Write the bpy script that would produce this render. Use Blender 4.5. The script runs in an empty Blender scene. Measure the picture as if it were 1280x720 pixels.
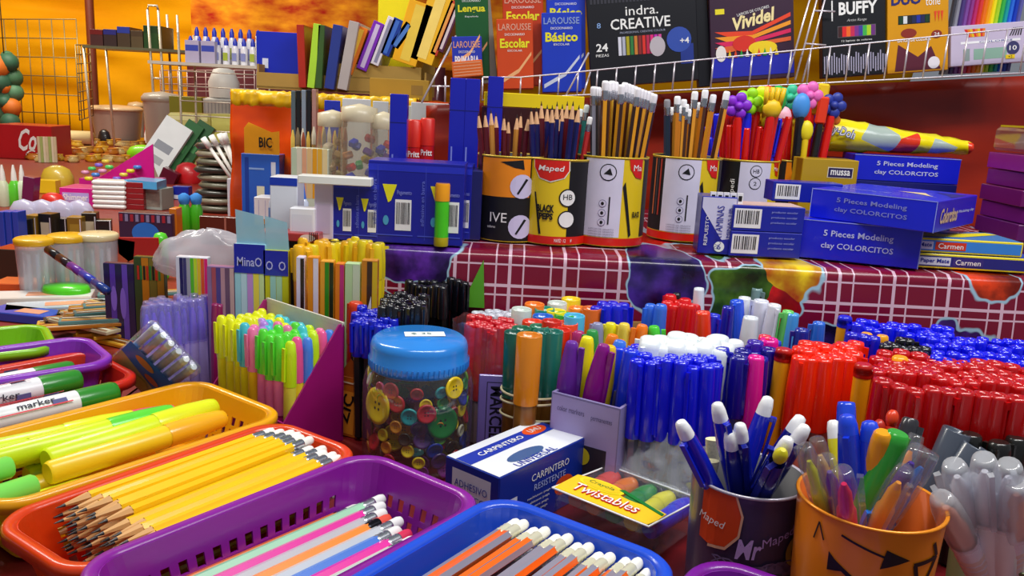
EXPO, WORLD_S, LK = 0.0, .22, 1.75
import bpy, bmesh, math, random
from mathutils import Matrix, Vector, Euler, noise
random.seed(11)
R = math.radians
C = bpy.context.scene.collection
# ------------------------------------------------------------------ camera frame (eye at the origin, floor at -1.18)
F, PITCH, ROLL = 1050.0, R(12.5), R(3.0)
FLOOR, TAB, TIER, RACK = -1.18, -.33, -.16, .0
def ray(u, v):
    x = (u - 640) / F; y = -(v - 360) / F
    c, s = math.cos(ROLL), math.sin(ROLL)
    x, y = x * c - y * s, x * s + y * c
    return Vector((x, math.cos(PITCH) + y * math.sin(PITCH), -math.sin(PITCH) + y * math.cos(PITCH)))
def at(u, v, z=None, Y=None):
    d = ray(u, v)
    return d * (z / d.z) if z is not None else d * (Y / d.y)

# ------------------------------------------------------------------ materials
_mats = {}
def lin(h):
    h = h.lstrip('#')
    return tuple((lambda c: c / 12.92 if c <= .04045 else ((c + .055) / 1.055) ** 2.4)(int(h[i:i + 2], 16) / 255) for i in (0, 2, 4)) + (1,)
def M(hexc, rough=.35, metal=0, alpha=1, var=.10, scale=40, coat=0, trans=0):
    key = (hexc, rough, metal, alpha, var, scale, coat, trans)
    if key in _mats: return _mats[key]
    m = bpy.data.materials.new('finish_' + hexc.strip('#')); m.use_nodes = True
    nt = m.node_tree; b = nt.nodes['Principled BSDF']
    c = lin(hexc)
    tc = nt.nodes.new('ShaderNodeTexCoord'); nz = nt.nodes.new('ShaderNodeTexNoise'); nz.inputs['Scale'].default_value = scale
    nt.links.new(tc.outputs['Object'], nz.inputs['Vector'])
    mx = nt.nodes.new('ShaderNodeMix'); mx.data_type = 'RGBA'
    mx.inputs[6].default_value = tuple(max(0, x * (1 - var)) for x in c[:3]) + (1,)
    mx.inputs[7].default_value = tuple(min(1, x * (1 + var)) for x in c[:3]) + (1,)
    nt.links.new(nz.outputs['Fac'], mx.inputs[0]); nt.links.new(mx.outputs[2], b.inputs['Base Color'])
    b.inputs['Roughness'].default_value = rough; b.inputs['Metallic'].default_value = metal
    b.inputs['Alpha'].default_value = alpha
    if coat: b.inputs['Coat Weight'].default_value = coat
    if trans: b.inputs['Transmission Weight'].default_value = trans
    _mats[key] = m
    return m
def GL(tint='#f4f8fa', milk=.04, gloss=.05, rough=.06, wr=0, fac=.34):
    key = ('clear', tint, milk, gloss, rough, wr, fac)
    if key in _mats: return _mats[key]
    m = bpy.data.materials.new('clear_plastic'); m.use_nodes = True; nt = m.node_tree; N = nt.nodes.new
    out = nt.nodes['Material Output']; b = nt.nodes['Principled BSDF']; b.inputs['Base Color'].default_value = lin(tint); b.inputs['Roughness'].default_value = .3
    tr = N('ShaderNodeBsdfTransparent'); tr.inputs[0].default_value = lin(tint); gl = N('ShaderNodeBsdfGlossy'); gl.inputs['Roughness'].default_value = rough
    fr = N('ShaderNodeLayerWeight'); fr.inputs['Blend'].default_value = .32
    ma = N('ShaderNodeMath'); ma.operation = 'MULTIPLY_ADD'; ma.use_clamp = True; nt.links.new(fr.outputs['Facing'], ma.inputs[0]); ma.inputs[1].default_value = fac; ma.inputs[2].default_value = gloss
    mx = N('ShaderNodeMixShader'); nt.links.new(ma.outputs[0], mx.inputs[0]); nt.links.new(tr.outputs[0], mx.inputs[1]); nt.links.new(gl.outputs[0], mx.inputs[2])
    m2 = N('ShaderNodeMixShader'); m2.inputs[0].default_value = milk; nt.links.new(mx.outputs[0], m2.inputs[1]); nt.links.new(b.outputs[0], m2.inputs[2]); nt.links.new(m2.outputs[0], out.inputs[0])
    tcn = N('ShaderNodeTexCoord'); nn = N('ShaderNodeTexNoise'); nn.inputs['Scale'].default_value = 45; nt.links.new(tcn.outputs['Object'], nn.inputs['Vector'])
    bp = N('ShaderNodeBump'); bp.inputs['Strength'].default_value = wr if wr else .02; bp.inputs['Distance'].default_value = .004; nt.links.new(nn.outputs['Fac'], bp.inputs['Height'])
    nt.links.new(bp.outputs[0], gl.inputs['Normal']); nt.links.new(bp.outputs[0], fr.inputs['Normal'])
    _mats[key] = m; return m
CLEAR = lambda: GL()
FILM = lambda: GL('#fafcff', .03, .05, .12, .8)
WHITE = '#f0f0ee'; BLACK = '#0d0d10'

# ------------------------------------------------------------------ text outlines
_txt = {}
def text_geo(s, bold=0.0, shear=0.0):
    k = (s, bold, shear)
    if k in _txt: return _txt[k]
    cu = bpy.data.curves.new('letters', 'FONT'); cu.body = s; cu.resolution_u = 2; cu.offset = bold; cu.shear = shear
    cu.align_x = 'CENTER'; cu.align_y = 'CENTER'
    ob = bpy.data.objects.new('letters', cu)
    me = bpy.data.meshes.new_from_object(ob)
    vs = [v.co.copy() for v in me.vertices]; fs = [tuple(p.vertices) for p in me.polygons]
    bpy.data.objects.remove(ob); bpy.data.meshes.remove(me); bpy.data.curves.remove(cu)
    if vs:
        x0 = min(v.x for v in vs); x1 = max(v.x for v in vs); y0 = min(v.y for v in vs); y1 = max(v.y for v in vs)
        w = max(x1 - x0, 1e-6); h = max(y1 - y0, 1e-6)
        vs = [((v.x - x0) / w - .5, (v.y - y0) / h - .5) for v in vs]
    _txt[k] = (vs, fs)
    return _txt[k]

def strips(pts, step):
    """cut a flat polygon into narrow vertical strips so that it can follow a curved wall"""
    bm = bmesh.new(); bm.faces.new([bm.verts.new((x, z, 0)) for x, z in pts])
    x0, x1 = min(p[0] for p in pts), max(p[0] for p in pts); x = x0 + step
    bmesh.ops.triangulate(bm, faces=bm.faces[:])
    while x < x1 - step * .1:
        bmesh.ops.bisect_plane(bm, geom=bm.verts[:] + bm.edges[:] + bm.faces[:], plane_co=(x, 0, 0), plane_no=(1, 0, 0)); x += step
    bm.verts.index_update(); vs = [(v.co.x, v.co.y) for v in bm.verts]; fs = []
    for f in bm.faces:
        q = [v.index for v in f.verts]
        fs.append(tuple(q))
    bm.free(); return vs, fs
# ------------------------------------------------------------------ mesh builder
class MB:
    def __init__(s): s.v = []; s.f = []; s.m = []; s.sm = []; s.mats = []
    def mi(s, mat):
        if mat not in s.mats: s.mats.append(mat)
        return s.mats.index(mat)
    def add(s, vs, fs, mat, T=None, smooth=False):
        o = len(s.v); k = s.mi(mat)
        for p in vs:
            p = Vector(p); s.v.append(tuple(T @ p) if T else tuple(p))
        for f in fs: s.f.append(tuple(i + o for i in f)); s.m.append(k); s.sm.append(smooth)
    def box(s, c, size, mat, T=None, bev=0):
        x, y, z = [a / 2 for a in size]; c = Vector(c)
        if bev:
            b = min(bev, x * .8, y * .8, z * .8); vs = []; 
            for zz, inn in ((-z, b), (-z + b, 0), (z - b, 0), (z, b)):
                for sx, sy, ax, ay in ((-1, -1, 0, b), (-1, -1, b, 0), (1, -1, b, 0), (1, -1, 0, b), (1, 1, 0, b), (1, 1, b, 0), (-1, 1, b, 0), (-1, 1, 0, b)):
                    vs.append(c + Vector((sx * (x - max(ax, inn * (ax > 0)) - (inn if ax == 0 else 0)), sy * (y - ay - (inn if ay == 0 else 0)), zz)))
            fs = [tuple(range(7, -1, -1)), tuple(range(24, 32))]
            for r in range(3):
                for i in range(8): fs.append((r * 8 + i, r * 8 + (i + 1) % 8, r * 8 + 8 + (i + 1) % 8, r * 8 + 8 + i))
            s.add(vs, fs, mat, T); return
        vs = [c + Vector((a * x, b * y, d * z)) for d in (-1, 1) for a, b in ((-1, -1), (1, -1), (1, 1), (-1, 1))]
        s.add(vs, [(3, 2, 1, 0), (4, 5, 6, 7), (0, 1, 5, 4), (1, 2, 6, 5), (2, 3, 7, 6), (3, 0, 4, 7)], mat, T)
    def lathe(s, prof, mat, seg=16, T=None, smooth=True, sx=1, sy=1, cap0=False, cap1=False, twist=0, cx=0, cy=0):
        vs = []; fs = []; n = len(prof)
        for r, z in prof:
            for i in range(seg):
                a = 2 * math.pi * (i + .5) / seg + twist
                vs.append((cx + r * sx * math.cos(a), cy + r * sy * math.sin(a), z))
        for j in range(n - 1):
            for i in range(seg):
                fs.append((j * seg + i, j * seg + (i + 1) % seg, (j + 1) * seg + (i + 1) % seg, (j + 1) * seg + i))
        s.add(vs, fs, mat, T, smooth)
        if cap0: s.add(vs[:seg], [tuple(range(seg - 1, -1, -1))], mat, T)
        if cap1: s.add(vs[-seg:], [tuple(range(seg))], mat, T)
    def tube(s, pts, r, mat, seg=8, T=None, closed=False):
        pts = [Vector(p) for p in pts]; vs = []; fs = []; n = len(pts)
        rr = r if isinstance(r, (list, tuple)) else [r] * n
        for i, p in enumerate(pts):
            if closed: d = pts[(i + 1) % n] - pts[i - 1]
            else: d = pts[min(i + 1, n - 1)] - pts[max(i - 1, 0)]
            d.normalize(); up = Vector((0, 0, 1)) if abs(d.z) < .9 else Vector((1, 0, 0))
            a = d.cross(up).normalized(); b = a.cross(d).normalized()
            for k in range(seg):
                t = 2 * math.pi * k / seg; vs.append(p + (a * math.cos(t) + b * math.sin(t)) * rr[i])
        for j in range(n if closed else n - 1):
            for k in range(seg):
                j2 = (j + 1) % n; fs.append((j * seg + k, j * seg + (k + 1) % seg, j2 * seg + (k + 1) % seg, j2 * seg + k))
        if not closed: fs += [tuple(range(seg - 1, -1, -1)), tuple(range((n - 1) * seg, n * seg))]
        s.add(vs, fs, mat, T, True)
    def quad(s, pts, mat, T=None): s.add(pts, [tuple(range(len(pts)))], mat, T)
    def prism(s, poly, z0, z1, mat, T=None):
        n = len(poly); vs = [(x, y, z0) for x, y in poly] + [(x, y, z1) for x, y in poly]
        fs = [tuple(range(n - 1, -1, -1)), tuple(range(n, 2 * n))] + [(i, (i + 1) % n, n + (i + 1) % n, n + i) for i in range(n)]
        s.add(vs, fs, mat, T)
    def rect(s, x, y, w, h, mat, T, z=.0003):     # a printed patch on a face whose frame is T
        s.quad([(x - w / 2, y - h / 2, z), (x + w / 2, y - h / 2, z), (x + w / 2, y + h / 2, z), (x - w / 2, y + h / 2, z)], mat, T)
    def poly(s, pts, mat, T, z=.0003): s.quad([(a, b, z) for a, b in pts], mat, T)
    def disc(s, x, y, rx, ry, mat, T, z=.0004, n=20): s.quad([(x + rx * math.cos(2 * math.pi * i / n), y + ry * math.sin(2 * math.pi * i / n), z) for i in range(n)], mat, T)
    def text(s, t, x, y, w, h, mat, T, bold=0.0, shear=0.0, z=.0006, rot=0):
        vs, fs = text_geo(t, bold, shear); c, q = math.cos(rot), math.sin(rot)
        s.add([(x + a * w * c - b * h * q, y + a * w * q + b * h * c, z) for a, b in vs], fs, mat, T)
    def barcode(s, x, y, w, h, T, vertical=True):
        s.rect(x, y, w, h, M('#eeeeee', .5), T, .0004)
        rnd = random.Random(5); a = -.42
        while a < .42:
            b = rnd.uniform(.015, .05)
            if vertical: s.rect(x + (a + b / 2) * w, y + h * .06, b * w, h * .7, M('#15151c', .5), T, .0007)
            else: s.rect(x + w * .06, y + (a + b / 2) * h, w * .7, b * h, M('#15151c', .5), T, .0007)
            a += b + rnd.uniform(.02, .05)
    # prints wrapped round a cylinder of radius r; a = angle, z = height, both from centre (a0, z0)
    def cyl_rect(s, r, a0, a1, z0, z1, mat, off=.0003, r1=None):
        n = max(2, int(abs(a1 - a0) / .15)); vs = []; fs = []; r1 = r if r1 is None else r1
        for i in range(n + 1):
            a = a0 + (a1 - a0) * i / n
            for z in (z0, z1):
                rr = (r if z == z0 else r1) + off; vs.append((rr * math.sin(a), -rr * math.cos(a), z))
        for i in range(n): fs.append((2 * i, 2 * i + 2, 2 * i + 3, 2 * i + 1))
        s.add(vs, fs, mat, None, True)
    def cyl_shape(s, r, pts, mat, off=.0006):
        vs, fs = strips(pts, r * .16)
        s.add([((r + off) * math.sin(x / r), -(r + off) * math.cos(x / r), z) for x, z in vs], fs, mat)
    def cyl_disc(s, r, x, z, rx, rz, mat, off=.0007, n=18):
        s.cyl_shape(r, [(x + rx * math.cos(2 * math.pi * i / n), z + rz * math.sin(2 * math.pi * i / n)) for i in range(n)], mat, off)
    def cyl_text(s, r, t, x, z, w, h, mat, bold=0.0, off=.0011, rot=0, shear=0):
        vs, fs = text_geo(t, bold, shear); c, q = math.cos(rot), math.sin(rot); o = []
        for a, b in vs:
            X = x + a * w * c - b * h * q; Z = z + a * w * q + b * h * c
            o.append(((r + off) * math.sin(X / r), -(r + off) * math.cos(X / r), Z))
        s.add(o, fs, mat)
    def build(s, name, parent=None, link=True, loc=None, rotz=0):
        me = bpy.data.meshes.new(name); me.from_pydata(s.v, [], s.f)
        for m in s.mats: me.materials.append(m)
        me.polygons.foreach_set('material_index', s.m); me.polygons.foreach_set('use_smooth', s.sm); me.update()
        o = bpy.data.objects.new(name, me)
        if link: C.objects.link(o)
        if parent: o.parent = parent
        if loc is not None: o.location = loc; o.rotation_euler = (0, 0, rotz)
        return o

def tag(o, label, cat, group=None, kind=None):
    o['label'] = label
    if cat: o['category'] = cat
    if group: o['group'] = group
    if kind: o['kind'] = kind
    return o
def struct(o): o['kind'] = 'structure'; return o
def empty(name, loc=(0, 0, 0), rotz=0, link=True):
    e = bpy.data.objects.new(name, None); e.empty_display_size = .02
    if link: C.objects.link(e)
    e.location = loc; e.rotation_euler = (0, 0, rotz); return e
def copy_tree(o, parent=None, kids=None):
    c = o.copy(); C.objects.link(c)
    if parent: c.parent = parent
    for ch in KIDS.get(o.name_full, []): copy_tree(ch, c)
    return c
KIDS = {}                                           # prototypes are never linked, so their children are listed here
def kid(parent, o): KIDS.setdefault(parent.name_full, []).append(o); return o
PROTO = {}
def protos(key, fn):
    if key not in PROTO: PROTO[key] = fn()
    return PROTO[key]
def frame(base, d, spin=0):
    d = Vector(d).normalized(); q = Vector((0, 0, 1)).rotation_difference(d).to_matrix().to_4x4()
    return Matrix.Translation(Vector(base)) @ q @ Matrix.Rotation(spin, 4, 'Z')
def put(proto, base, d=(0, 0, 1), spin=0, sc=1, label='', cat='pen', group=None):
    c = copy_tree(proto); c.matrix_world = frame(base, d, spin) @ Matrix.Scale(sc, 4)
    return tag(c, label, cat, group)
ORD = ['', 'first', 'second', 'third', 'fourth', 'fifth', 'sixth', 'seventh', 'eighth', 'ninth', 'tenth', 'eleventh', 'twelfth', 'thirteenth', 'fourteenth', 'fifteenth', 'sixteenth', 'seventeenth', 'eighteenth', 'nineteenth', 'twentieth']
def nth(i, n, a='left', b='right'):
    if n == 1: return ''
    if i == 0: return a + 'most'
    if i == n - 1: return b + 'most'
    if i < n / 2: return (ORD[i + 1] if i < 20 else str(i + 1) + 'th') + ' from ' + a
    return (ORD[n - i] if n - i < 21 else str(n - i) + 'th') + ' from ' + b
# ------------------------------------------------------------------ pens, pencils, markers (each stands on z=0 along +Z)
def mk(name, parts):
    root = empty(name, link=False)
    for pn, mb, lab, *subs in parts:
        o = mb.build(pn, root, link=False)
        if lab: o['label'] = lab
        kid(root, o)
        for sn, sm, sl in subs:
            q = sm.build(sn, o, link=False)
            if sl: q['label'] = sl
            kid(o, q)
    return root
def hexbar(mb, r, z0, z1, cols, seg=6):
    for i in range(seg):
        a0 = 2 * math.pi * i / seg; a1 = 2 * math.pi * (i + 1) / seg
        mb.add([(r * math.cos(a0), r * math.sin(a0), z0), (r * math.cos(a1), r * math.sin(a1), z0), (r * math.cos(a1), r * math.sin(a1), z1), (r * math.cos(a0), r * math.sin(a0), z1)], [(0, 1, 2, 3)], cols[i % len(cols)])
def stick_pen(cap='#1420c8', barrel='#dfe3ea', L=.148, rc=.0058, rb=.0042, capL=.058, clearb=True, plug=None):
    def f():
        b = MB(); bm_ = GL(barrel, .35, .08) if clearb else M(barrel, .2)
        b.lathe([(rb * .3, 0), (rb, .003), (rb, L - capL + .004)], bm_, 6, smooth=False, cap0=True)
        if clearb: b.lathe([(rb * .45, .004), (rb * .45, L - capL)], M(cap, .4), 8)
        c = MB(); cm = M(cap, .22, coat=.3)
        z0 = L - capL
        c.lathe([(rc * .95, z0), (rc, z0 + .002), (rc, z0 + capL * .55), (rc * .86, L - .003), (rc * .78, L), (rc * .5, L), (rc * .48, L - .004)], cm, 14)
        c.lathe([(rc * .48, L - .004), (.0001, L - .004)], M(plug or cap, .5), 14)
        k = MB()
        k.prism([(-.0016, rc * .7), (.0016, rc * .7), (.0014, rc + .0026), (-.0014, rc + .0026)], z0 + capL * .86, z0 + capL * .95, cm)
        k.prism([(-.0015, rc + .0012), (.0015, rc + .0012), (.0012, rc + .0028), (-.0012, rc + .0028)], z0 + .006, z0 + capL * .93, cm)
        return mk('ballpoint_pen', [('barrel', b, None), ('cap', c, None, ('clip', k, None))])
    return protos(('stick', cap, barrel, L, rc, rb, capL, clearb, plug), f)
def marker(cap='#cc1111', barrel='#eeeeee', L=.135, r=.0075, capL=.05, taper=.75, tip=None, band=None, name='marker_pen', clip=True, cr=.25):
    def f():
        b = MB(); bm_ = M(barrel, .3)
        b.lathe([(r * .8, 0), (r * .95, .002), (r * .97, L - capL)], bm_, 16, cap0=True)
        if band: b.lathe([(r * .985, L * .2), (r * .985, L * .5)], M(band, .4), 16)
        c = MB(); cm = M(cap, cr, coat=.2); z0 = L - capL
        c.lathe([(r, z0 - .0005), (r * 1.04, z0 + .002), (r * 1.02, z0 + capL * .5), (r * (taper + .1), L - .006), (r * taper, L - .0012), (r * taper * .8, L)], cm, 16, cap1=True)
        parts = [('barrel', b, None), ('cap', c, None)]
        if clip:
            k = MB(); k.prism([(-.0018, r * .8), (.0018, r * .8), (.0015, r * 1.04 + .002), (-.0015, r * 1.04 + .002)], z0 + capL * .2, L - .004, cm)
            parts[1] = ('cap', c, None, ('clip', k, None))
        if tip:
            t = MB(); t.lathe([(r * taper * .6, L - .001), (r * taper * .6, L + .004), (r * taper * .4, L + .006)], M(tip, .4), 12, cap1=True)
            parts.append(('end_plug', t, None))
        return mk(name, parts)
    return protos(('marker', cap, barrel, L, r, capL, taper, tip, band, name, clip, cr), f)
def pencil(cols=('#f2b705',), L=.176, eraser='#f2efe8', ferrule='#c9ccd2', r=.0038, metal=1):
    def f():
        b = MB(); hexbar(b, r, .022, L - .02, [M(c, .3, coat=.2) for c in cols])
        w = MB(); w.lathe([(.0012, .006), (r * .95, .022)], M('#d9a566', .6), 6, smooth=False)
        l = MB(); l.lathe([(.0002, 0), (.0013, .006)], M('#25252a', .4), 6)
        fe = MB(); prof = []
        for i in range(7): prof.append((r * (1.04 if i % 2 else .93), L - .021 + i * .0018))
        fe.lathe(prof, M(ferrule, .25, metal), 12)
        e = MB(); e.lathe([(r * .92, L - .0105), (r * .95, L - .003), (r * .8, L - .0006), (r * .5, L)], M(eraser, .6), 12, cap1=True)
        return mk('pencil', [('barrel', b, None), ('sharpened_tip', w, None, ('lead', l, None)), ('ferrule', fe, None), ('eraser', e, None)])
    return protos(('pencil', cols, L, eraser, ferrule, r), f)
def colour_pencil(col='#6b1420', L=.175, r=.0038, lead=None):
    def f():
        b = MB(); hexbar(b, r, 0, L - .022, [M(col, .3, coat=.2)]); b.add([(r * math.cos(i * math.pi / 3), r * math.sin(i * math.pi / 3), 0) for i in range(6)], [(5, 4, 3, 2, 1, 0)], M(col, .3))
        w = MB(); w.lathe([(r * .97, L - .022), (.0013, L - .006)], M('#e3b184', .6), 8)
        l = MB(); l.lathe([(.0013, L - .006), (.0002, L)], M(lead or col, .4), 8)
        return mk('colouring_pencil', [('barrel', b, None), ('sharpened_tip', w, None, ('lead', l, None))])
    return protos(('cp', col, L, r, lead), f)
def gel_pen(ink='#5a2a9a', barrel='#e8e8f2', L=.145, r=.0055, grip=None, cap='#f6f8fc', clearb=False):
    def f():
        b = MB(); b.lathe([(r * .7, 0), (r, .003), (r, L - .05)], GL(barrel, .45, .05) if clearb else M(barrel, .25), 12, cap0=True)
        i = MB(); i.lathe([(r * .6, .004), (r * .82, L - .05), (r * .80, L - .032), (r * .62, L - .029), (r * .55, L - .018), (r * .22, L - .011)], M(ink, .3, coat=.3), 12, cap1=True)
        c = MB(); cm = GL(cap, .30 if cap == '#f4f6fa' else .18 if cap == '#dcd4ff' else .05, .05, fac=.2)
        c.lathe([(r * 1.10, L - .052), (r * 1.12, L - .03), (r * 1.02, L - .012), (r * .84, L - .003), (r * .72, L), (r * .4, L)], cm, 14, cap1=True)
        c.prism([(-.0018, r * 1.0), (.0018, r * 1.0), (.0015, r * 1.1 + .003), (-.0015, r * 1.1 + .003)], L - .05, L - .004, cm)
        p = [('barrel', b, None), ('ink_tube', i, None), ('clear_cap', c, None)]
        if grip:
            g = MB(); prof = [(r * (1.06 if k % 2 else .98), L - .1 + k * .003) for k in range(13)]
            g.lathe(prof, M(grip, .5), 12); p.append(('grip', g, None))
        return mk('gel_pen', p)
    return protos(('gel', ink, barrel, L, r, grip, cap, clearb), f)
def click_pen(col='#1b2fd0', button='#f4f4f4', L=.14, r=.006, trim='#d8dade', clipc=None, ball=False):
    def f():
        b = MB(); b.lathe([(r * .25, 0), (r * .6, .01), (r, .035), (r, L * .5), (r * .96, L * .8), (r * .8, L - .012)], M(col, .2, coat=.4), 16, cap0=True)
        b.lathe([(r * 1.03, L * .48), (r * 1.03, L * .5)], M(trim, .2, .6), 16)
        t = MB()
        if ball: t.lathe([(r * .7 * math.sin(a), L - .012 + r * (1 - math.cos(a))) for a in [math.pi * k / 8 for k in range(1, 8)]], M(button, .3), 14, cap1=True)
        else: t.lathe([(r * .78, L - .012), (r * .72, L - .006), (r * .55, L - .001), (r * .3, L)], M(button, .3), 14, cap1=True)
        k = MB(); k.box((0, r + .0018, L - .03), (.0035, .0014, .036), M(clipc or col, .2, coat=.3)); k.box((0, r * .7, L - .0135), (.0035, r * .9, .003), M(clipc or col, .2, coat=.3))
        return mk('ballpoint_pen', [('barrel', b, None), ('push_button', t, None), ('clip', k, None)])
    return protos(('click', col, button, L, r, trim, clipc, ball), f)
def highlighter(cap='#e8ee1a', body='#f0e43a', end='#2338b0', L=.125, r=.0085, sy=.75, capL=.05, name='highlighter'):
    def f():
        b = MB(); b.lathe([(r * .7, 0), (r * .85, .003), (r * .85, .028)], M(end, .35), 14, sy=sy, cap0=True)
        b.lathe([(r * .95, .028), (r, .032), (r, L - capL)], M(body, .35), 14, sy=sy)
        c = MB(); z0 = L - capL
        c.lathe([(r * 1.04, z0), (r * 1.06, z0 + .01), (r * .98, L - .012), (r * .78, L - .002), (r * .5, L)], M(cap, .28, coat=.3), 14, sy=sy, cap1=True)
        k = MB(); k.box((0, -r * sy - .0016, L - capL * .5), (.004, .0018, capL * .75), M(cap, .28, coat=.3))
        return mk(name, [('barrel', b, None), ('cap', c, None, ('clip', k, None))])
    return protos(('hl', cap, body, end, L, r, sy, capL, name), f)
def topper_pen(col='#d01818', top='#f4d820', shape='flower', L=.15, r=.0048):
    def f():
        b = MB(); b.lathe([(r * .3, 0), (r * .8, .008), (r, .02), (r, L - .03), (r * .8, L - .024)], M(col, .25, coat=.3), 12, cap0=True, cap1=True)
        t = MB(); tm = M(top, .45)
        def ball(c, q, sx=1, sy=1, sz=1):
            t.lathe([(q * math.sin(math.pi * k / 8) + .0001, c[2] + q * sz * -math.cos(math.pi * k / 8)) for k in range(9)], tm, 12, sx=sx, sy=sy, cx=c[0], cy=c[1])
        if shape == 'flower':
            for k in range(5): a = k * 2 * math.pi / 5; ball((.0085 * math.cos(a), 0, L - .012 + .0085 * math.sin(a)), .0062, sy=.6)
            t.mats[0:1] = t.mats[0:1]; ball((0, -.002, L - .012), .0048)
        elif shape == 'drop':
            ball((0, 0, L - .016), .0095, sz=1.5, sy=.7)
        elif shape == 'hand':
            ball((0, 0, L - .018), .010, sy=.6)
            for k in range(4): t.tube([(-.0075 + k * .005, 0, L - .014), (-.009 + k * .006, 0, L + .004)], .0026, tm, 8)
        else:
            t.box((0, 0, L - .008), (.013, .005, .032), tm, bev=.002)
        return mk('novelty_pen', [('barrel', b, None), ('topper', t, None)])
    return protos(('top', col, top, shape, L, r), f)

ZS = .88
def row(proto, u0, v0, u1, v1, n, base=TAB, lean=(0, 0), jit=.003, spin=None, sc=1, L=.148, label='', cat='pen', group=None, jh=0, rows=1, dv=-6, du=0, where='row', dn=0, hv=.022):
    """rows of upright pens; (u0,v0)-(u1,v1) is where the tops of the nearest row are seen"""
    idx = 0
    for r_ in range(rows):
        nn = n + dn * r_
        for i in range(nn):
            t = (i + (.5 if r_ % 2 else 0) * (rows > 1)) / max(1, nn - 1 + (.5 if rows > 1 else 0)) if nn > 1 else .5
            u = u0 + (u1 - u0) * t + du * r_; v = v0 + (v1 - v0) * t + dv * r_
            zs = (ZS if base == TAB else 1) * (1 + random.uniform(-hv, hv))
            top = at(u, v, base + L * sc * (ZS if base == TAB else 1))
            lx = lean[0] + random.uniform(-.028, .028); ly = lean[1] + random.uniform(-.028, .028)
            b = Vector((top.x - lx * L * sc * zs + random.uniform(-jit, jit) * .5, top.y - ly * L * sc * zs + random.uniform(-jit, jit) * .5, base + .0015 + random.uniform(0, jh)))
            p = proto[(idx * 7 + r_ * 3) % len(proto)] if isinstance(proto, list) else proto
            idx += 1
            lab = label
            if rows > 1: lab += ', ' + ('front' if r_ == 0 else 'back' if r_ == rows - 1 else ORD[r_ + 1]) + ' row, ' + nth(i, nn)
            elif nn > 1: lab += ', ' + nth(i, nn)
            q = put(p, b, (lx, ly, 1), random.uniform(0, 6.28) if spin is None else spin + random.uniform(-.3, .3), sc, lab, cat, group)
            if zs != 1: q.matrix_world = q.matrix_world @ Matrix.Diagonal((1.06, 1.06, zs, 1))
# ------------------------------------------------------------------ camera, light, world
cam = bpy.data.objects.new('camera', bpy.data.cameras.new('camera')); C.objects.link(cam)
cam.data.sensor_width = 36; cam.data.lens = F * 36 / 1280; cam.data.clip_start = .02
fw = Vector((0, math.cos(PITCH), -math.sin(PITCH))); up0 = Vector((0, math.sin(PITCH), math.cos(PITCH))); rt = Vector((1, 0, 0))
X = rt * math.cos(ROLL) + up0 * math.sin(ROLL); Y_ = -rt * math.sin(ROLL) + up0 * math.cos(ROLL)
cam.matrix_world = Matrix((X, Y_, -fw)).transposed().to_4x4()
bpy.context.scene.camera = cam
sc_ = bpy.context.scene
sc_.view_settings.view_transform = 'Standard'; sc_.view_settings.look = 'None'; sc_.view_settings.exposure = EXPO; sc_.view_settings.gamma = 1
sc_.view_settings.use_curve_mapping = False
w = bpy.data.worlds.new('world'); sc_.world = w; w.use_nodes = True
w.node_tree.nodes['Background'].inputs[0].default_value = (.82, .88, 1, 1); w.node_tree.nodes['Background'].inputs[1].default_value = WORLD_S
def area(name, loc, target, size, sy, power, col):
    l = bpy.data.lights.new(name, 'AREA'); l.shape = 'RECTANGLE'; l.size = size; l.size_y = sy; l.energy = power; l.color = col
    o = bpy.data.objects.new(name, l); C.objects.link(o); o.location = loc
    o.rotation_euler = (Vector(target) - Vector(loc)).to_track_quat('-Z', 'Y').to_euler(); return o
area('stall_tube_lamp', (.25, .35, 1.05), (.2, .9, -.3), 1.2, .12, 9 * LK, (1, .97, .92))
area('stall_tube_lamp', (-1.2, 1.6, 1.15), (-1, 2.0, -.3), 1.2, .15, 17 * LK, (1, .95, .86))
area('stall_tube_lamp', (.9, .5, 1.0), (.6, 1.1, -.1), .5, .5, 4 * LK, (.95, .96, 1))
area('stall_tube_lamp', (-2.4, 3.9, 1.3), (-2.4, 4.6, .2), 1.2, .3, 26 * LK, (1, .9, .72))

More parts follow.
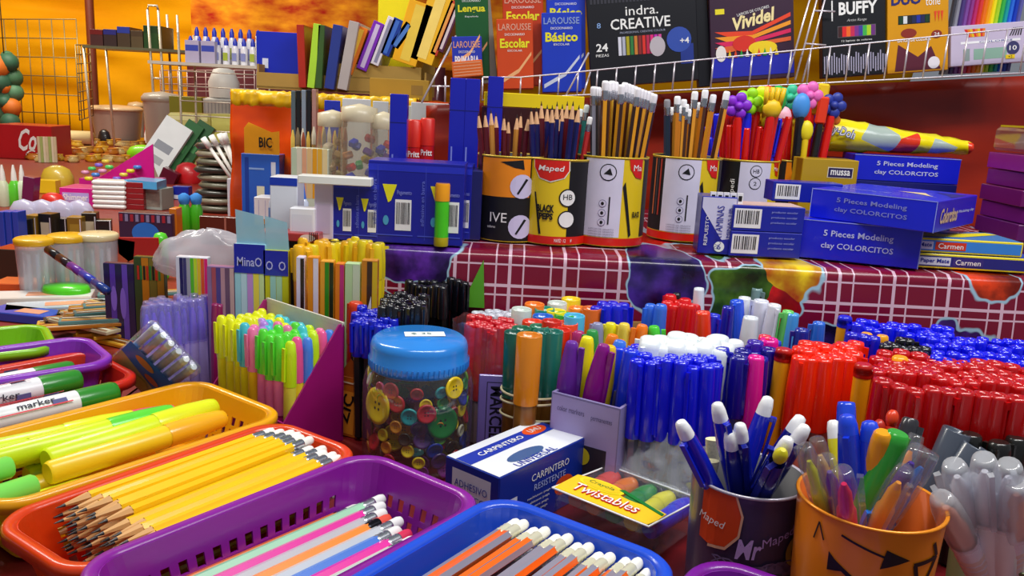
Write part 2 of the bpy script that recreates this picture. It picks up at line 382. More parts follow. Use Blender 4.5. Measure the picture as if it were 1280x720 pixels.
# ------------------------------------------------------------------ procedural cloths
def node_mat(name): 
    m = bpy.data.materials.new(name); m.use_nodes = True; return m, m.node_tree, m.node_tree.nodes['Principled BSDF']
def ramp(nt, fac, stops, interp='LINEAR'):
    r = nt.nodes.new('ShaderNodeValToRGB'); r.color_ramp.interpolation = interp
    e = r.color_ramp.elements
    while len(e) < len(stops): e.new(.5)
    for k, (p, c) in enumerate(stops): e[k].position = p; e[k].color = lin(c) if isinstance(c, str) else c
    nt.links.new(fac, r.inputs[0]); return r.outputs[0]
def tarp_mat(c0, c1, name, strength=0):
    m, nt, b = node_mat(name)
    tc = nt.nodes.new('ShaderNodeTexCoord'); n = nt.nodes.new('ShaderNodeTexNoise'); n.inputs['Scale'].default_value = 1.6; n.inputs['Detail'].default_value = 5
    mp = nt.nodes.new('ShaderNodeMapping'); mp.inputs['Scale'].default_value = (1, 1, 2.2); nt.links.new(tc.outputs['Object'], mp.inputs[0]); nt.links.new(mp.outputs[0], n.inputs['Vector'])
    nt.links.new(ramp(nt, n.outputs['Fac'], [(.3, c0), (.7, c1)]), b.inputs['Base Color'])
    b.inputs['Roughness'].default_value = .75; b.inputs['Specular IOR Level'].default_value = .15; bu = nt.nodes.new('ShaderNodeBump'); bu.inputs['Strength'].default_value = .5
    n2 = nt.nodes.new('ShaderNodeTexNoise'); n2.inputs['Scale'].default_value = 14; nt.links.new(mp.outputs[0], n2.inputs['Vector']); nt.links.new(n2.outputs['Fac'], bu.inputs['Height']); nt.links.new(bu.outputs[0], b.inputs['Normal'])
    return m
def cloth_mat():
    m, nt, b = node_mat('printed_oilcloth')
    N = nt.nodes.new; Lk = nt.links.new
    tc = N('ShaderNodeTexCoord'); sp = N('ShaderNodeSeparateXYZ'); Lk(tc.outputs['UV'], sp.inputs[0])
    def math_(op, a, bb=None, clamp=False):
        q = N('ShaderNodeMath'); q.operation = op; q.use_clamp = clamp
        for i, x in enumerate((a, bb)):
            if x is None: continue
            if isinstance(x, (int, float)): q.inputs[i].default_value = x
            else: Lk(x, q.inputs[i])
        return q.outputs[0]
    def lines(co, freq, w):
        return math_('LESS_THAN', math_('ABSOLUTE', math_('SUBTRACT', math_('FRACT', math_('MULTIPLY', co, freq)), .5)), w)
    g = math_('MAXIMUM', math_('MAXIMUM', lines(sp.outputs[0], 33, .03), lines(sp.outputs[0], 16.5, .03)), math_('MAXIMUM', lines(sp.outputs[1], 33, .03), lines(sp.outputs[1], 13, .02)))
    base = N('ShaderNodeMix'); base.data_type = 'RGBA'; Lk(g, base.inputs[0]); base.inputs[6].default_value = lin('#7a0f2e'); base.inputs[7].default_value = lin('#d9b6c8')
    vo = N('ShaderNodeTexVoronoi'); vo.inputs['Scale'].default_value = 10; mp = N('ShaderNodeMapping'); mp.inputs['Scale'].default_value = (1, 1.1, 1); mp.inputs['Location'].default_value = (1.66, .61, 0); Lk(tc.outputs['UV'], mp.inputs[0])
    nz = N('ShaderNodeTexNoise'); nz.inputs['Scale'].default_value = 11; nz.inputs['Detail'].default_value = 3; Lk(tc.outputs['UV'], nz.inputs['Vector'])
    ad = N('ShaderNodeMix'); ad.data_type = 'RGBA'; ad.blend_type = 'LINEAR_LIGHT'; ad.inputs[0].default_value = .05; Lk(mp.outputs[0], ad.inputs[6]); Lk(nz.outputs['Color'], ad.inputs[7])
    Lk(ad.outputs[2], vo.inputs['Vector'])
    sc2 = N('ShaderNodeSeparateColor'); Lk(vo.outputs['Color'], sc2.inputs[0])
    fruit = ramp(nt, sc2.outputs[0], [(0, '#5a2aa0'), (.2, '#d8b818'), (.36, '#c23a10'), (.52, '#7a1040'), (.62, '#3d6a18'), (.74, '#3a2480'), (.86, '#c81818')], 'CONSTANT')
    nz2 = N('ShaderNodeTexNoise'); nz2.inputs['Scale'].default_value = 30; nz2.inputs['Detail'].default_value = 4; Lk(tc.outputs['UV'], nz2.inputs['Vector'])
    f2 = N('ShaderNodeMix'); f2.data_type = 'RGBA'; f2.blend_type = 'OVERLAY'; f2.inputs[0].default_value = .9; Lk(fruit, f2.inputs[6]); Lk(ramp(nt, nz2.outputs['Fac'], [(.35, '#101018'), (.5, '#808080'), (.68, '#f0d8e0')]), f2.inputs[7])
    msk = ramp(nt, vo.outputs['Distance'], [(.0, '#ffffff'), (.45, '#ffffff'), (.47, '#000000'), (1, '#000000')])
    edge = ramp(nt, vo.outputs['Distance'], [(0, '#000000'), (.44, '#000000'), (.45, '#ffffff'), (.465, '#ffffff'), (.48, '#000000')])
    mx = N('ShaderNodeMix'); mx.data_type = 'RGBA'; Lk(msk, mx.inputs[0]); Lk(base.outputs[2], mx.inputs[6]); Lk(f2.outputs[2], mx.inputs[7])
    mx2 = N('ShaderNodeMix'); mx2.data_type = 'RGBA'; Lk(edge, mx2.inputs[0]); Lk(mx.outputs[2], mx2.inputs[6]); mx2.inputs[7].default_value = lin('#9ec4d8')
    Lk(mx2.outputs[2], b.inputs['Base Color']); b.inputs['Roughness'].default_value = .22
    return m
def sheet(name, fn, nu, nv, mat, thick=.002, parent=None, uvs=(1, 1)):
    me = bpy.data.meshes.new(name); vs = [fn(i / nu, j / nv) for j in range(nv + 1) for i in range(nu + 1)]
    fs = [(j * (nu + 1) + i, j * (nu + 1) + i + 1, (j + 1) * (nu + 1) + i + 1, (j + 1) * (nu + 1) + i) for j in range(nv) for i in range(nu)]
    me.from_pydata([tuple(v) for v in vs], [], fs); me.materials.append(mat); me.polygons.foreach_set('use_smooth', [True] * len(fs))
    uv = me.uv_layers.new()
    for p in me.polygons:
        for li, vi in zip(p.loop_indices, p.vertices): uv.data[li].uv = ((vi % (nu + 1)) / nu * uvs[0], (vi // (nu + 1)) / nv * uvs[1])
    o = bpy.data.objects.new(name, me); C.objects.link(o)
    if thick: md = o.modifiers.new('thickness', 'SOLIDIFY'); md.thickness = thick
    if parent: o.parent = parent
    return o
def nz(x, y=0, z=0): return noise.noise(Vector((x, y, z)))

# ------------------------------------------------------------------ the place: ground, tarpaulin walls, tables
g = MB(); g.box((0, 2, FLOOR - .02), (12, 12, .04), M('#5e5650', .9, scale=6)); struct(g.build('floor'))
TY = 5.6
struct(sheet('wall_back', lambda a, b: (-5.5 + 8 * a, TY + .16 * nz(a * 9, b * 4) + .10 * nz(a * 5 + b * 6, b * 16) + .05 * nz(a * 12 + b * 14, b * 30), FLOOR + 3.4 * b), 140, 90, tarp_mat('#e89a00', '#ffb600', 'yellow_tarpaulin'), .004))
struct(sheet('wall_left', lambda a, b: (-4.6 + .08 * nz(a * 9, b * 3), -.5 + 6.2 * a, FLOOR + 3.4 * b), 60, 30, tarp_mat('#d98a00', '#ffb40a', 'yellow_tarpaulin_side'), .004))
# the long table with its cloth
def table(name, x0, x1, y0, y1, top, label, col, cat='table'):
    t = empty(name, ((x0 + x1) / 2, (y0 + y1) / 2, FLOOR)); tag(t, label, cat)
    w_, d_ = x1 - x0, y1 - y0; H = top - FLOOR
    b = MB(); b.box((0, 0, H - .018), (w_, d_, .03), M('#7a5c3c', .7)); b.build('table_board', t)
    for sx in (-1, 1):
        for sy in (-1, 1):
            l = MB(); l.box((sx * (w_ / 2 - .06), sy * (d_ / 2 - .06), (H - .033) / 2), (.04, .04, H - .033), M('#3a3a3c', .5)); l.build('leg', t)
    c = MB(); c.box((0, 0, H - .0015), (w_ + .012, d_ + .012, .003), M(col, .4, scale=9))
    n = 60
    for sy in (-1, 1):
        vs = []
        for i in range(n + 1):
            for k, zz in enumerate((H - .003, H - .25, H - .5)):
                vs.append((-w_ / 2 - .006 + (w_ + .012) * i / n, sy * (d_ / 2 + .006 + k * .006 + .008 * k * math.sin(i * .9)), zz))
        c.add(vs, [(i * 3 + k, i * 3 + 3 + k, i * 3 + 4 + k, i * 3 + k + 1) for i in range(n) for k in range(2)], M(col, .4, scale=9), None, True)
    for sx in (-1, 1):
        x = sx * (w_ / 2 + .006); c.quad([(x, -d_ / 2, H), (x, d_ / 2, H), (x, d_ / 2, H - .5), (x, -d_ / 2, H - .5)], M(col, .4, scale=9))
    c.build('table_cover', t); return t
table('market_table', -.40, 1.5, .30, 1.42, TAB, 'long stall table under a dark red cover carrying the front goods', '#6a1016')
table('market_table', -3.6, -.415, .78, 4.75, TAB, 'wide stall table running back on the left towards the tarpaulin', '#8c2a1a')
# raised tier with printed oilcloth
tr = empty('display_riser', (.62, 1.13, TAB)); tag(tr, 'raised shelf under a burgundy fruit print oilcloth carrying pencil cans', 'display shelf')
b = MB(); TX0, TX1 = -.22, .92
b.box((0, .03, (TIER - TAB) / 2 - .004), (1.30 * 1 + .2, .44, TIER - TAB - .010), M('#8a6a44', .8)); b.build('riser_box', tr)
def oil(a, bb):
    x = -.775 + 1.55 * a; Y = .93 + .006 * nz(a * 20, 1) 
    if bb < .48: t = bb / .48; return (x, -.215 - .012 * (1 - t) + .010 * nz(a * 16, t * 2) * (1.2 - t) - .004, .004 + (TIER - TAB - .006) * t)
    t = (bb - .48) / .52; return (x, -.215 + .475 * t, TIER - TAB - .002)
o = sheet('oilcloth', oil, 120, 60, cloth_mat(), .0015, tr, uvs=(1.55, .31))
LR = empty('display_riser', (-.232, 1.05, TAB)); tag(LR, 'low riser with dark cover behind the yellow-capped pens, carrying glue packs', 'display shelf')
# rear riser in red plastic sheet behind the cans
rs = MB(); RX0, RX1, RY = -.16, 1.45, 1.44
rb = empty('display_riser', ((RX0 + RX1) / 2, RY + .16, TAB)); tag(rb, 'tall rear shelf wrapped in dark red plastic under the wire racks', 'display shelf')
h = RACK - TAB; SL = .1; zr = lambda x: RACK + SL * x
b = MB(); XC = (RX0 + RX1) / 2; q = (RX1 - RX0) / 2 - .01
b.prism([(-q, .001), (q, .001), (q, h + SL * (XC + q) - .008), (-q, h + SL * (XC - q) - .008)], -.15, .13, M('#5a3a22', .8), Matrix.Rotation(R(90), 4, 'X')); b.build('riser_box', rb)
def redsh(a, bb):
    x = -(RX1 - RX0) / 2 + (RX1 - RX0) * a
    if bb < .6: t = bb / .6; return (x, -.15 + .010 * nz(a * 8 + t * 3, t * 6) - .01, .002 + (h + SL * (x + XC)) * t)
    t = (bb - .6) / .4; return (x, -.16 + .32 * t, h + SL * (x + XC) + .002)
mr, nt, bs = node_mat('red_plastic_sheet'); n_ = nt.nodes.new('ShaderNodeTexNoise'); n_.inputs['Scale'].default_value = 6
nt.links.new(ramp(nt, n_.outputs['Fac'], [(.3, '#7a1408'), (.6, '#a82a0c'), (.8, '#8c1420')]), bs.inputs['Base Color']); bs.inputs['Roughness'].default_value = .3
sheet('plastic_cover', redsh, 80, 30, mr, .001, rb)

b = MB(); b.box((0, 0, (TIER - TAB) / 2), (.145, .28, TIER - TAB - .001), M('#2a1a1e', .6)); b.build('riser_box', LR)
# ------------------------------------------------------------------ baskets
def rrect(L, W, r, n=6):
    pts = []
    for cx, cy, a0 in ((L / 2 - r, W / 2 - r, 0), (-L / 2 + r, W / 2 - r, 90), (-L / 2 + r, -W / 2 + r, 180), (L / 2 - r, -W / 2 + r, 270)):
        for k in range(n + 1): a = R(a0 + 90 * k / n); pts.append((cx + r * math.cos(a), cy + r * math.sin(a)))
    return pts
def basket(apex, ang, L, W, H, col, label, rimz, group='plastic baskets', rimc=None, base=TAB):
    """apex = far left corner of the rim; long side runs back from it along ang + 180, short side along ang - 90"""
    a = R(ang); ux = Vector((math.cos(a), math.sin(a), 0)); uy = Vector((-math.sin(a), math.cos(a), 0))
    ctr = Vector(apex) - ux * L / 2 - uy * W / 2; H = rimz - base - .001
    root = empty('plastic_basket', (ctr.x, ctr.y, base + .001), a); tag(root, label, 'basket', group)
    m = M(col, .3, coat=.15, scale=12); b = MB(); r = .022; tp = .86
    def ring(k, z, ins=0):   # k = 0 bottom .. 1 top
        s = tp + (1 - tp) * k; out = []
        base = rrect(L - .012, W - .012, r); 
        # subdivide the straight runs
        for i in range(len(base)):
            p, q = base[i], base[(i + 1) % len(base)]; d = math.hypot(q[0] - p[0], q[1] - p[1]); n = max(1, round(d / .0062)) if d > .03 else 1
            if n > 1: n = n + (1 - n % 2)
            for j in range(n):
                out.append(((p[0] + (q[0] - p[0]) * j / n) * s, (p[1] + (q[1] - p[1]) * j / n) * s, z, n > 1 and j % 2 == 1))
        return out
    ks = [0, .16, .30, .36, .50, .56, .70, 1.0] if H > .05 else [0, .2, .42, .5, .7, 1.0]
    hole = {1, 3, 5} if H > .05 else {1, 3}
    vs = []; fs = []
    rings = [ring(k, .002 + (H - .004) * k) for k in ks]; n = len(rings[0])
    for rg in rings: vs += [(x, y, z) for x, y, z, _ in rg]
    for j in range(len(ks) - 1):
        for i in range(n):
            if j in hole and rings[0][i][3]: continue
            fs.append((j * n + i, j * n + (i + 1) % n, (j + 1) * n + (i + 1) % n, (j + 1) * n + i))
    fs.append(tuple(range(n - 1, -1, -1)))
    b.add(vs, fs, m)
    ob = b.build('basket_body', root); md = ob.modifiers.new('wall', 'SOLIDIFY'); md.thickness = .0016; md.offset = 0
    rim = MB(); P0 = rrect(L - .012, W - .012, r, 8); P1 = rrect(L, W, r + .004, 8); P2 = rrect(L + .004, W + .004, r + .006, 8); N = len(P0)
    rings = [[(x, y, H - .009) for x, y in P2], [(x, y, H - .002) for x, y in P2], [(x, y, H) for x, y in P1], [(x, y, H - .001) for x, y in P0], [(x, y, H - .006) for x, y in P0]]
    vs = [p for rg in rings for p in rg]
    fs = [(j * N + i, j * N + (i + 1) % N, (j + 1) * N + (i + 1) % N, (j + 1) * N + i) for j in range(4) for i in range(N)] + [(4 * N + i, 4 * N + (i + 1) % N, (i + 1) % N, i) for i in range(N)]
    rim.add(vs, fs, M(rimc or col, .28, coat=.2, scale=12), None, True); rim.build('rim', root)
    return ctr, ux, uy, root
BZ = -.265
def A(u, v, z=BZ): return at(u, v, z)
red = basket(A(345, 518), 56, .225, .102, .065, '#e0400e', 'orange red basket full of yellow pencils', BZ - .004)
yel_c = A(360, 506); th = R(54); yw = .134
yel = basket(Vector((yel_c.x, yel_c.y, 0)) + Vector((-math.sin(th), math.cos(th), 0)) * yw, 54, .235, yw, .06, '#f2a80c', 'golden yellow basket of fluorescent markers', BZ - .008)
pur = basket(A(458, 560, BZ + .004), 53, .222, .120, .065, '#8a1a9a', 'purple basket holding a few coloured pencils', BZ + .003)
blu = basket(A(622, 615, BZ + .008), 55, .235, .136, .065, '#1c50d8', 'blue basket of orange and grey striped pencils', BZ + .008)
pu2 = basket(A(884, 690, BZ), 57, .20, .12, .06, '#7a1a98', 'violet basket of which one corner shows beside orange cup', BZ)

def lay(proto, bsk, s, t, z, L, label, group, da=0, flip=False, tilt=0, spin=0, cat='pencil', sc=1):
    """lies in a basket: s = distance of its upper end from the far rim, t = offset across (+ = left/back)"""
    ctr, ux, uy, root = bsk; d = (Matrix.Rotation(da, 4, 'Z') @ ux); d = Vector((d.x, d.y, tilt))
    end = ctr + ux * s + uy * t
    base = Vector((end.x, end.y, z)) - d.normalized() * L
    if flip: base = Vector((end.x, end.y, z)); d = -d
    return put(proto, base, d, spin, sc, label, cat, group)
# yellow pencils
for layer in range(5):
    n = 12
    for i in range(n):
        t = .039 - i * .0071 + (layer % 2) * .0036
        lab = 'yellow pencil in orange red basket, %s layer, %s' % (['bottom', 'second', 'third', 'fourth', 'top'][layer], nth(i, n))
        lay(pencil(('#ffc60a',)), red, .104 - random.uniform(0, .009) , t + random.uniform(-.0006, .0006), TAB + .030 + layer * .0068 + (.004 if layer == 4 and i in (3, 4, 5, 6) else 0), .176, lab, 'yellow pencils', random.uniform(-.012, .012), spin=random.random())
# coloured pencils in the purple basket
pc = ['#9fd8b4', '#e3119c', '#b9bcc6', '#ff8a14', '#c3c9d0', '#3a78d8', '#e815a0', '#bfe0cc', '#9fd0c4', '#c9ccd4', '#2c8ad0', '#f07818']
pn = ['mint green', 'magenta', 'silver grey', 'orange', 'pale silver', 'bright blue', 'magenta', 'pale mint', 'sea green', 'light grey', 'blue', 'orange']
for i, c in enumerate(pc[:9]):
    place = nth(i, 9)
    er = '#e8e8e8' if i not in (3, 6) else ('#e04a3a' if i == 3 else '#d01f50')
    lay(pencil((c,), eraser=er, ferrule='#d8dade' if i != 3 else '#333338', r=.0041), pur, .094 - .0035 * i + random.uniform(-.004, .004), .027 - i * .0082, TAB + .044, .176, '%s pencil lying on top in purple basket, %s' % (pn[i], place), 'pencils in the purple basket', -.02)
for i, c in enumerate(pc[::-1]):
    lay(pencil((c,), r=.0041), pur, .082 + random.uniform(-.012, .01), .043 - i * .0078, TAB + .0345 - (i % 2) * .014, .176, '%s pencil under the top layer in purple basket, %s' % (pn[::-1][i], nth(i, 12)), 'pencils in the purple basket', random.uniform(-.03, .03))
# orange and grey pencils
og = ('#ff6a10', '#8c8a9c', '#ff6a10', '#8c8a9c', '#ff6a10', '#8c8a9c')
for layer in range(3):
    n = 13
    for i in range(n):
        t = .043 - i * .0078 + (layer % 2) * .0035
        lay(pencil(og, eraser='#f6f3e6', ferrule='#e6e3c8', metal=.3), blu, .109 + (i > 9) * .004 - random.uniform(0, .005), t, TAB + .034 + layer * .0150 + (i % 2) * .003, .176,
            'orange and grey striped pencil, %s layer of blue basket, %s' % (['bottom', 'middle', 'top'][layer], nth(i, n)), 'striped pencils', random.uniform(-.01, .01), spin=random.random() * 3)
# fluorescent markers in the yellow basket
neon = marker('#e6f020', '#d8f01a', .15, .0105, .06, name='fluorescent_marker'); neonb = marker('#2a50c8', '#7ee05a', .15, .0085, .05, name='fluorescent_marker')
neong = marker('#62dc3c', '#d8f01a', .15, .0085, .055, name='fluorescent_marker'); neonp = marker('#ee4a7a', '#d8ef40', .15, .0085, .055, name='fluorescent_marker')
neono = marker('#ffb81c', '#ffd21e', .15, .0095, .055, name='fluorescent_marker')
for i, (p, s, t, z, da, fl, lab) in enumerate([
    (neon, .04, .036, .030, -.10, False, 'fluorescent yellow marker at the back wall of yellow basket'),
    (neon, .092, .001, .036, .06, False, 'fat fluorescent yellow marker at right end of yellow basket'),
    (neonp, .070, .030, .030, -.18, False, 'marker with pink cap at the back of yellow basket'),
    (neong, .055, .008, .040, -.02, False, 'marker with green cap in the middle of yellow basket'),
    (neonb, -.083, -.012, .042, .0, True, 'marker with blue cap pointing to near left of yellow basket'),
    (neonb, -.078, -.036, .034, .03, True, 'second blue-capped marker against the near wall of yellow basket'),
    (neono, .085, -.022, .034, .02, False, 'amber marker along the near wall of yellow basket'),
    (neon, .005, .020, .034, -.04, False, 'fluorescent yellow marker at left end of yellow basket'),
    (neon, -.02, -.034, .016, .0, False, 'fluorescent yellow marker underneath on near side of yellow basket'),
    (neon, .09, .02, .014, .0, False, 'fluorescent yellow marker on basket floor at right end'),
    (neono, .03, .0, .014, .0, False, 'amber marker on the floor of yellow basket')]):
    lay(p, yel, s, t, TAB + z + .016, .15, lab, 'fluorescent markers', da, fl, cat='marker')

# ------------------------------------------------------------------ printed boxes
class Carton:
    """open() a printed carton: root at base centre, x right, y away, z up"""
    def __init__(s, name, label, cat, loc, size, rotz, col, bev=.0008, group=None, top=None, front=None, right=None, left=None, part='carton', tilt=None, rough=.3):
        w, d, h = size; s.size = size
        s.root = empty(name, loc, rotz); tag(s.root, label, cat, group)
        if tilt: s.root.rotation_euler = (tilt[0], tilt[1], rotz)
        s.mb = MB(); s.mb.box((0, 0, h / 2), size, M(col, rough, coat=.2, scale=20), bev=bev); s.part = part
        Mx = Matrix
        s.F = Mx.Translation((0, -d / 2, h / 2)) @ Mx.Rotation(R(90), 4, 'X')
        s.T = Mx.Translation((0, 0, h))
        s.Rt = Mx.Translation((w / 2, 0, h / 2)) @ Mx.Rotation(R(90), 4, 'Z') @ Mx.Rotation(R(90), 4, 'X')
        s.Lf = Mx.Translation((-w / 2, 0, h / 2)) @ Mx.Rotation(R(-90), 4, 'Z') @ Mx.Rotation(R(90), 4, 'X')
        e = .0016
        for c, T, (a, b_) in ((top, s.T, (w, d)), (front, s.F, (w, h)), (right, s.Rt, (d, h)), (left, s.Lf, (d, h))):
            if c: s.mb.rect(0, 0, a - e, b_ - e, M(c, rough, coat=.2, scale=20), T, .0002)
    def done(s): s.mb.build(s.part, s.root); return s.root
W_ = lambda: M(WHITE, .5); K_ = lambda: M(BLACK, .5)

# blue and white carton beside the jar (near left corner, right corner, ...)
cn = at(640, 602, TAB + .03); 
c = Carton('glue_carton', 'blue and white printed carton with orange ovals beside button jar', 'box', (.012, .644, TAB), (.113, .056, .055), R(51), '#14309a', top='#e8ecf4', left='#14309a', front='#14309a')
m = c.mb; O = M('#e0501c', .4); B = M('#1634a8', .4)
m.rect(0, .010, .111, .016, B, c.T, .0004); m.text('CARPINTERO', -.010, .010, .055, .006, W_(), c.T, .01); m.disc(.036, .012, .014, .0075, O, c.T, .0006); m.text('UHU', .036, .012, .015, .006, W_(), c.T, z=.0009)
m.disc(-.008, -.014, .022, .007, M('#3c5c90', .4), c.T); m.text('UNIVERSAL', -.006, -.023, .05, .007, B, c.T)
for T, w in ((c.F, .094),):
    m.text('CARPINTERO', .008, .014, .05, .006, W_(), T); m.text('RESISTENTE', .008, .005, .042, .0055, M('#aab8e8', .4), T); m.disc(.028, -.006, .013, .0085, O, T); m.text('UPC', .028, -.006, .014, .006, W_(), T, z=.0009)
    for k in range(4): m.text('multiusos pega', -.006 - .001 * k, -.003 - k * .0042, .030, .0026, W_(), T)
m.rect(0, .006, .04, .03, M('#d8def0', .4), c.Lf); m.text('ADHESIVO', 0, .010, .034, .006, B, c.Lf, z=.0008); m.text('BLANCO', 0, .001, .03, .005, B, c.Lf, z=.0008)
m.rect(-.042, -.008, .016, .026, M('#d8def0', .4), c.F); m.barcode(-.042, -.008, .013, .022, c.F, False)
c.done()

# ------------------------------------------------------------------ jar of buttons
jr = empty('plastic_jar', (-.0800, .722, TAB)); tag(jr, 'clear round jar with bright blue screw lid, full of coloured buttons', 'jar')
b = MB(); b.lathe([(.038, .0), (.0465, .003), (.0495, .012), (.0500, .04), (.0498, .080), (.047, .091), (.041, .1)], GL('#f2f6f4', .03, .05, .04), 40, cap0=True); b.build('jar_body', jr)
b = MB(); prof = [(.0438, .094), (.0446, .0955), (.0446, .104), (.0432, .1055), (.0436, .114), (.0420, .119), (.0385, .1215), (.001, .1222)]
b.lathe(prof, M('#2a86e0', .22, coat=.4), 48)
for k in range(60): a = k * math.pi / 30; b.box((.0444 * math.cos(a), .0444 * math.sin(a), .0998), (.0016, .0012, .0065), M('#2a86e0', .22, coat=.4), Matrix.Translation((.0444 * math.cos(a), .0444 * math.sin(a), .0998)) @ Matrix.Rotation(a, 4, 'Z') @ Matrix.Translation((-.0444 * math.cos(a), -.0444 * math.sin(a), -.0998)))
lid = b.build('lid', jr)
b = MB(); T = Matrix.Translation((.004, .004, .1226)) @ Matrix.Rotation(R(12), 4, 'Z'); b.box((0, 0, 0), (.036, .014, .0004), M('#f4f8f4', .5), T); b.text('$ 35', -.003, 0, .018, .006, M('#4a7a80', .5), T); b.build('price_sticker', lid)
BC = ['#e8c81c', '#e8c81c', '#1c7a34', '#c01f2a', '#d88a1c', '#2a3aa8', '#7a2a8a', '#e0d8c0', '#20a0a8', '#d84a80', '#3a2018', '#6ab82a', '#b8262e', '#4a2a6a']
BN = ['yellow', 'yellow', 'green', 'red', 'amber', 'blue', 'violet', 'cream', 'teal', 'pink', 'dark brown', 'leaf green', 'crimson', 'plum']
def button(col, r):
    def f():
        b = MB(); m = M(col, .25, coat=.3)
        b.lathe([(r * .8, -.0012), (r, -.0004), (r, .0008), (r * .82, .0016), (r * .72, .0008), (.0001, .0007)], m, 22, cap0=True)
        for k in range(4): a = k * math.pi / 2 + .78; b.disc(r * .22 * math.cos(a), r * .22 * math.sin(a), r * .08, r * .08, K_(), None, .00085, 8)
        return b.build('button', link=False)
    return protos(('button', col, r), f)
rnd = random.Random(3); cnt = 0
for layer in range(8):
    zc = .009 + layer * .0105
    for k in range(14):
        a = k * 2 * math.pi / 14 + layer * .3 + rnd.uniform(-.1, .1); ci = rnd.randrange(len(BC)); big = (k + layer) % 3 == 0
        r = .0078 if big else .0058; rad = .0435
        o = button(BC[ci], r).copy(); C.objects.link(o)
        out = Vector((math.cos(a), math.sin(a), rnd.uniform(-.25, .35)))
        o.matrix_world = Matrix.Translation((jr.location.x + rad * math.cos(a) * (1 if layer else .95), jr.location.y + rad * math.sin(a) * (1 if layer else .95), TAB + zc)) @ out.to_track_quat('Z', 'Y').to_matrix().to_4x4()
        tag(o, '%s %s button against the jar wall, %s layer from bottom' % ('large' if big else 'small', BN[ci], ORD[layer + 1]), 'button', 'buttons in the jar: %s %s layer %d' % ('large' if big else 'small', BN[ci], layer + 1))
    if layer < 8:
        for k in range(5):
            a = k * 1.257 + layer; ci = rnd.randrange(len(BC)); o = button(BC[ci], .0078).copy(); C.objects.link(o)
            o.matrix_world = Matrix.Translation((jr.location.x + .022 * math.cos(a), jr.location.y + .022 * math.sin(a), TAB + zc)) @ Matrix.Rotation(rnd.uniform(0, 3), 4, 'X')
            tag(o, '%s button in the core of the jar, %s layer from bottom' % (BN[ci], ORD[layer + 1]), 'button', 'buttons in the core of the jar: %s layer %d' % (BN[ci], layer + 1))
# big yellow button on the near left of the jar
for (ang, z, r, ci, lab) in ((-2.35, .066, .0165, 0, 'largest yellow button, pressed against the jar on the left'), (-.95, .055, .0150, 2, 'largest green button, pressed against the jar on the right'), (-1.3, .066, .0085, 3, 'red button high in the middle of the jar'), (-.75, .086, .0100, 0, 'yellow button just under the lid on the right')):
    o = button(BC[ci], r).copy(); C.objects.link(o); d = Vector((math.cos(ang), math.sin(ang), .1))
    o.matrix_world = Matrix.Translation((jr.location.x + .0475 * math.cos(ang) * (1 if r < .012 else .94), jr.location.y + .0475 * math.sin(ang) * (1 if r < .012 else .94), TAB + z)) @ d.to_track_quat('Z', 'Y').to_matrix().to_4x4(); tag(o, lab, 'button')

# ------------------------------------------------------------------ clear pouch of thick crayons
pz = at(775, 615, TAB + .03)
PS = .76
pe = empty('crayon_pouch', (.098, .608, TAB + .002), R(-39)); tag(pe, 'clear plastic pouch of thick twist crayons with yellow card', 'crayon pack')
PW, PD, PH = .086, .082, .036
b = MB(); b.box((0, 0, PH / 2), (PW, PD, PH), FILM(), bev=.006); b.build('pouch', pe)
b = MB()
def flap(a, bb): return (-.043 + .086 * a, .040 + .004 * nz(a * 6, bb * 4) + .018 * bb, .026 + .040 * bb + .004 * nz(a * 9, bb * 5 + 3))
fl = sheet('pouch_flap', flap, 24, 10, GL('#fafcff', .14, .12, .1, 1.0), .0008, pe); fl['label'] = 'raised wrinkled clear plastic flap'
b = MB(); b.tube([(-.043, .040, .03), (-.043, -.04, .037), (.043, -.04, .037), (.043, .040, .03)], .0009, M('#f2f4f6', .15), 6, closed=True); b.build('seam', pe)
card = MB(); T = Matrix.Translation((0, -.016, PH + .0005)); yc = M('#ffcf10', .35, coat=.3)
top_pts = [(-.055 + .11 * k / 16, .010 + .004 * math.sin(k * .5) - .012 * (k / 16) ** 2) for k in range(17)]
card.prism([(-.055, -.022), (.052, -.022), (.055, -.010)] + top_pts[::-1], 0, .0006, yc, T)
card.disc(-.022, .006, .026, .0085, M('#f6e21c', .35), T, .0009); card.disc(-.022, .006, .022, .0066, yc, T, .0011); card.text('Crayola', -.022, .0065, .030, .006, M('#1c7a34', .4), T, z=.0013)
card.text('Twistables', -.004, -.009, .076, .013, M('#d82818', .4), T, .035, z=.0012); card.text('Twistables', -.0045, -.0085, .075, .012, W_(), T, .0, z=.0015)
card.prism([(-.004, .0095), (.054, -.0035), (.054, -.0005), (.0, .0125)], .0004, .0012, M('#1a7a30', .4), T)
cd = card.build('header_card', pe); cd.scale = (.78, 1, 1)
for i, (cc, nm, x) in enumerate((('#e0483a', 'salmon red', -.044), ('#ee7a1c', 'orange', -.022), ('#1d8a38', 'green', .002), ('#e4dc1c', 'yellow', .024), ('#1c34d0', 'blue', .045))):
    q = marker(cc, cc, .060, .0078, .022, .8, name='twist_crayon', clip=False)
    T = pe.matrix_basis
    pt = Matrix.Translation(pe.location) @ Matrix.Rotation(R(-39), 4, 'Z') @ Vector((x * .76, -.022, .0235)); dd = Matrix.Rotation(R(-39), 4, 'Z') @ Vector((0, 1, 0))
    put(q, pt, dd, 0, 1, 'thick %s twist crayon inside the clear pouch' % nm, 'crayon', 'twist crayons')

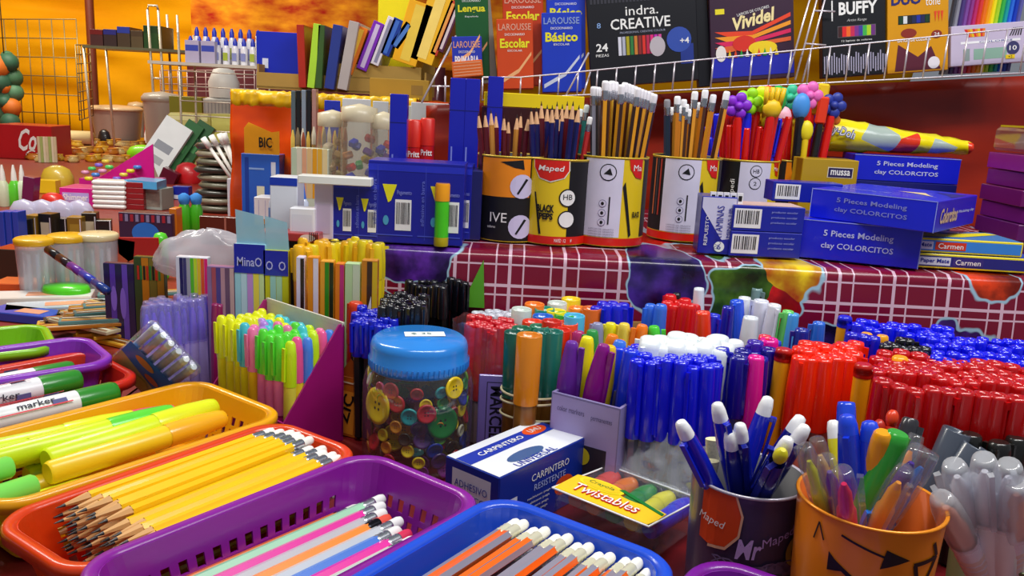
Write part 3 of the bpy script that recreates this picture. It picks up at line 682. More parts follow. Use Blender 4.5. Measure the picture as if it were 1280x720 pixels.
# ------------------------------------------------------------------ the dark printed can with blue pens
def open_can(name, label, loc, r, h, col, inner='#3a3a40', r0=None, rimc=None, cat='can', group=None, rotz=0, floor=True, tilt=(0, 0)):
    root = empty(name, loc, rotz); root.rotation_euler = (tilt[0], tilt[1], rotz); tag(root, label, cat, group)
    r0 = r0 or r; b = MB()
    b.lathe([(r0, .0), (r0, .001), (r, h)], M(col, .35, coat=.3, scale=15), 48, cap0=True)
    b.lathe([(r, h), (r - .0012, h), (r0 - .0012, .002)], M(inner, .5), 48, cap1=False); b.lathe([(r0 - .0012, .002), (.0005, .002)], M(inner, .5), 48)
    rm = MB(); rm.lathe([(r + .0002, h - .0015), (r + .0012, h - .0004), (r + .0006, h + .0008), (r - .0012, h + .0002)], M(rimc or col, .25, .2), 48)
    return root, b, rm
c2 = at(937, 592, TAB + .090)
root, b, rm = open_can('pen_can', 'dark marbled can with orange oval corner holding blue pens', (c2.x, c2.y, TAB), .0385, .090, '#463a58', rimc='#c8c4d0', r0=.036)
r = .0383
b.cyl_shape(r, [(-.030 - .012, .089), (-.018, .089), (-.0135, .076), (-.0145, .062), (-.022, .052), (-.034, .050), (-.042, .052)], M('#e0481a', .35), .0004)
b.cyl_shape(r, [(-.0185, .089), (-.0170, .089), (-.0120, .076), (-.0132, .061), (-.0215, .0500), (-.034, .048), (-.034, .050), (-.022, .052), (-.0145, .062), (-.0135, .076)], M('#e8b090', .35), .0007)
b.cyl_text(r, 'Maped', -.033, .067, .020, .007, W_(), rot=-.1, shear=.2); 
b.cyl_text(r, 'Mr', -.007, .054, .017, .014, M('#c9a6e8', .4), .02, rot=.1, shear=.3); b.cyl_text(r, 'Maped', .013, .062, .026, .008, M('#b896d8', .4), rot=.35, shear=.3)
b.cyl_text(r, "CoLoR'PePS", .006, .022, .058, .016, M('#120e18', .4), .06); b.cyl_text(r, "CoLoR'PePS", .006, .022, .057, .0145, M('#a88ad0', .4), .0, off=.0016)
for (x, z, q) in ((.032, .050, .012), (.040, .030, .010), (.036, .008, .008)): b.cyl_disc(r, x, z, q, q, M('#b89a2a', .4), .0004); b.cyl_disc(r, x, z, q * .6, q * .6, M('#5a4a20', .4), .0008)
for k in range(3): b.cyl_shape(r, [(-.03 + i * .004, .038 + .006 * math.sin(i * .6 + k)) for i in range(16)] + [(-.03 + i * .004, .039 + .006 * math.sin(i * .6 + k)) for i in range(15, -1, -1)], M('#7a6a94', .4), .0005)
b.build('can_body', root); rm.build('rim', root)
bw = lambda: click_pen('#1626c8', '#f4f6fa', .148, .0062, '#2a3ad8')
bw2 = click_pen('#141f8c', '#f4f6fa', .148, .0062, '#23309a'); byb = click_pen('#18208a', '#d8d020', .148, .0062, '#23309a', ball=True)
def into(proto, tu, tv, ztop, L, cx, cy, rr, bz, lab, cat='pen', group=None, spin=0, sc=1, fixed=None):
    """a pen that leans in a cup: its top is at pixel direction (tu,tv) at height ztop; its foot is on the cup floor"""
    top = at(tu, tv, ztop); d0 = top - Vector((cx, cy, bz)); 
    hv = Vector((d0.x, d0.y, 0)); dist = hv.length; dz = ztop - bz; run = math.sqrt(max(1e-6, L * L * sc * sc - dz * dz)) if L * sc > dz else 0
    foot = top - (hv.normalized() * min(run, dist + rr)) ; foot.z = top.z - dz
    d = top - foot; base = top - d.normalized() * L * sc
    return put(proto, base, d, spin, sc, lab, cat, group)
for i, (u, v, h, p, lab) in enumerate([
    (850, 527, .140, bw(), 'blue click pen leaning far left in the dark marbled can'),
    (896, 504, .150, bw(), 'blue click pen standing left of centre in the marbled can'),
    (961, 496, .150, bw(), 'blue click pen leaning right, tallest in the marbled can'),
    (1002, 520, .140, bw2, 'navy click pen with white button, rearmost right of the marbled can'),
    (1008, 532, .138, bw2, 'navy click pen with white button just below the rearmost one'),
    (986, 548, .136, bw2, 'navy click pen with white button lower right of the marbled can'),
    (979, 562, .132, byb, 'navy pen with round yellow button in the marbled can'),
    (925, 530, .138, bw2, 'navy click pen upright in the middle of the marbled can'),
    (912, 540, .132, bw2, 'navy click pen behind the leaning blue one in marbled can')]):
    into(p, u, v, TAB + h - .004, .148, c2.x, c2.y, .02, TAB + .006, lab, group='pens in the marbled can', spin=2.5 + i, sc=1.06)
for (u, v, lab) in ((898, 560, 'bristle brush left behind rim of the marbled can'), (892, 588, 'short bristle brush at the near left rim of marbled can')):
    p = at(u, v, TAB + .096); b = MB(); b.lathe([(.003, 0), (.0035, .08)], M('#b88a50', .5), 10, cap0=True)
    bb = MB(); bb.lathe([(.0042, .078), (.0062, .094), (.0066, .098)], M('#e8dcae', .9, scale=600, var=.35), 14, cap1=True, sy=.6); e = mk('paint_brush', [('handle', b, None), ('bristles', bb, None)])
    put(e, (p.x, p.y + .002, TAB + .004), (-.03, 0, 1), 0, 1, lab, 'brush')

# ------------------------------------------------------------------ orange cup with hand-drawn arrows
oc = at(1087, 632, TAB + .100)
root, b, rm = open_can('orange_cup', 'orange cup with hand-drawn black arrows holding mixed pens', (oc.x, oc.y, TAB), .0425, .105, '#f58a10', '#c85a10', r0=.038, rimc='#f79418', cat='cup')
r = .042; Kk = K_()
def cup_r(z): return .038 + .0045 * z / .105
def cs(pts, off=.0005):
    vs, fs = strips(pts, .005); b.add([((cup_r(z) + off) * math.sin(x / .041), -(cup_r(z) + off) * math.cos(x / .041), z) for x, z in vs], fs, Kk)
def stroke(x0, z0, x1, z1, w):
    n = 8; dx, dz = x1 - x0, z1 - z0; l = math.hypot(dx, dz); nx, nz_ = -dz / l * w / 2, dx / l * w / 2
    for i in range(n):
        a, c = i / n, (i + 1) / n; cs([(x0 + dx * a - nx, z0 + dz * a - nz_), (x0 + dx * c - nx, z0 + dz * c - nz_), (x0 + dx * c + nx, z0 + dz * c + nz_), (x0 + dx * a + nx, z0 + dz * a + nz_)])
stroke(-.030, .096, -.004, .088, .0014); cs([(-.006, .0935), (.008, .0875), (-.008, .081)])
stroke(.011, .084, .030, .086, .0028); stroke(.030, .086, .024, .096, .0028); stroke(.030, .086, .020, .066, .0028); stroke(.012, .084, .017, .068, .0028)
stroke(-.034, .079, -.018, .069, .0028); cs([(-.036, .083), (-.026, .074), (-.036, .071)]); stroke(-.044, .098, -.047, .086, .001); stroke(-.044, .098, -.040, .088, .001)
b.build('cup_body', root); rm.build('rim', root)
yb = '#e8c010'
items = [
    (1058, 503, .140, stick_pen('#1c46d8', '#1c46d8', .15, .0072, .0068, .07, False), 'blue pen with rounded blue end behind the pair in orange cup'),
    (1087, 530, .150, click_pen('#1736d0', '#1c46e0', .152, .0078, '#1736d0'), 'fat blue ballpoint, right one of the pair in orange cup'),
    (1059, 522, .152, click_pen('#1736d0', '#1c46e0', .152, .0078, '#1736d0'), 'fat blue ballpoint, left one of the pair in orange cup'),
    (1040, 521, .140, click_pen('#e0d81c', '#e8e8e8', .148, .006, '#c8c8c8'), 'yellow pen with grey end left of blue pair in cup'),
    (1124, 541, .150, marker('#2fa032', '#2f9a30', .15, .0095, .07, .7), 'fat green marker in the orange cup'),
    (1104, 540, .150, marker('#f0a010', '#f0a010', .15, .0075, .06, .7), 'amber pen between blue and green in orange cup'),
    (1118, 508, .145, click_pen('#d8301a', '#e0401c', .148, .006, '#d8301a', ball=True), 'red pen with round red end behind the green marker'),
    (1101, 518, .140, click_pen('#a8201a', '#b82a1a', .148, .0055, '#a8201a', ball=True), 'darker red round-ended pen behind the green marker'),
    (1139, 523, .143, marker('#303036', '#303036', .15, .0065, .05, .8), 'black pen at the back right of the orange cup'),
    (1148, 540, .140, gel_pen('#f08a18', L=.148, r=.006), 'clear-capped orange pen behind the purple one in cup'),
    (1004, 553, .142, gel_pen('#d8d020', L=.148, r=.006), 'clear-capped yellow gel pen at far left of orange cup'),
    (1020, 545, .146, gel_pen('#e0a848', L=.148, r=.006), 'clear-capped amber gel pen at left of orange cup'),
    (1031, 568, .140, gel_pen('#5a1a86', '#7a4a9a', L=.148, r=.0065), 'clear-capped dark purple gel pen at left of orange cup'),
    (1053, 584, .140, gel_pen('#e01850', '#e83a6a', L=.148, r=.007, grip='#d81850'), 'clear-capped crimson gel pen near left rim of orange cup'),
    (1008, 580, .120, stick_pen('#3a96e0', '#3a96e0', .13, .006, .0055, .05, False), 'sky blue pen at the far left rim of orange cup'),
    (1064, 613, .116, stick_pen('#2a78e0', '#2a78e0', .12, .0055, .005, .05, False), 'short bright blue pen in front of crimson one in cup'),
    (1116, 603, .122, stick_pen('#2a7ae8', '#2a7ae8', .13, .0068, .006, .05, False), 'bright blue pen leaning at near rim of orange cup'),
    (1134, 583, .138, gel_pen('#f09a18', '#f0a030', L=.148, r=.007, grip='#f08a10'), 'clear-capped orange gel pen with ribbed grip in cup'),
    (1151, 560, .146, gel_pen('#4a1a96', '#7a4ab0', L=.15, r=.0075), 'clear-capped violet gel pen at right of orange cup'),
    (1167, 562, .142, gel_pen('#2a80d8', '#4a9ae8', L=.148, r=.0065), 'clear-capped blue gel pen at far right of orange cup')]
for i, (u, v, h, p, lab) in enumerate(items):
    near = v > 550
    into(p, u, v, TAB + h, .15, oc.x, oc.y, .025, TAB + .005, lab, group='pens in the orange cup', spin=i * 1.3)
# ------------------------------------------------------------------ white and clear pens in a cup at the right edge
wc = Vector((.350, .520, TAB)); 
root, b, rm = open_can('pen_cup', 'cup at right edge holding white clear-capped pens', (wc.x, wc.y, TAB), .040, .055, '#6a7048', r0=.038, cat='cup'); b.build('cup_body', root); rm.build('rim', root)
wp = gel_pen('#f6f4ff', '#faf8ff', .15, .0085, cap='#f4f6fa'); wp2 = gel_pen('#f0a080', '#efeaff', .15, .0085, cap='#f4f6fa', grip='#e8d0c8')
for i, (u, v, h, p, lab) in enumerate([(1176, 622, .115, wp2, 'white clear-capped pen fallen outward at left of right edge cup'), (1192, 580, .132, wp, 'white pen with clear cap, leaning back left in edge cup'),
    (1230, 572, .140, wp, 'white pen with square clear cap, centre of edge cup'), (1262, 580, .140, wp, 'white pen with clear cap, right rear of edge cup'),
    (1272, 604, .130, wp2, 'white pen with clear cap and pale grip, rightmost in edge cup'), (1213, 600, .120, wp, 'white pen with clear cap in front middle of edge cup')]):
    into(p, u, v, TAB + h, .15, wc.x, wc.y, .03, TAB + .006, lab, group='white pens at the right edge', spin=1.5 * i)
# ------------------------------------------------------------------ standing pens on the right of the front table
def tray(u0, v0, u1, v1, h, dep, col, label, z=TAB, name='pen_tray', cat='tray', rot=0, face=None, t=.0025):
    """open topped box; (u0,v0)-(u1,v1) = its front top edge"""
    a, c = at(u0, v0, z + h), at(u1, v1, z + h); w = (c - a).length; ang = math.atan2(c.y - a.y, c.x - a.x)
    mid = (a + c) / 2; n = Vector((-math.sin(ang), math.cos(ang), 0)); ctr = mid + n * dep / 2
    root = empty(name, (ctr.x, ctr.y, z + .0005), ang); tag(root, label, cat); b = MB(); m = M(col, .6)
    b.box((0, 0, t / 2), (w, dep, t), m)
    for s in (-1, 1): b.box((0, s * (dep - t) / 2, h / 2 + t / 2), (w, t, h - t), m); b.box((s * (w - t) / 2, 0, h / 2 + t / 2), (t, dep - 2 * t - .0002, h - t), m)
    T = Matrix.Translation((0, -dep / 2, h / 2)) @ Matrix.Rotation(R(90), 4, 'X')
    if face: face(b, T, w, h)
    b.build('tray_body', root); return root, ctr
def cup(u, v, r, h, col, label, clear=False, cat='pen holder'):
    c = at(u, v, TAB + h); root, b, rm = open_can('pen_holder', label, (c.x, c.y, TAB + .0005), r, h, col, cat=cat)
    if clear:
        b = MB(); b.lathe([(r, 0), (r, h)], GL(col, .05, .06), 32, cap0=True)
    b.build('holder_body', root); rm.build('rim', root); return c
BL = '#1420d8'
# blue capped stick pens, front centre
row(stick_pen('#1018e0', '#9aa0bc', .145, .0068, .0045, .078), 797, 449, 893, 462, 6, rows=3, dv=-7, L=.145, label='blue-capped stick pen in the centre block', group='blue stick pens', lean=(0, .02))
for (u, v, lx, lab) in ((776, 432, .12, 'first'), (787, 442, .05, 'second')):
    row(stick_pen('#1a3ae8', '#c8d4f4', .145, .0075, .0055, .062), u, v, u, v, 1, L=.145, lean=(lx, 0), label='bright blue capped pen leaning at left of blue block, %s from left' % lab, group='blue stick pens')
row(stick_pen('#1a1090', '#a8a8c0', .145, .0085, .005, .06), 922, 449, 958, 449, 3, rows=2, dv=-9, L=.145, label='thick navy-capped pen right of the blue block', group='navy pens')
row(stick_pen('#1c22b8', '#a8a8c0', .150, .007, .005, .06), 901, 438, 901, 438, 1, L=.15, lean=(-.1, 0), label='blue capped pen leaning between blue block and navy block', group='navy pens')
# box of thick coloured markers
def fc(b, T, w, h):
    b.rect(0, 0, w - .002, h - .003, M('#a79ad2', .5), T, .0003); b.rect(0, -.018, w * .7, h * .5, M('#2a2630', .5), T, .0006); b.disc(0, -.006, .008, .008, M('#d8c81c', .5), T, .0009)
    b.text('color markers', -w * .2, h * .36, w * .4, .005, M('#5a5080', .5), T, z=.0008); b.text('permanentes', w * .25, h * .33, w * .3, .005, M('#5a5080', .5), T, z=.0008)
tray(690, 490, 776, 512, .088, .040, '#8a80b4', 'lavender paper box holding purple, yellow and magenta markers', face=fc)
for (u, v, c, nm, lx, L) in ((715, 428, '#6a2aa0', 'purple', .05, .148), (735, 423, '#f2e818', 'yellow', .06, .15), (757, 436, '#8a0f86', 'magenta', .10, .148), (776, 425, '#3a7ae8', 'sky blue', .16, .15)):
    row(marker(c, c, L, .0088, .075, .55), u, v, u, v, 1, L=L, lean=(lx, -.02), label='%s tapered marker at the front of the lavender box' % nm, cat='marker', group='tapered markers')
for (u, v, c, nm, lx) in ((722, 414, '#b02a70', 'raspberry', .02), (749, 404, '#8a90b8', 'grey', .03), (741, 416, '#2a9a4a', 'green', 0), (768, 422, '#f08018', 'orange', .08), (762, 431, '#f0c818', 'amber', .1)):
    row(marker(c, c, .15, .0078, .07, .6), u, v, u, v, 1, L=.15, lean=(lx, 0), label='%s tapered marker in second row of the lavender box' % nm, cat='marker', group='tapered markers')
for (u, v, c, nm, lx) in ((762, 404, '#e8e018', 'yellow', .0), (803, 410, '#f47a14', 'orange', .12), (816, 410, '#4ad03a', 'lime green', -.1), (781, 408, '#e8d04a', 'straw yellow', 0)):
    row(marker(c, c, .15, .0078, .07, .6), u, v, u, v, 1, L=.15, lean=(lx, 0), label='%s tapered marker behind the lavender box' % nm, cat='marker', group='tapered markers')
# rubber banded bundle of green markers round an orange one
bc = at(664, 415, TAB + .15 * ZS)
def hollow(col, L=.15, r=.0095, name='thick_marker'):
    def f():
        b = MB(); b.lathe([(r * .9, 0), (r * .92, L - .07)], M('#8a5a20', .3), 16, cap0=True)
        c = MB(); cm = M(col, .22, coat=.4); c.lathe([(r, L - .07), (r * 1.02, L - .001), (r * .96, L), (r * .86, L - .001), (r * .84, L - .006), (.0001, L - .0062)], cm, 20)
        return mk(name, [('barrel', b, None), ('cap', c, None)])
    return protos(('hollow', col, L, r), f)
row(hollow('#d88014', .15, .0105), 660, 422, 660, 422, 1, L=.15, label='thick orange marker with hollow cap held by rubber bands', cat='marker')
for (u, v, c, nm) in ((641, 415, '#12584a', 'leftmost dark green'), (679, 414, '#14685a', 'front right dark green'), (693, 416, '#1a6e62', 'rightmost dark green'), (652, 408, '#186a4c', 'rear left dark green'), (676, 405, '#1a7a5a', 'rear right dark green'), (701, 410, '#d8280c', 'red-orange'), (690, 404, '#c82410', 'rear red')):
    row(hollow(c, .148, .0085), u, v, u, v, 1, L=.148, label='%s marker of the rubber banded bundle' % nm, cat='marker', group='banded bundle')
for k, z in enumerate((.078, .070, .055)):
    b = MB(); n = 40; b.tube([(.030 * math.cos(2 * math.pi * i / n), .0215 * math.sin(2 * math.pi * i / n), 0.0015 * math.sin(2 * math.pi * i / n + k * 2)) for i in range(n)], .0011, M('#cbbf98', .6), 6, closed=True)
    o = b.build('rubber_band', loc=(bc.x + .006, bc.y + .002, TAB + z), rotz=0); tag(o, 'pale rubber band around green and orange markers, %s' % ('top', 'middle', 'lowest')[['top', 'middle', 'lowest'].index(('top', 'middle', 'lowest')[k])], 'rubber band', 'rubber bands')
# colourful marker tops behind the bundle
for (u, v, c, nm) in ((678, 396, '#1a62c8', 'blue'), (694, 391, '#f0dc14', 'yellow'), (706, 394, '#3aa82a', 'green'), (719, 399, '#4ab4dc', 'sky blue'), (709, 402, '#f04a18', 'vermilion'), (668, 402, '#e03a18', 'red'),
    (724, 384, '#ee8418', 'orange'), (738, 388, '#d8641a', 'rust orange'), (712, 377, '#f0cf18', 'golden'), (668, 384, '#f07818', 'light orange'), (681, 388, '#128a74', 'teal'), (697, 380, '#cfd6d0', 'white'), (652, 388, '#c8d4cc', 'pale grey')):
    row(hollow(c, .145, .0095), u, v, u, v, 1, L=.145, label='%s marker top in the mixed cluster behind green bundle' % nm, cat='marker', group='mixed marker cluster')
# red pens in a film bag with lavender card
row(stick_pen('#c81422', '#d8c8cc', .136, .0058, .005, .085), 590, 407, 642, 412, 6, rows=3, dv=-5, L=.136, label='red-capped pen inside the film bag right of jar', group='red pens in film')
row(stick_pen('#d8dce8', '#d8c8cc', .124, .0052, .004, .03), 596, 394, 650, 397, 6, rows=2, dv=-5, L=.124, label='white-capped pen behind the red pens in film', group='white caps behind the film')
fa = at(616, 404, TAB + .124)
b = MB()
for k in range(2): pass
bag = sheet('film_bag', lambda a, bb: ((.036 + .004 * bb) * math.cos(a * 2 * math.pi) + .004 * nz(a * 12, bb * 4), (.030) * math.sin(a * 2 * math.pi) + .004 * nz(a * 12 + 5, bb * 4), .002 + .124 * bb + .004 * nz(a * 20, 2) * bb), 60, 12, FILM(), 0)
bag.location = (fa.x + .002, fa.y + .004, TAB); tag(bag, 'crinkled clear film bag wrapped around the red pens', 'bag')
c = Carton('label_card', 'upright lavender card lettered MARCEL in front of red pens', 'card', tuple(at(617, 520, TAB + .045) - Vector((0, 0, .045))), (.030, .003, .085), 0, '#8a78d0')
c.mb.text('MARCEL', .002, .006, .052, .012, M('#181428', .5), c.F, .02, rot=R(-90)); c.mb.rect(.002, .006, .019, .060, M('#181428', .5), c.F, .0003); c.mb.rect(.002, .006, .0176, .0586, M('#8a78d0', .5), c.F, .0005); c.done()
# blue capped black pens left of the jar, black bundle behind
row(stick_pen('#1420c0', '#17171c', .136, .0058, .0046, .04, False), 447, 401, 490, 406, 5, rows=4, dv=-5, L=.136, label='blue-capped black pen left of the jar', group='blue-capped black pens')
row(stick_pen('#1a24e0', '#d8dae0', .118, .006, .0046, .045), 464, 412, 464, 412, 1, L=.118, label='single blue-capped pen with pale barrel left of jar lid')
row(stick_pen('#c81a1a', '#17171c', .124, .005, .0046, .012, False), 478, 394, 496, 397, 3, rows=2, dv=-5, L=.124, label='pen with small red end left of the jar', group='red-ended pens')
row(stick_pen('#16161c', '#101014', .150, .0052, .0046, .04, False, plug='#b8bcc0'), 480, 383, 527, 385, 7, rows=4, dv=-5, L=.15, label='black pen with pale end in the round bundle', group='black pens in the round bundle')
row(marker('#d83a14', '#c82a14', .14, .008, .05, .8), 444, 378, 444, 378, 1, L=.14, label='red-orange marker at the left of the black bundle', cat='marker')
row(stick_pen('#17181e', '#0d0d12', .150, .0052, .0046, .04, False, plug='#c8ccd0'), 512, 352, 556, 362, 7, rows=4, dv=-6, L=.15, label='black pen with pale end below the blue glue boxes', group='black pens below the glue boxes')
row(stick_pen('#0e0f18', '#0b0b14', .152, .0055, .005, .04, False), 556, 350, 585, 356, 4, rows=2, dv=-6, L=.152, label='plain black pen beside red cartons', group='plain black pens')
row(marker('#e8ebf2', '#1424c8', .15, .0062, .03, .75, tip='#2438c8'), 481, 328, 520, 324, 4, rows=2, dv=-6, L=.156, label='blue pen with white cap below the glue boxes', group='white-capped blue pens')
for i, (u, v, w, h, lab) in enumerate(((568, 385, .036, .075, 'red carton beside green triangle card'), (606, 385, .050, .07, 'wider red carton at the foot of the fruit cloth'))):
    c = Carton('small_carton', lab, 'box', tuple(at(u, v, TAB + .06) - Vector((0, 0, .06))), (w, .03, h + .035), 0, '#c01410'); c.mb.rect(0, -.01, w * .7, .01, M('#e04a30', .5), c.F); c.done()
p = at(592, 366, TAB + .12); b = MB(); b.prism([(-.013, -.02), (.013, -.02), (.010, .034)], 0, .0012, M('#5aa82a', .4), Matrix.Rotation(R(90), 4, 'X')); o = b.build('triangle_card', loc=(p.x, p.y - .01, TAB + .126)); tag(o, 'green triangular card with pale edge standing on red cartons', 'card')
# blue, sky and red caps in the back row
row(marker(BL, '#d8dae4', .15, .0078, .05, .7), 746, 382, 778, 386, 3, rows=2, dv=-6, L=.15, label='blue-capped marker in the far row before the cloth', cat='marker', group='far blue markers')
row(marker('#3a74e8', '#3a74e8', .15, .0068, .07, .8), 812, 380, 826, 384, 2, L=.15, label='sky blue marker in the far row before the cloth', cat='marker', group='far sky blue markers')
row(marker('#d81410', '#d81410', .15, .0078, .07, .75), 834, 377, 868, 384, 4, rows=2, dv=-5, L=.15, label='red marker in the far row before the cloth', cat='marker', group='far red markers')
row(stick_pen('#d02a12', '#3a1410', .152, .0042, .004, .04, False), 795, 352, 862, 358, 8, rows=2, dv=-6, L=.156, label='thin red pen at the foot of the fruit cloth', group='thin red pens')
row(stick_pen('#14161a', '#0e0e10', .152, .005, .0046, .05, False), 846, 366, 866, 356, 2, L=.156, label='black pen among thin red ones at the fruit cloth', group='black pens at the cloth')
# cardboard flap edge behind the coloured markers
tray(715, 402, 872, 404, .100, .035, '#b08a4c', 'torn kraft cardboard box behind the tapered markers')
# white fluffy caps
row(marker('#e6eef0', '#dfe6ea', .15, .0105, .05, .8, cr=.4), 812, 432, 905, 437, 6, rows=3, dv=-6, L=.15, label='white-capped marker behind the blue stick pens', cat='marker', group='white-capped markers')
row(marker('#eef2f6', '#dfe6ee', .15, .009, .06, .75), 892, 420, 920, 424, 2, L=.152, label='white marker beside the orange-red one, behind navy pens', cat='marker', group='white-capped markers')
# white and blue pens
for (u, v, c, bcol, L, lx, rr, lab) in ((875, 362, '#dfe6f2', '#e8ecf4', .165, -.06, .0062, 'slim white pen leaning left before the fruit cloth'), (880, 392, '#f03a14', '#f0401c', .152, -.06, .008, 'orange-red capped pen left of the white pens'),
    (892, 393, '#1a28d0', '#2030c0', .150, 0, .007, 'blue pen just right of the orange-red capped one'), (909, 388, '#1c1ea8', '#d89018', .150, 0, .0065, 'navy-capped pen with amber barrel among white pens'),
    (921, 374, '#2a5ae8', '#a8c4e8', .156, -.10, .008, 'tall blue-capped pen leaning left among white pens'), (938, 358, '#2a60e0', '#2a60e0', .162, 0, .0078, 'tallest blue pen before the fruit cloth'),
    (930, 372, '#e8eef4', '#dfe4ee', .156, 0, .0075, 'white pen behind the tall blue ones'), (946, 364, '#7a9a9c', '#88a8a8', .158, 0, .007, 'grey green pen behind the white pens'), (952, 378, '#dfe2f2', '#e6e6f2', .156, 0, .009, 'thick white pen, left of the two thick ones'),
    (970, 385, '#e6e8f4', '#e6e6f2', .154, .02, .0078, 'white pen right of the two thick ones'), (940, 398, '#dfe6ee', '#dfe6ee', .150, 0, .0085, 'white pen in front of the tallest blue pen'), (985, 392, '#6ad46a', '#6ad46a', .15, .03, .0065, 'light green pen beside the sky blue one'),
    (991, 394, '#4aa0e8', '#4a9ae0', .15, .02, .0065, 'sky blue pen beside the light green one'), (1003, 411, '#1a2a9a', '#1a2a9a', .148, 0, .0075, 'navy round-topped pen behind orange-red pens'), (1025, 406, '#2a6ad8', '#c8d0d8', .148, 0, .0068, 'blue-topped clear pen behind the orange-red pens')):
    row(stick_pen(c, bcol, L, rr, rr * .8, L * .42, False), u, v, u, v, 1, L=L, lean=(lx, 0), label=lab, group='mixed pens before the cloth')
# pinks
for (u, v, c, lx, rr, lab) in ((945, 446, '#f01a9a', .0, .0075, 'hot pink pen right of the navy pens'), (962, 428, '#e0109a', -.04, .009, 'tall magenta pen between pink and yellow ones'), (946, 432, '#3a14a8', 0, .008, 'violet capped pen behind the hot pink one'), (956, 424, '#e82a4a', 0, .0065, 'coral pink pen behind the magenta one'), (972, 425, '#1a3ac8', 0, .006, 'blue pen end at the left of the orange-red block')):
    row(stick_pen(c, c, .15, rr, rr * .8, .075, False), u, v, u, v, 1, L=.15, lean=(lx, 0), label=lab, group='pink pens')
# yellow barrels
yb_ = marker('#c01c10', '#ffaa12', .15, .0068, .012, .95, clip=False)
for (u, v, lab) in ((981, 441, 'yellow-barrelled pen with red end at left of orange-red block'), (1079, 461, 'yellow-barrelled pen with red end dividing the red blocks')):
    row(yb_, u, v, u, v, 1, L=.15, label=lab, group='yellow-barrelled pens')
row(marker('#1a24d8', '#ffaa12', .158, .0065, .012, .95, clip=False), 1058, 397, 1058, 397, 1, L=.158, label='yellow-barrelled pen with blue end at left of blue caps')
row(marker('#ffaa12', '#ffaa12', .15, .0068, .03, .9, clip=False), 1126, 446, 1126, 446, 1, L=.15, label='yellow pen end just below the black caps')
row(marker('#ffaa12', '#ffaa12', .15, .0055, .03, .9, clip=False), 1081, 418, 1103, 419, 2, L=.15, label='yellow pen end between blue caps', group='yellow pen ends')
# orange red block, deep red block, black caps, blue block
def fc2(b, T, w, h): b.rect(0, 0, w - .002, h - .002, M('#8a1a10', .5), T)
orr = stick_pen('#f42808', '#f8a890', .15, .0082, .0065, .075)
row(orr, 1001, 446, 1068, 447, 5, rows=4, dv=-5, L=.15, label='orange-red capped pen in the left red block', group='orange-red pens')
row(stick_pen('#c40c10', '#e89890', .148, .0082, .006, .075), 1098, 463, 1283, 486, 10, rows=4, dv=-8, L=.148, label='deep red capped pen in the right red block', group='deep red pens')
row(stick_pen('#b80a0e', '#e89890', .148, .0085, .006, .075), 1103, 478, 1290, 504, 10, L=.148, label='deep red capped pen in the nearest row of all', group='deep red pens nearest')
row(stick_pen('#101318', '#18181c', .15, .0062, .005, .05, False), 1108, 432, 1158, 440, 5, rows=2, dv=-7, L=.15, label='black-capped pen between red and blue blocks', group='black-capped pens')
row(stick_pen('#1018e8', '#c8d0f0', .148, .0062, .0048, .05), 1170, 448, 1300, 462, 9, rows=5, dv=-8, du=-4, L=.148, label='blue-capped pen in the right-hand block', group='blue-capped pens in the right block')
row(stick_pen('#1018e8', '#c8d0f0', .150, .0070, .0048, .05), 1070, 408, 1185, 420, 9, rows=2, dv=-7, L=.15, label='blue-capped pen behind the black caps', group='blue-capped pens behind the black caps')
row(stick_pen('#1416c8', '#c8d0f0', .150, .0072, .0048, .05), 1066, 421, 1092, 424, 3, L=.15, label='dark blue capped pen left of the black caps', group='dark blue capped pens')
# grey hollow markers and dark tops at right edge
for (u, v, c, L, lean, lab) in ((1196, 536, '#4a5260', .13, (.30, .05), 'grey hollow-ended marker leaning, left of the two'), (1226, 552, '#4a5260', .125, (.42, .0), 'grey hollow-ended marker leaning, right of the two')):
    row(hollow(c, L, .0095), u, v, u, v, 1, L=L * .97, lean=lean, label=lab, cat='marker', group='grey hollow markers')
for (u, v, lab) in ((1252, 552, 'black pen top at right behind white pens'), (1270, 546, 'second black pen top at the right edge'), (1214, 545, 'black pen top between the grey markers')):
    row(marker('#1a1a18', '#1a1a18', .12, .0085, .05, .8), u, v, u, v, 1, L=.12, label=lab, cat='marker', group='black tops at the right edge')
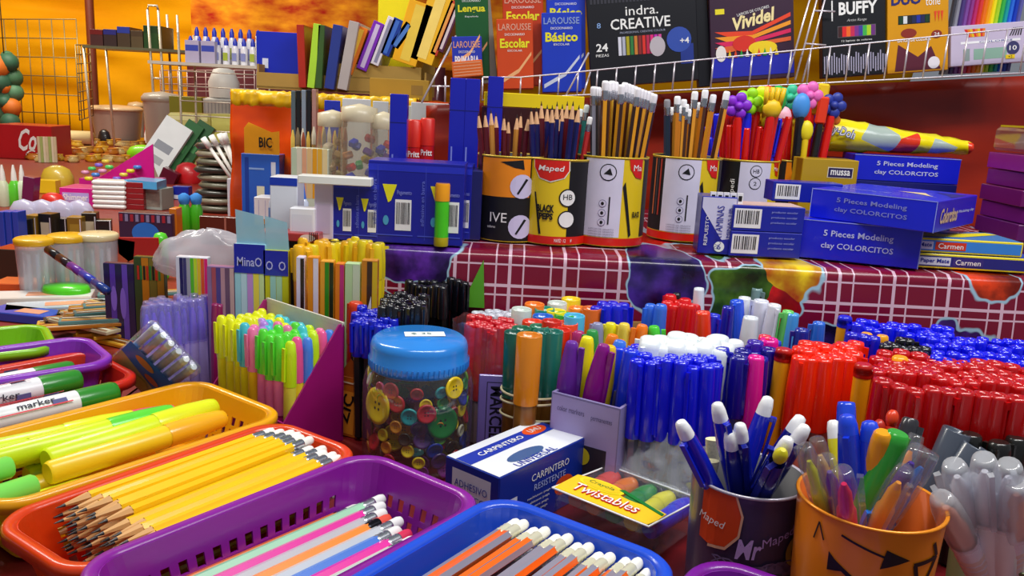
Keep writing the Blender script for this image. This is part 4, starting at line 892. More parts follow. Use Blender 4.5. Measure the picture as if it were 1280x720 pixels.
# ------------------------------------------------------------------ raised tier: pencil cans
def zc_of(p): return p.dot(fw)
def can_at(u, vb, r, h, key, label, rotz=0):
    f = at(u, vb, TIER); c = Vector((f.x, f.y + r, TIER + .0005))
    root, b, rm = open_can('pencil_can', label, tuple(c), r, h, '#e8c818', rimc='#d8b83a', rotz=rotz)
    Y = M('#f2d30c', .3, coat=.3); K = K_(); Wt = M('#dcd8ee', .35, coat=.2); Rd = M('#d82010', .3, coat=.3)
    def band(): b.cyl_rect(r, -3.14, 3.14, .001, .010, Rd, .0005)
    if key == 'maped':
        b.cyl_rect(r, .35, 1.35, .001, h - .002, K, .0003); b.cyl_rect(r, -3.1, -.9, .001, h - .002, K, .0003)
        b.cyl_shape(r, [(-.030, h - .001), (.013, h - .001), (.014, h - .012), (.008, h - .021), (-.008, h - .026), (-.022, h - .022), (-.029, h - .010)], M('#f4eee0', .4), .0005); b.cyl_shape(r, [(-.029, h - .001), (.012, h - .001), (.0125, h - .012), (.007, h - .020), (-.008, h - .0245), (-.021, h - .021), (-.028, h - .010)], Rd, .0008)
        b.cyl_text(r, 'Maped', -.008, h - .011, .030, .008, W_(), .01, shear=.15)
        for z, t in ((.055, 'HB'), (.030, '')): b.cyl_disc(r, .013, z, .0105, .0105, K, .0006); b.cyl_disc(r, .013, z, .009, .009, W_(), .0009); t and b.cyl_text(r, t, .013, z + .001, .011, .006, K)
        b.cyl_text(r, 'BLACK', -.012, .042, .020, .009, K, .05); b.cyl_text(r, "'PEPS", -.012, .033, .018, .008, K, .05)
        b.cyl_shape(r, [(-.027, .060), (-.025, .060), (-.016, .012), (-.019, .012)], K)
        band()
        for k in range(3): b.cyl_text(r, ('MAPED', '12', '#')[k], .004 + k * .008, .0055, (.008, .003, .002)[k], .004, W_())
    elif key == 'back':
        b.cyl_rect(r, -3.14, -.85, .011, h - .002, K, .0003); b.cyl_rect(r, -.85, .22, .011, h - .002, Wt, .0003); b.cyl_rect(r, .95, 1.9, .011, h - .002, K, .0003)
        b.cyl_disc(r, -.008, h - .017, .0098, .0098, K, .0006); b.cyl_disc(r, -.008, h - .017, .0086, .0086, Wt, .0009); b.cyl_shape(r, [(-.013, h - .019), (-.006, h - .012), (-.003, h - .020)], K, .0012)
        for k in range(3): b.cyl_disc(r, -.012, .050 - k * .011, .0045, .0045, M('#8a86a8', .5), .0006); b.cyl_disc(r, -.012, .050 - k * .011, .0038, .0038, Wt, .0009); b.cyl_disc(r, -.012, .050 - k * .011, .0018, .002, K, .0011)
        b.cyl_rect(r, -.12, -.08, .026, .058, K, .0006)
        for k in range(4): b.cyl_text(r, 'LAPICES DE GRAFITO', -.012, .020 - k * .003, .03, .0018, M('#6a6480', .5))
        b.cyl_shape(r, [(.010, .070), (.013, .076), (.025, .014), (.022, .011)], K, .0007)
        b.cyl_shape(r, [(.016, h - .001), (.036, h - .001), (.036, h - .024), (.026, h - .022), (.018, h - .012)], Rd, .0007); b.cyl_text(r, 'Ma', .028, h - .011, .012, .007, W_())
        b.cyl_text(r, 'BLACK', .031, .038, .012, .007, K, .04)
        for k in range(3): b.cyl_rect(r, -1.25 + k * .12, -1.19 + k * .12, .03, h - .003, M(('#c86a3a', '#3a3a40', '#a83a2a')[k], .4), .0006)
        band()
    elif key == 'orange':
        b.cyl_rect(r, -3.14, 3.14, .001, h - .001, K, .0003); b.cyl_rect(r, -.95, .6, h * .53, h - .002, M('#ee8a12', .35, coat=.2), .0006)
        b.cyl_shape(r, [(-.012, h - .006), (.014, h - .003), (.016, h - .014), (.004, h - .012)], K, .0009)
        for z in (h * .66, .018): b.cyl_disc(r, .014, z, .014, .014, M('#cfc8ea', .4), .0010); b.cyl_shape(r, [(.008, z - .008), (.010, z - .009), (.021, z + .008), (.018, z + .009)], K, .0013)
        b.cyl_text(r, 'IVE', -.012, .028, .020, .011, W_(), 0); b.cyl_text(r, 'colores', -.020, .017, .010, .003, W_())
    elif key == 'maped2':
        b.cyl_rect(r, -3.14, -.45, .001, h - .002, K, .0003); b.cyl_rect(r, -.45, .55, .02, h - .002, Wt, .0005); b.cyl_rect(r, .55, 1.3, .001, h - .002, Y, .0004)
        b.cyl_shape(r, [(.028, h - .001), (.042, h - .001), (.042, h - .02), (.034, h - .018)], Rd, .0008)
        for k in range(2): b.cyl_disc(r, .002, h - .013 - k * .016, .0078, .0078, K, .0008); b.cyl_disc(r, .002, h - .013 - k * .016, .0068, .0068, Wt, .0011); b.cyl_text(r, ('HB', '2')[k], .002, h - .013 - k * .016, (.008, .004)[k], .005, K, off=.0013)
        b.cyl_text(r, 'mapedi', -.026, h * .6, .030, .008, W_(), rot=R(90)); b.cyl_text(r, 'Map', .034, h - .010, .010, .006, W_(), off=.0013)
    b.build('can_body', root); rm.build('rim', root)
    return c, root
CR, CH = .0395, .098
k0 = can_at(634, 303, CR, CH, 'orange', 'black and orange can lettered IVE holding maroon pencils')
k1 = can_at(692, 307, CR, CH, 'maped', 'yellow can with red badge and HB ring, holding navy pencils')
k1[0]; 
k2 = can_at(762, 309, .0430, .103, 'back', 'can with pale instruction panel holding tall eraser pencils')
k3 = can_at(858, 303, .0430, .103, 'back', 'can with pale panel and gold stripe behind small blue cartons')
k4 = can_at(934, 297, .042, .100, 'maped2', 'black and white can with two ring marks holding toy-topped pens')
k5 = can_at(1000, 290, .032, .098, 'orange', 'dark can edge between toy-topped pens and gold box')
def fan(proto, can, spec, ztop, L, label, cat, group, sc=1):
    n = len(spec)
    for i, s in enumerate(spec):
        u, v = s[0], s[1]; p = s[2] if len(s) > 2 else proto; yo = s[3] if len(s) > 3 else 0
        c = can[0]; rad = CR - .006
        # foot on the can floor, top in the viewed direction, depth close to the can's
        top = at(u, v, Y=c.y + yo); fx = max(-rad, min(rad, (top.x - c.x) * .55)); foot = Vector((c.x + fx, c.y + yo * .6, TIER + .004))
        d = top - foot; Ls = d.length; put(p, foot, d, i * 1.1, Ls / L, s[4] if len(s) > 4 else label + ', ' + nth(i, n), cat, group)
mar = colour_pencil('#5a1020', lead='#3a1014'); nav = colour_pencil('#161a5e', lead='#20201f'); nat = colour_pencil('#c88a3a', lead='#2a2020')
fan(mar, k0, [(596 + i * 8.2 + random.uniform(-2, 2), 138 + random.uniform(-6, 10) + abs(i - 4) * 1.2, [mar, mar, nat, mar][i % 4], -.022 + .012 * (i % 4)) for i in range(14)], 0, .175, 'sharpened maroon pencil in the black and orange can', 'pencil', 'maroon pencils')
fan(nav, k1, [(664 + i * 6.6 + random.uniform(-1, 1), 132 + random.uniform(-6, 8), [nav, nav, mar, nav, nav][i % 5], -.024 + .013 * (i % 4)) for i in range(10)], 0, .175, 'sharpened navy pencil in the yellow badge can', 'pencil', 'navy pencils')
pe1 = lambda: pencil(('#e8a020', '#3a2420', '#f2c040', '#5a3020', '#e8a020', '#3a2420'), eraser='#eceaf0', ferrule='#dfe2ea', r=.0042)
fan(pe1(), k2, [(757 + i * 4.1, 101 + i * .9 + random.uniform(-2, 2) if i < 6 else 103 + (i - 6) * 1.6, pe1(), -.028 + .011 * (i % 5)) for i in range(16)], 0, .176, 'tall gold and brown pencil with white eraser', 'pencil', 'tall eraser pencils')
fan(pe1(), k2, [(742 + i * 3, 108 + i * .4, pencil(('#8a8a9a', '#4a4a52'), eraser='#eceaf0', r=.004), -.02 + i * .012) for i in range(3)], 0, .176, 'grey pencil at left of the tall eraser pencils', 'pencil', 'grey eraser pencils')
fan(pe1(), k1, [(726, 136, pencil(('#a01828',), eraser='#e8ece8', r=.004), .0), (734, 131, pencil(('#2a8a84',), eraser='#dfe8e4', r=.004), .01), (738, 146, pencil(('#b82a2a',), eraser='#e8e8e8', r=.004), -.01)], 0, .176, 'coloured eraser pencil between the two pencil cans', 'pencil', 'eraser pencils between the cans')
pe2 = lambda: pencil(('#c87818', '#4a2a1a', '#e0982a'), eraser='#f0f0f2', ferrule='#d0d4d8', r=.0044)
fan(pe2(), k3, [(834, 124, pencil(('#1a2a3a', '#22364a'), eraser='#8a8a90', r=.0044), .0), (847, 120), (855, 124), (858, 130), (850, 132), (869, 114), (882, 112), (892, 118), (909, 114, pe2(), .0), (862, 136), (875, 128, pe2(), .02), (840, 134, pe2(), .02)], 0, .176, 'brown and orange eraser pencil in the pale panel can', 'pencil', 'brown eraser pencils')
rp = lambda: stick_pen('#d81a10', '#d8281c', .15, .0052, .0045, .06, False)
bp_ = lambda: stick_pen('#1a22d8', '#2a36e0', .15, .0052, .0045, .05, False, plug='#e8e8f0')
fan(rp(), k4, [(908, 134), (916, 138), (922, 134), (928, 140), (937, 142), (944, 146), (960, 138), (986, 146), (902, 160), (950, 158, rp(), -.02), (912, 156, rp(), -.02), (934, 160, rp(), -.02)], 0, .15, 'red pen in the can of toy-topped pens', 'pen', 'red pens in the toy can')
fan(bp_(), k4, [(884, 158, bp_(), .01), (896, 142, bp_(), .0), (958, 152, bp_(), .01), (974, 148, bp_(), .0), (887, 172, bp_(), -.02)], 0, .15, 'blue pen in the can of toy-topped pens', 'pen', 'blue pens in the toy can')
TP = [(924, 112, '#8a2ad0', 'flower', 'purple'), (938, 106, '#9ae018', 'flower', 'lime green'), (950, 104, '#d8f018', 'flower', 'yellow green'), (962, 98, '#f0301c', 'drop', 'red'), (946, 118, '#f0e014', 'drop', 'bright yellow'), (970, 108, '#f4c814', 'hand', 'golden'), (976, 98, '#2ab84a', 'drop', 'green'), (966, 128, '#f2d818', 'hand', 'yellow'),
      (988, 102, '#38c89a', 'flower', 'mint'), (996, 118, '#3a8ae8', 'flower', 'blue'), (1004, 108, '#4a9ae8', 'drop', 'sky blue'), (1014, 98, '#f070c0', 'flower', 'pink'), (1018, 110, '#e8d020', 'stick', 'mustard'), (1030, 108, '#f2c81a', 'stick', 'long yellow'), (992, 138, '#f2e41c', 'flower', 'lemon yellow'), (1010, 144, '#f0e020', 'drop', 'pale yellow'),
      (1030, 124, '#e83a14', 'stick', 'orange-red'), (1046, 112, '#2a3a9a', 'flower', 'dotted navy'), (1040, 132, '#f07a1c', 'flower', 'orange'), (984, 126, '#f8b8c8', 'drop', 'pale pink')]
for i, (u, v, c, sh, nm) in enumerate(TP):
    bc_ = ['#d81a10', '#1a22d8', '#d81a10', '#e8c818', '#1a1a1c', '#d81a10'][i % 6]
    fan(None, k4 if u < 985 else k5, [(u, v, topper_pen(bc_, c, sh), -.03 + .012 * (i % 5), '%s %s topper on a novelty pen' % (nm, {'flower': 'flower-shaped', 'drop': 'drop-shaped', 'hand': 'hand-shaped', 'stick': 'bar-shaped'}[sh]))], 0, .155, '', 'pen', 'toy-topped pens')

# ------------------------------------------------------------------ boxes on the tier
NB = '#1a26a0'
def C_(u, vb, w, d, h, rot, col, label, z=TIER, name='carton', cat='box', lift=0, group=None, front=None, top=None, right=None, left=None, tilt=None, part='carton'):
    f = at(u, vb, z); a = R(rot); return Carton(name, label, cat, (f.x - math.sin(a) * d / 2, f.y + math.cos(a) * d / 2, z + lift + .0004), (w, d, h), a, col, front=front, top=top, right=right, left=left, group=group, tilt=tilt, part=part)
# white/blue upright carton and pair with barcodes
c = C_(893, 318, .040, .040, .066, -4, NB, 'small blue and white carton with vertical lettering beside pale panel can')
m = c.mb; Wt = M('#d4d4ee', .4)
m.poly([(-.019, .032), (.019, .032), (.019, -.014), (.006, -.016), (-.019, .020)], Wt, c.F); m.poly([(.006, -.016), (.019, -.014), (.019, -.03), (.008, -.03)], M(NB, .4), c.F, .0004)
m.text('PORTAMINAS', .002, -.002, .050, .008, M('#1a26a0', .4), c.F, rot=R(90), z=.0008); m.text('REPUESTO', -.012, -.006, .034, .004, W_(), c.F, rot=R(90), z=.0008); m.text('MINAS HB', .013, .004, .034, .004, M('#1a26a0', .4), c.F, rot=R(90), z=.0008); m.disc(.004, -.024, .006, .006, W_(), c.F, .0008); m.text('6', .004, -.024, .004, .006, M(NB, .4), c.F, z=.0011); c.done()
for k in range(2):
    c = C_(955, 322, .083, .045, .029, 3, NB, 'dark blue carton with barcode, %s of the low pair' % ('lower', 'upper')[k], lift=k * .0295)
    c.mb.barcode(-.024, 0, .031, .022, c.F)
    for q in range(3): c.mb.text('producto escolar', .018, .008 - q * .006, .03, .003, M('#9aa4e0', .5), c.F)
    c.mb.rect(0, 0, .080, .042, M('#c8a8a0' if k else NB, .5), c.T); c.done()
c = C_(1000, 314, .085, .030, .024, 3, NB, 'upper dark blue carton with white barcode panel before gold box', lift=.059); c.mb.barcode(-.024, 0, .03, .018, c.F); c.mb.text('25 piezas', .018, 0, .026, .008, M('#9aa4e0', .5), c.F); c.done()
for k in range(5):
    p = at(908 + k * 8, 252, TIER + .0592); b = MB(); b.box((0, 0, .006), (.0065, .004, .012), M('#eeeef2', .5)); b.rect(0, 0, .004, .006, K_(), Matrix.Translation((0, -.0021, .006)) @ Matrix.Rotation(R(90), 4, 'X'))
    o = b.build('eraser_block', loc=(at(908 + k * 8, 262, TIER + .0592).x, at(930, 322, TIER).y + .018, TIER + .0592)); tag(o, 'tiny white block on low blue cartons, %s' % nth(k, 5), 'eraser', 'tiny white blocks')
# modelling clay boxes
CB = '#1220d0'
def clay(u, vb, w, d, h, rot, lift, label, extra=False, tilt=None, dark=False):
    c = C_(u, vb, w, d, h, rot, CB, label, lift=lift, name='clay_box', group='blue modelling clay boxes', tilt=tilt)
    tc_ = M('#8088d0' if dark else '#c4ccf6', .4)
    for T, ww in ((c.F, w),): c.mb.text('5 Pieces Modeling', .0, h * .17, ww * .56, h * .20, tc_, T, .012); c.mb.text('clay COLORCITOS', .0, -h * .14, ww * .58, h * .19, tc_, T, .012)
    for x, y, a, b_ in ((0, h / 2 - .0006, w, .0008), (w / 2 - .0006, 0, .0008, h), (-w / 2 + .0006, 0, .0008, h)): c.mb.rect(x, y, a, b_, M('#9aa8e8', .5), c.F, .0005)
    if not extra: c.mb.text('Colorcitos', 0, 0, d * .45, h * .5, M('#e8c89a', .4), c.Rt, .03, shear=.2)
    if extra:
        c.mb.text('Colorcitos', -d * .2, 0, d * .42, h * .5, M('#e8c89a', .4), c.Rt, .03, shear=.2); c.mb.text('Modeling clay', d * .24, .001, d * .4, h * .12, W_(), c.Rt)
        c.mb.text('Pieces Modeling clay', -w * .2, -d * .25, w * .5, d * .09, tc_, c.T); c.mb.poly([(.0, d * .05), (w * .2, d * .12), (w * .32, -d * .12), (w * .40, -d * .2), (w * .22, -d * .05), (.02, 0)], M('#e8cfa0', .4), c.T)
        c.mb.poly([(w * .22, d * .3), (w * .47, d * .3), (w * .47, -d * .1), (w * .38, d * .1)], M('#0a1280', .4), c.T)
    c.done(); return c
clay(1092, 200, .125, .05, .036, -1, .075, 'blue modelling clay box, rearmost and highest of the three') if False else None
zz = TIER
c1 = clay(1068, 329, .132, .10, .045, -20, 0, 'blue modelling clay box, bottom of the stack of two')
c2_ = clay(1078, 331, .138, .150, .034, -42, .0455, 'blue modelling clay box on top of stack, turned to show its end', extra=True, dark=True)
f_ = at(1140, 222, TIER + .075)
c = Carton('clay_box', 'blue modelling clay box behind the stack, rearmost of the three', 'box', (at(1136, 223, Y=1.20).x, 1.235, TIER + .0764), (.150, .05, .036), R(-1), CB)
c.mb.text('5 Pieces Modeling', 0, .006, .086, .008, M('#c4ccf6', .4), c.F, .012); c.mb.text('clay COLORCITOS', 0, -.006, .09, .0075, M('#c4ccf6', .4), c.F, .012); c.mb.rect(0, .0175, .15, .0008, M('#9aa8e8', .5), c.F, .0005); c.done()
c = Carton('carton', 'plain blue carton supporting the rearmost clay box', 'box', (at(1136, 223, Y=1.20).x, 1.235, TIER + .0004), (.150, .05, .0755), R(-1), '#151c70'); c.done()
# gold box with dark label
x = at(1038, 222, Y=1.13).x
c = Carton('carton', 'gold box with white-outlined dark label behind clay boxes', 'box', (x, 1.155, TIER + .0004), (.075, .04, .106), R(0), '#b89418'); c.mb.rect(.014, .036, .034, .014, M('#e8e0c8', .4), c.F); c.mb.rect(.014, .036, .032, .012, M('#2a2050', .4), c.F, .0006); c.mb.text('mussa', .014, .036, .026, .007, W_(), c.F, .02, z=.0009); c.done()
# yellow bag of dough
b = MB(); 
def dough(a, bb): 
    x = -.125 + .25 * a; y = -.03 + .06 * (.5 - .5 * math.cos(bb * 2 * math.pi)) ; return (x, y + .004 * nz(a * 9, bb * 6), .050 * (1 - .75 * a) * (.5 + .5 * math.sin(bb * math.pi * 2 - 0)) + .012 + .004 * nz(a * 11, bb * 7 + 2))
dm, nt, bs = node_mat('yellow_printed_film'); vo = nt.nodes.new('ShaderNodeTexVoronoi'); vo.inputs['Scale'].default_value = 26; tcd = nt.nodes.new('ShaderNodeTexCoord'); nt.links.new(tcd.outputs['Object'], vo.inputs['Vector'])
sp_ = nt.nodes.new('ShaderNodeSeparateColor'); nt.links.new(vo.outputs['Color'], sp_.inputs[0])
nt.links.new(ramp(nt, sp_.outputs[0], [(0, '#f2e010'), (.58, '#4a9a3a'), (.66, '#f0e61a'), (.8, '#a8b8b0'), (.86, '#e03a20'), (.93, '#f2e010')], 'CONSTANT'), bs.inputs['Base Color']); bs.inputs['Roughness'].default_value = .2
dr = empty('dough_bag', (at(1100, 196, Y=1.26).x, 1.26, TIER + .0)); tag(dr, 'yellow printed plastic bag of modelling dough lying behind gold box', 'bag')
db = MB(); n = 24; vs = []; fs = []
for i in range(n + 1):
    a = i / n; x = -.108 + .23 * a; hh = .036 * (1 - .62 * a) * min(1, a * 9 + .25); zb = .118
    for k in range(14): t = 2 * math.pi * k / 14; vs.append((x, .026 * math.cos(t) * min(1, a * 9 + .3) + .003 * nz(a * 9, k), zb + .020 * (1 - .5 * a) + hh * .75 * math.sin(t) + .003 * nz(a * 14, k * .6)))
for i in range(n):
    for k in range(14): fs.append((i * 14 + k, i * 14 + (k + 1) % 14, (i + 1) * 14 + (k + 1) % 14, (i + 1) * 14 + k))
fs += [tuple(range(14)), tuple(range(n * 14 + 13, n * 14 - 1, -1))]
db.add(vs, fs, dm, None, True); T = Matrix.Translation((-.070, -.030, .138)) @ Matrix.Rotation(R(90), 4, 'X'); db.text('Play-Doh', -.006, .004, .048, .017, M('#2a4a9a', .4), T, .06, rot=-.25); db.text('Play-Doh', -.006, .004, .047, .015, W_(), T, .0, rot=-.25, z=.001)
db.build('printed_film', dr)
c = Carton('carton', 'low dark carton under the yellow dough bag', 'box', (dr.location.x, 1.26, TIER + .0004), (.16, .045, .104), 0, '#3a1a3a'); c.done()
# stack of purple boxes at right with yellow tray on top
for k in range(6):
    c = Carton('purple_box', 'purple box in the right-hand stack, %s' % ('bottom', 'second from bottom', 'third from bottom', 'third from top', 'second from top', 'topmost')[k], 'box', (.706 + (.004, -.002, .002, -.003, .003, 0)[k], 1.10, TIER + .0004 + k * .0212), (.150, .10, .0205), R(-2 + (k * 37 % 5)), ('#4a0e5a', '#5a1060', '#6a1470', '#6a0f5c', '#6e0f60', '#8a1680')[k], top=('#8a1680' if k == 5 else None), group='purple boxes')
    c.mb.text('OMEGA' if k < 2 else 'Avance', -.028, 0, .024, .009, M('#d8a890' if k < 4 else '#e0b8d8', .4), c.F, .02, shear=.0 if k < 2 else .3)
    if k < 2: c.mb.disc(-.028, 0, .016, .0075, M('#a86a80', .4), c.F, .0002); c.mb.disc(-.028, 0, .015, .0066, M('#4a0e5a', .4), c.F, .0004)
    c.mb.rect(0, .0095, .15, .0008, M('#c89ac8', .5), c.F, .0004); c.done()
e = empty('clear_tray', (.706, 1.10, TIER + .129)); tag(e, 'clear lidded tray with green rolls on top of the purple stack', 'tray')
b = MB(); b.box((0, 0, .016), (.150, .09, .030), GL('#f6f2e6', .06, .06), bev=.004); b.build('tray_body', e)
b = MB(); b.prism([(-.075, -.045), (.075, -.045), (.07, .045), (-.068, .045)], .0315, .034, M('#c8b01a', .35)); b.disc(-.02, 0, .030, .03, M('#8ac01a', .4), None, .0343); b.disc(.04, 0, .02, .03, M('#e8501a', .4), None, .0343); b.build('lid_card', e)
for k in range(7):
    b = MB(); b.lathe([(.006, 0), (.007, .002), (.007, .024), (.006, .026)], M(('#c8b84a', '#dfd8b8', '#8a9a3a')[k % 3], .5), 12, cap0=True, cap1=True); o = b.build('paper_roll', loc=(.645 + k * .020, 1.075, TIER + .1312)); tag(o, 'small %s roll in the clear tray, %s' % (('straw', 'cream', 'olive')[k % 3], nth(k, 7)), 'roll', 'rolls in the clear tray')
# two long yellow-edged pencil boxes at the right edge
for k, (vb, l, c0, ft) in enumerate(((339, 0, '#1a2a86', '#2a2a80'), (316, .0175, '#2a78d0', '#3a8ae0'))):
    a = R(-2); w = .14; f = at(1160 + 22 * (1 - k), 326, TIER + .02)
    c = Carton('pencil_box', ('dark blue yellow-edged pencil box, lower of two', 'light blue yellow-edged pencil box, upper of two')[k], 'box', (f.x + w / 2, .945 + .03 + k * .002, TIER + .0004 + l), (w, .075, .0165), a, '#f2e018', top=('#2a5ac0', '#4a90d0')[k], group='yellow-edged pencil boxes')
    m = c.mb; m.rect(.002, 0, w - .008, .012, M(ft, .4), c.F, .0003); m.rect(-.047, 0, .035, .009, M('#dfe4f2', .4), c.F, .0006); m.text('Paper Mate', -.047, 0, .032, .006, M('#1a2a9a', .4), c.F, .02, z=.0009); m.rect(-.010, 0, .034, .009, M('#d83a20' if k else '#3a3080', .4), c.F, .0006); m.text('Carmen', -.010, 0, .028, .006, W_(), c.F, .01, z=.0009)
    if k: m.poly([(-.07, -.036), (-.04, .02), (.0, .0), (.06, .03), (.068, .018), (.01, -.02)], M('#f2e018', .4), c.T, .0006); m.poly([(-.02, .03), (.03, .03), (.02, .01), (-.01, .012)], M('#e8e8f0', .4), c.T, .0008)
    c.done()
# ------------------------------------------------------------------ glue stick display
GB = '#141c9a'
def glue_face(c, w, h, bars=2):
    m = c.mb; n = bars
    for k in range(n):
        x = -w / 2 + w * (k + .5) / n
        m.rect(x - w / n * .3, 0, .0006, h * .9, M('#3a46c0', .4), c.F, .0004); m.poly([(x - w / n * .2, h * .22), (x + w / n * .1, h * .22), (x - w / n * .02, h * .02), (x - w / n * .08, h * .0)], M('#e8e01a', .4), c.F, .0005)
        m.text('adhesivo en barra', x - w / n * .36, 0, h * .55, .004, M('#6a76d8', .4), c.F, rot=R(90), z=.0008); m.rect(x, -h * .40, w / n * .9, .0012, M('#4a58d0', .4), c.F, .0006); m.disc(x - w / n * .12, -h * .22, w / n * .06, h * .06, M('#4aa0c8', .4), c.F, .0006); m.rect(x, h * .42, w / n, h * .08, M('#2230c0', .4), c.F, .0003); m.barcode(x + w / n * .24, -h * .15, w / n * .34, h * .38, c.F, True); m.text('Pegamento', x + w / n * .26, h * .12, w / n * .3, .006, M('#8a94e0', .4), c.F, z=.0008)
for (u, vb, w, h, y, lab, bars) in ((441, 302, .055, .066, 1.02, 'blue glue stick carton, leftmost, beside the white packs', 2), (518, 306, .105, .090, 1.0, 'wide blue glue stick carton with yellow marks and barcodes', 2), (575, 300, .022, .085, 1.02, 'narrow blue glue stick carton at right end with barcode', 1)):
    f = at(u, vb, TIER); c = Carton('glue_stick_carton', lab, 'box', (f.x, f.y + .028, TIER + .0004), (w, .05, h), 0, GB, group='blue glue stick cartons'); glue_face(c, w, h, bars); c.done()
c = C_(588, 300, .022, .05, .080, 0, '#1a1c60', 'slim dark blue carton between glue cartons and pencil can'); c.done()
f = at(552, 306, TIER); b = MB(); b.lathe([(.0075, 0), (.008, .001), (.008, .010)], M('#c8b81a', .35), 20, cap0=True); e = empty('glue_stick', (f.x, f.y - .009 + .0, TIER + .0004)); tag(e, 'green glue stick with orange cap before the wide blue carton', 'glue stick'); b.build('base_knob', e)
b = MB(); b.lathe([(.0078, .010), (.0078, .050)], M('#4ad01a', .3, coat=.3), 20); b.build('barrel', e); b = MB(); b.lathe([(.0082, .050), (.0082, .067), (.0075, .069)], M('#f0a010', .3, coat=.3), 20, cap1=True); b.build('cap', e)
for (u, vt, vb, w, y, lab) in ((498, 118, 230, .022, 1.09, 'tall slim blue carton standing at left behind glue cartons'), (573, 98, 190, .021, 1.12, 'tall blue carton behind the glue cartons, left of two'), (591, 99, 190, .019, 1.12, 'tall blue carton behind the glue cartons, right of two'), (620, 96, 140, .022, 1.22, 'blue carton rising behind the maroon pencils')):
    t = at(u, vt, Y=y); c = Carton('tall_carton', lab, 'box', (t.x, y + .012, TIER + .0004), (w, .022, t.z - TIER), R(2), '#1a22b0', group='tall blue cartons'); c.mb.rect(0, (t.z - TIER) * .28, w, .0008, M('#0a1060', .5), c.F); c.mb.rect(-w * .3, -.02, .002, .05, M('#7a86e0', .5), c.F); c.mb.rect(0, -.03, w * .8, .001, M('#7a86e0', .5), c.F); c.done()
# red glue tubes, clear pack behind
for (u, v, lab) in ((519, 150, 'red tube with ribbed lid, left of two, behind glue cartons'), (535, 148, 'red tube with ribbed lid, right of two, behind glue cartons')):
    t = at(u, v, Y=1.14); e = empty('glue_tube', (t.x, 1.14, TIER + .0004)); tag(e, lab, 'glue tube', 'red glue tubes'); h = t.z - TIER
    b = MB(); b.lathe([(.0095, 0), (.0095, h - .036)], M('#c81a1a', .3, coat=.3), 20, cap0=True); b.cyl_text(.0095, 'Pritt', 0, h - .045, .015, .008, W_(), .02); b.build('barrel', e); b = MB(); b.lathe([(.0100, h - .036), (.0098, h - .002), (.008, h)], M('#d82a1c', .35), 20, cap1=True); b.build('cap', e)
# yellow eraser strip above maroon pencils
t = at(668, 122, Y=1.25); c = Carton('eraser_block', 'long yellow block lying behind the sharpened pencils', 'eraser', (t.x, 1.26, TIER + .152), (.145, .03, .020), R(-1), '#f2d418'); c.done()
c = Carton('carton', 'dark carton under the long yellow block', 'box', (t.x, 1.26, TIER + .0004), (.15, .05, .151), 0, '#3a1418'); c.done()
# ------------------------------------------------------------------ wire display rack on the rear riser
RYF = 1.295
def rz(x): return zr(x) + .006
def wire(name, pts_list, label, r=.0013, col='#d8d0d8', cat='rack'):
    root = empty(name, tuple(pts_list[0][0])); tag(root, label, cat); o0 = Vector(pts_list[0][0])
    for k, (nm, grp) in enumerate(pts_list[1:]):
        for seg in grp: b = MB(); b.tube([Vector(p) - o0 for p in seg], r, M(col, .3, .5), 6); b.build(nm, root)
    return root
x0, x1 = -.06, 1.02; n = 38
barz = lambda x: .036 + .148 * max(0, x) if x > 0 else .036 + .05 * x
top = [(x0 + (x1 - x0) * i / 20, RYF, barz(x0 + (x1 - x0) * i / 20)) for i in range(21)]
bot = [(x, y, rz(x)) for x, y, z in top]
ups = [[(x0 + (x1 - x0) * i / n, RYF, rz(x0 + (x1 - x0) * i / n)), (x0 + (x1 - x0) * i / n, RYF, barz(x0 + (x1 - x0) * i / n))] for i in range(n + 1)]
ribs = [[(x0 + (x1 - x0) * i / n, RYF, rz(x0 + (x1 - x0) * i / n)), (x0 + (x1 - x0) * i / n, 1.44, rz(x0 + (x1 - x0) * i / n))] for i in range(0, n + 1, 2)]
wire('wire_rack', [[(x0, RYF, rz(x0))], ('front_bar', [top]), ('base_wire', [bot] + ribs), ('upright', ups)], 'white wire tray rail running along in front of colour pencil boxes')
struts = []
for (ua, va, ub, vb) in ((984, 98, 1012, 0), (994, 100, 1021, 0), (1003, 102, 1031, 0)): a = at(ua, va, Y=RYF - .004); c = at(ub, vb, Y=1.34); c2b = a + (c - a) * 1.8; struts.append([a, c2b])
rungs = [[struts[1][0].lerp(struts[1][1], t), struts[2][0].lerp(struts[2][1], t) + Vector((.02, 0, 0))] for t in (.25, .48, .7)]
wire('wire_rack', [[tuple(struts[0][0])], ('strut', struts), ('rung', rungs)], 'leaning white wire struts between the vivid box and dark box', .0015)
s2 = [[at(706, 122, Y=RYF), at(736, 66, Y=1.31)], [at(728, 122, Y=RYF), at(738, 90, Y=1.31)]]
wire('wire_rack', [[tuple(s2[0][0])], ('strut', s2)], 'short leaning white wire strut beside the blue dictionary', .0014)
s3 = [[at(527, 128, Y=1.30), at(570, 45, Y=1.36)], [at(540, 108, Y=1.34), at(562, 108, Y=1.33)], [at(556, 128, Y=1.33), at(557, 95, Y=1.33)], [at(546, 125, Y=1.33), at(548, 108, Y=1.33)]]
wire('wire_rack', [[tuple(s3[0][0])], ('strut', s3)], 'slanting white wire at the right end of cardboard box', .0016)
def slab(u0, u1, vb, H, y, col, label, name, cat='box', thick=.016, lean=-.06, rot=8, group=None, base=None):
    """upright flat pack leaning back a little; bottom corners seen at (u0,vb) (u1, ...)"""
    a = at(u0, vb, Y=y); w = (u1 - u0) * zc_of(a) / F; xm = a.x + w / 2; z = max(rz(xm) + .002, a.z) if base is None else base
    return Carton(name, label, cat, (xm, y + thick / 2, z + .5 * w * math.sin(R(rot)) * 1.0), (w, thick, H), 0, col, tilt=(lean, -R(rot)), group=group), w
def fit(c, T): return T
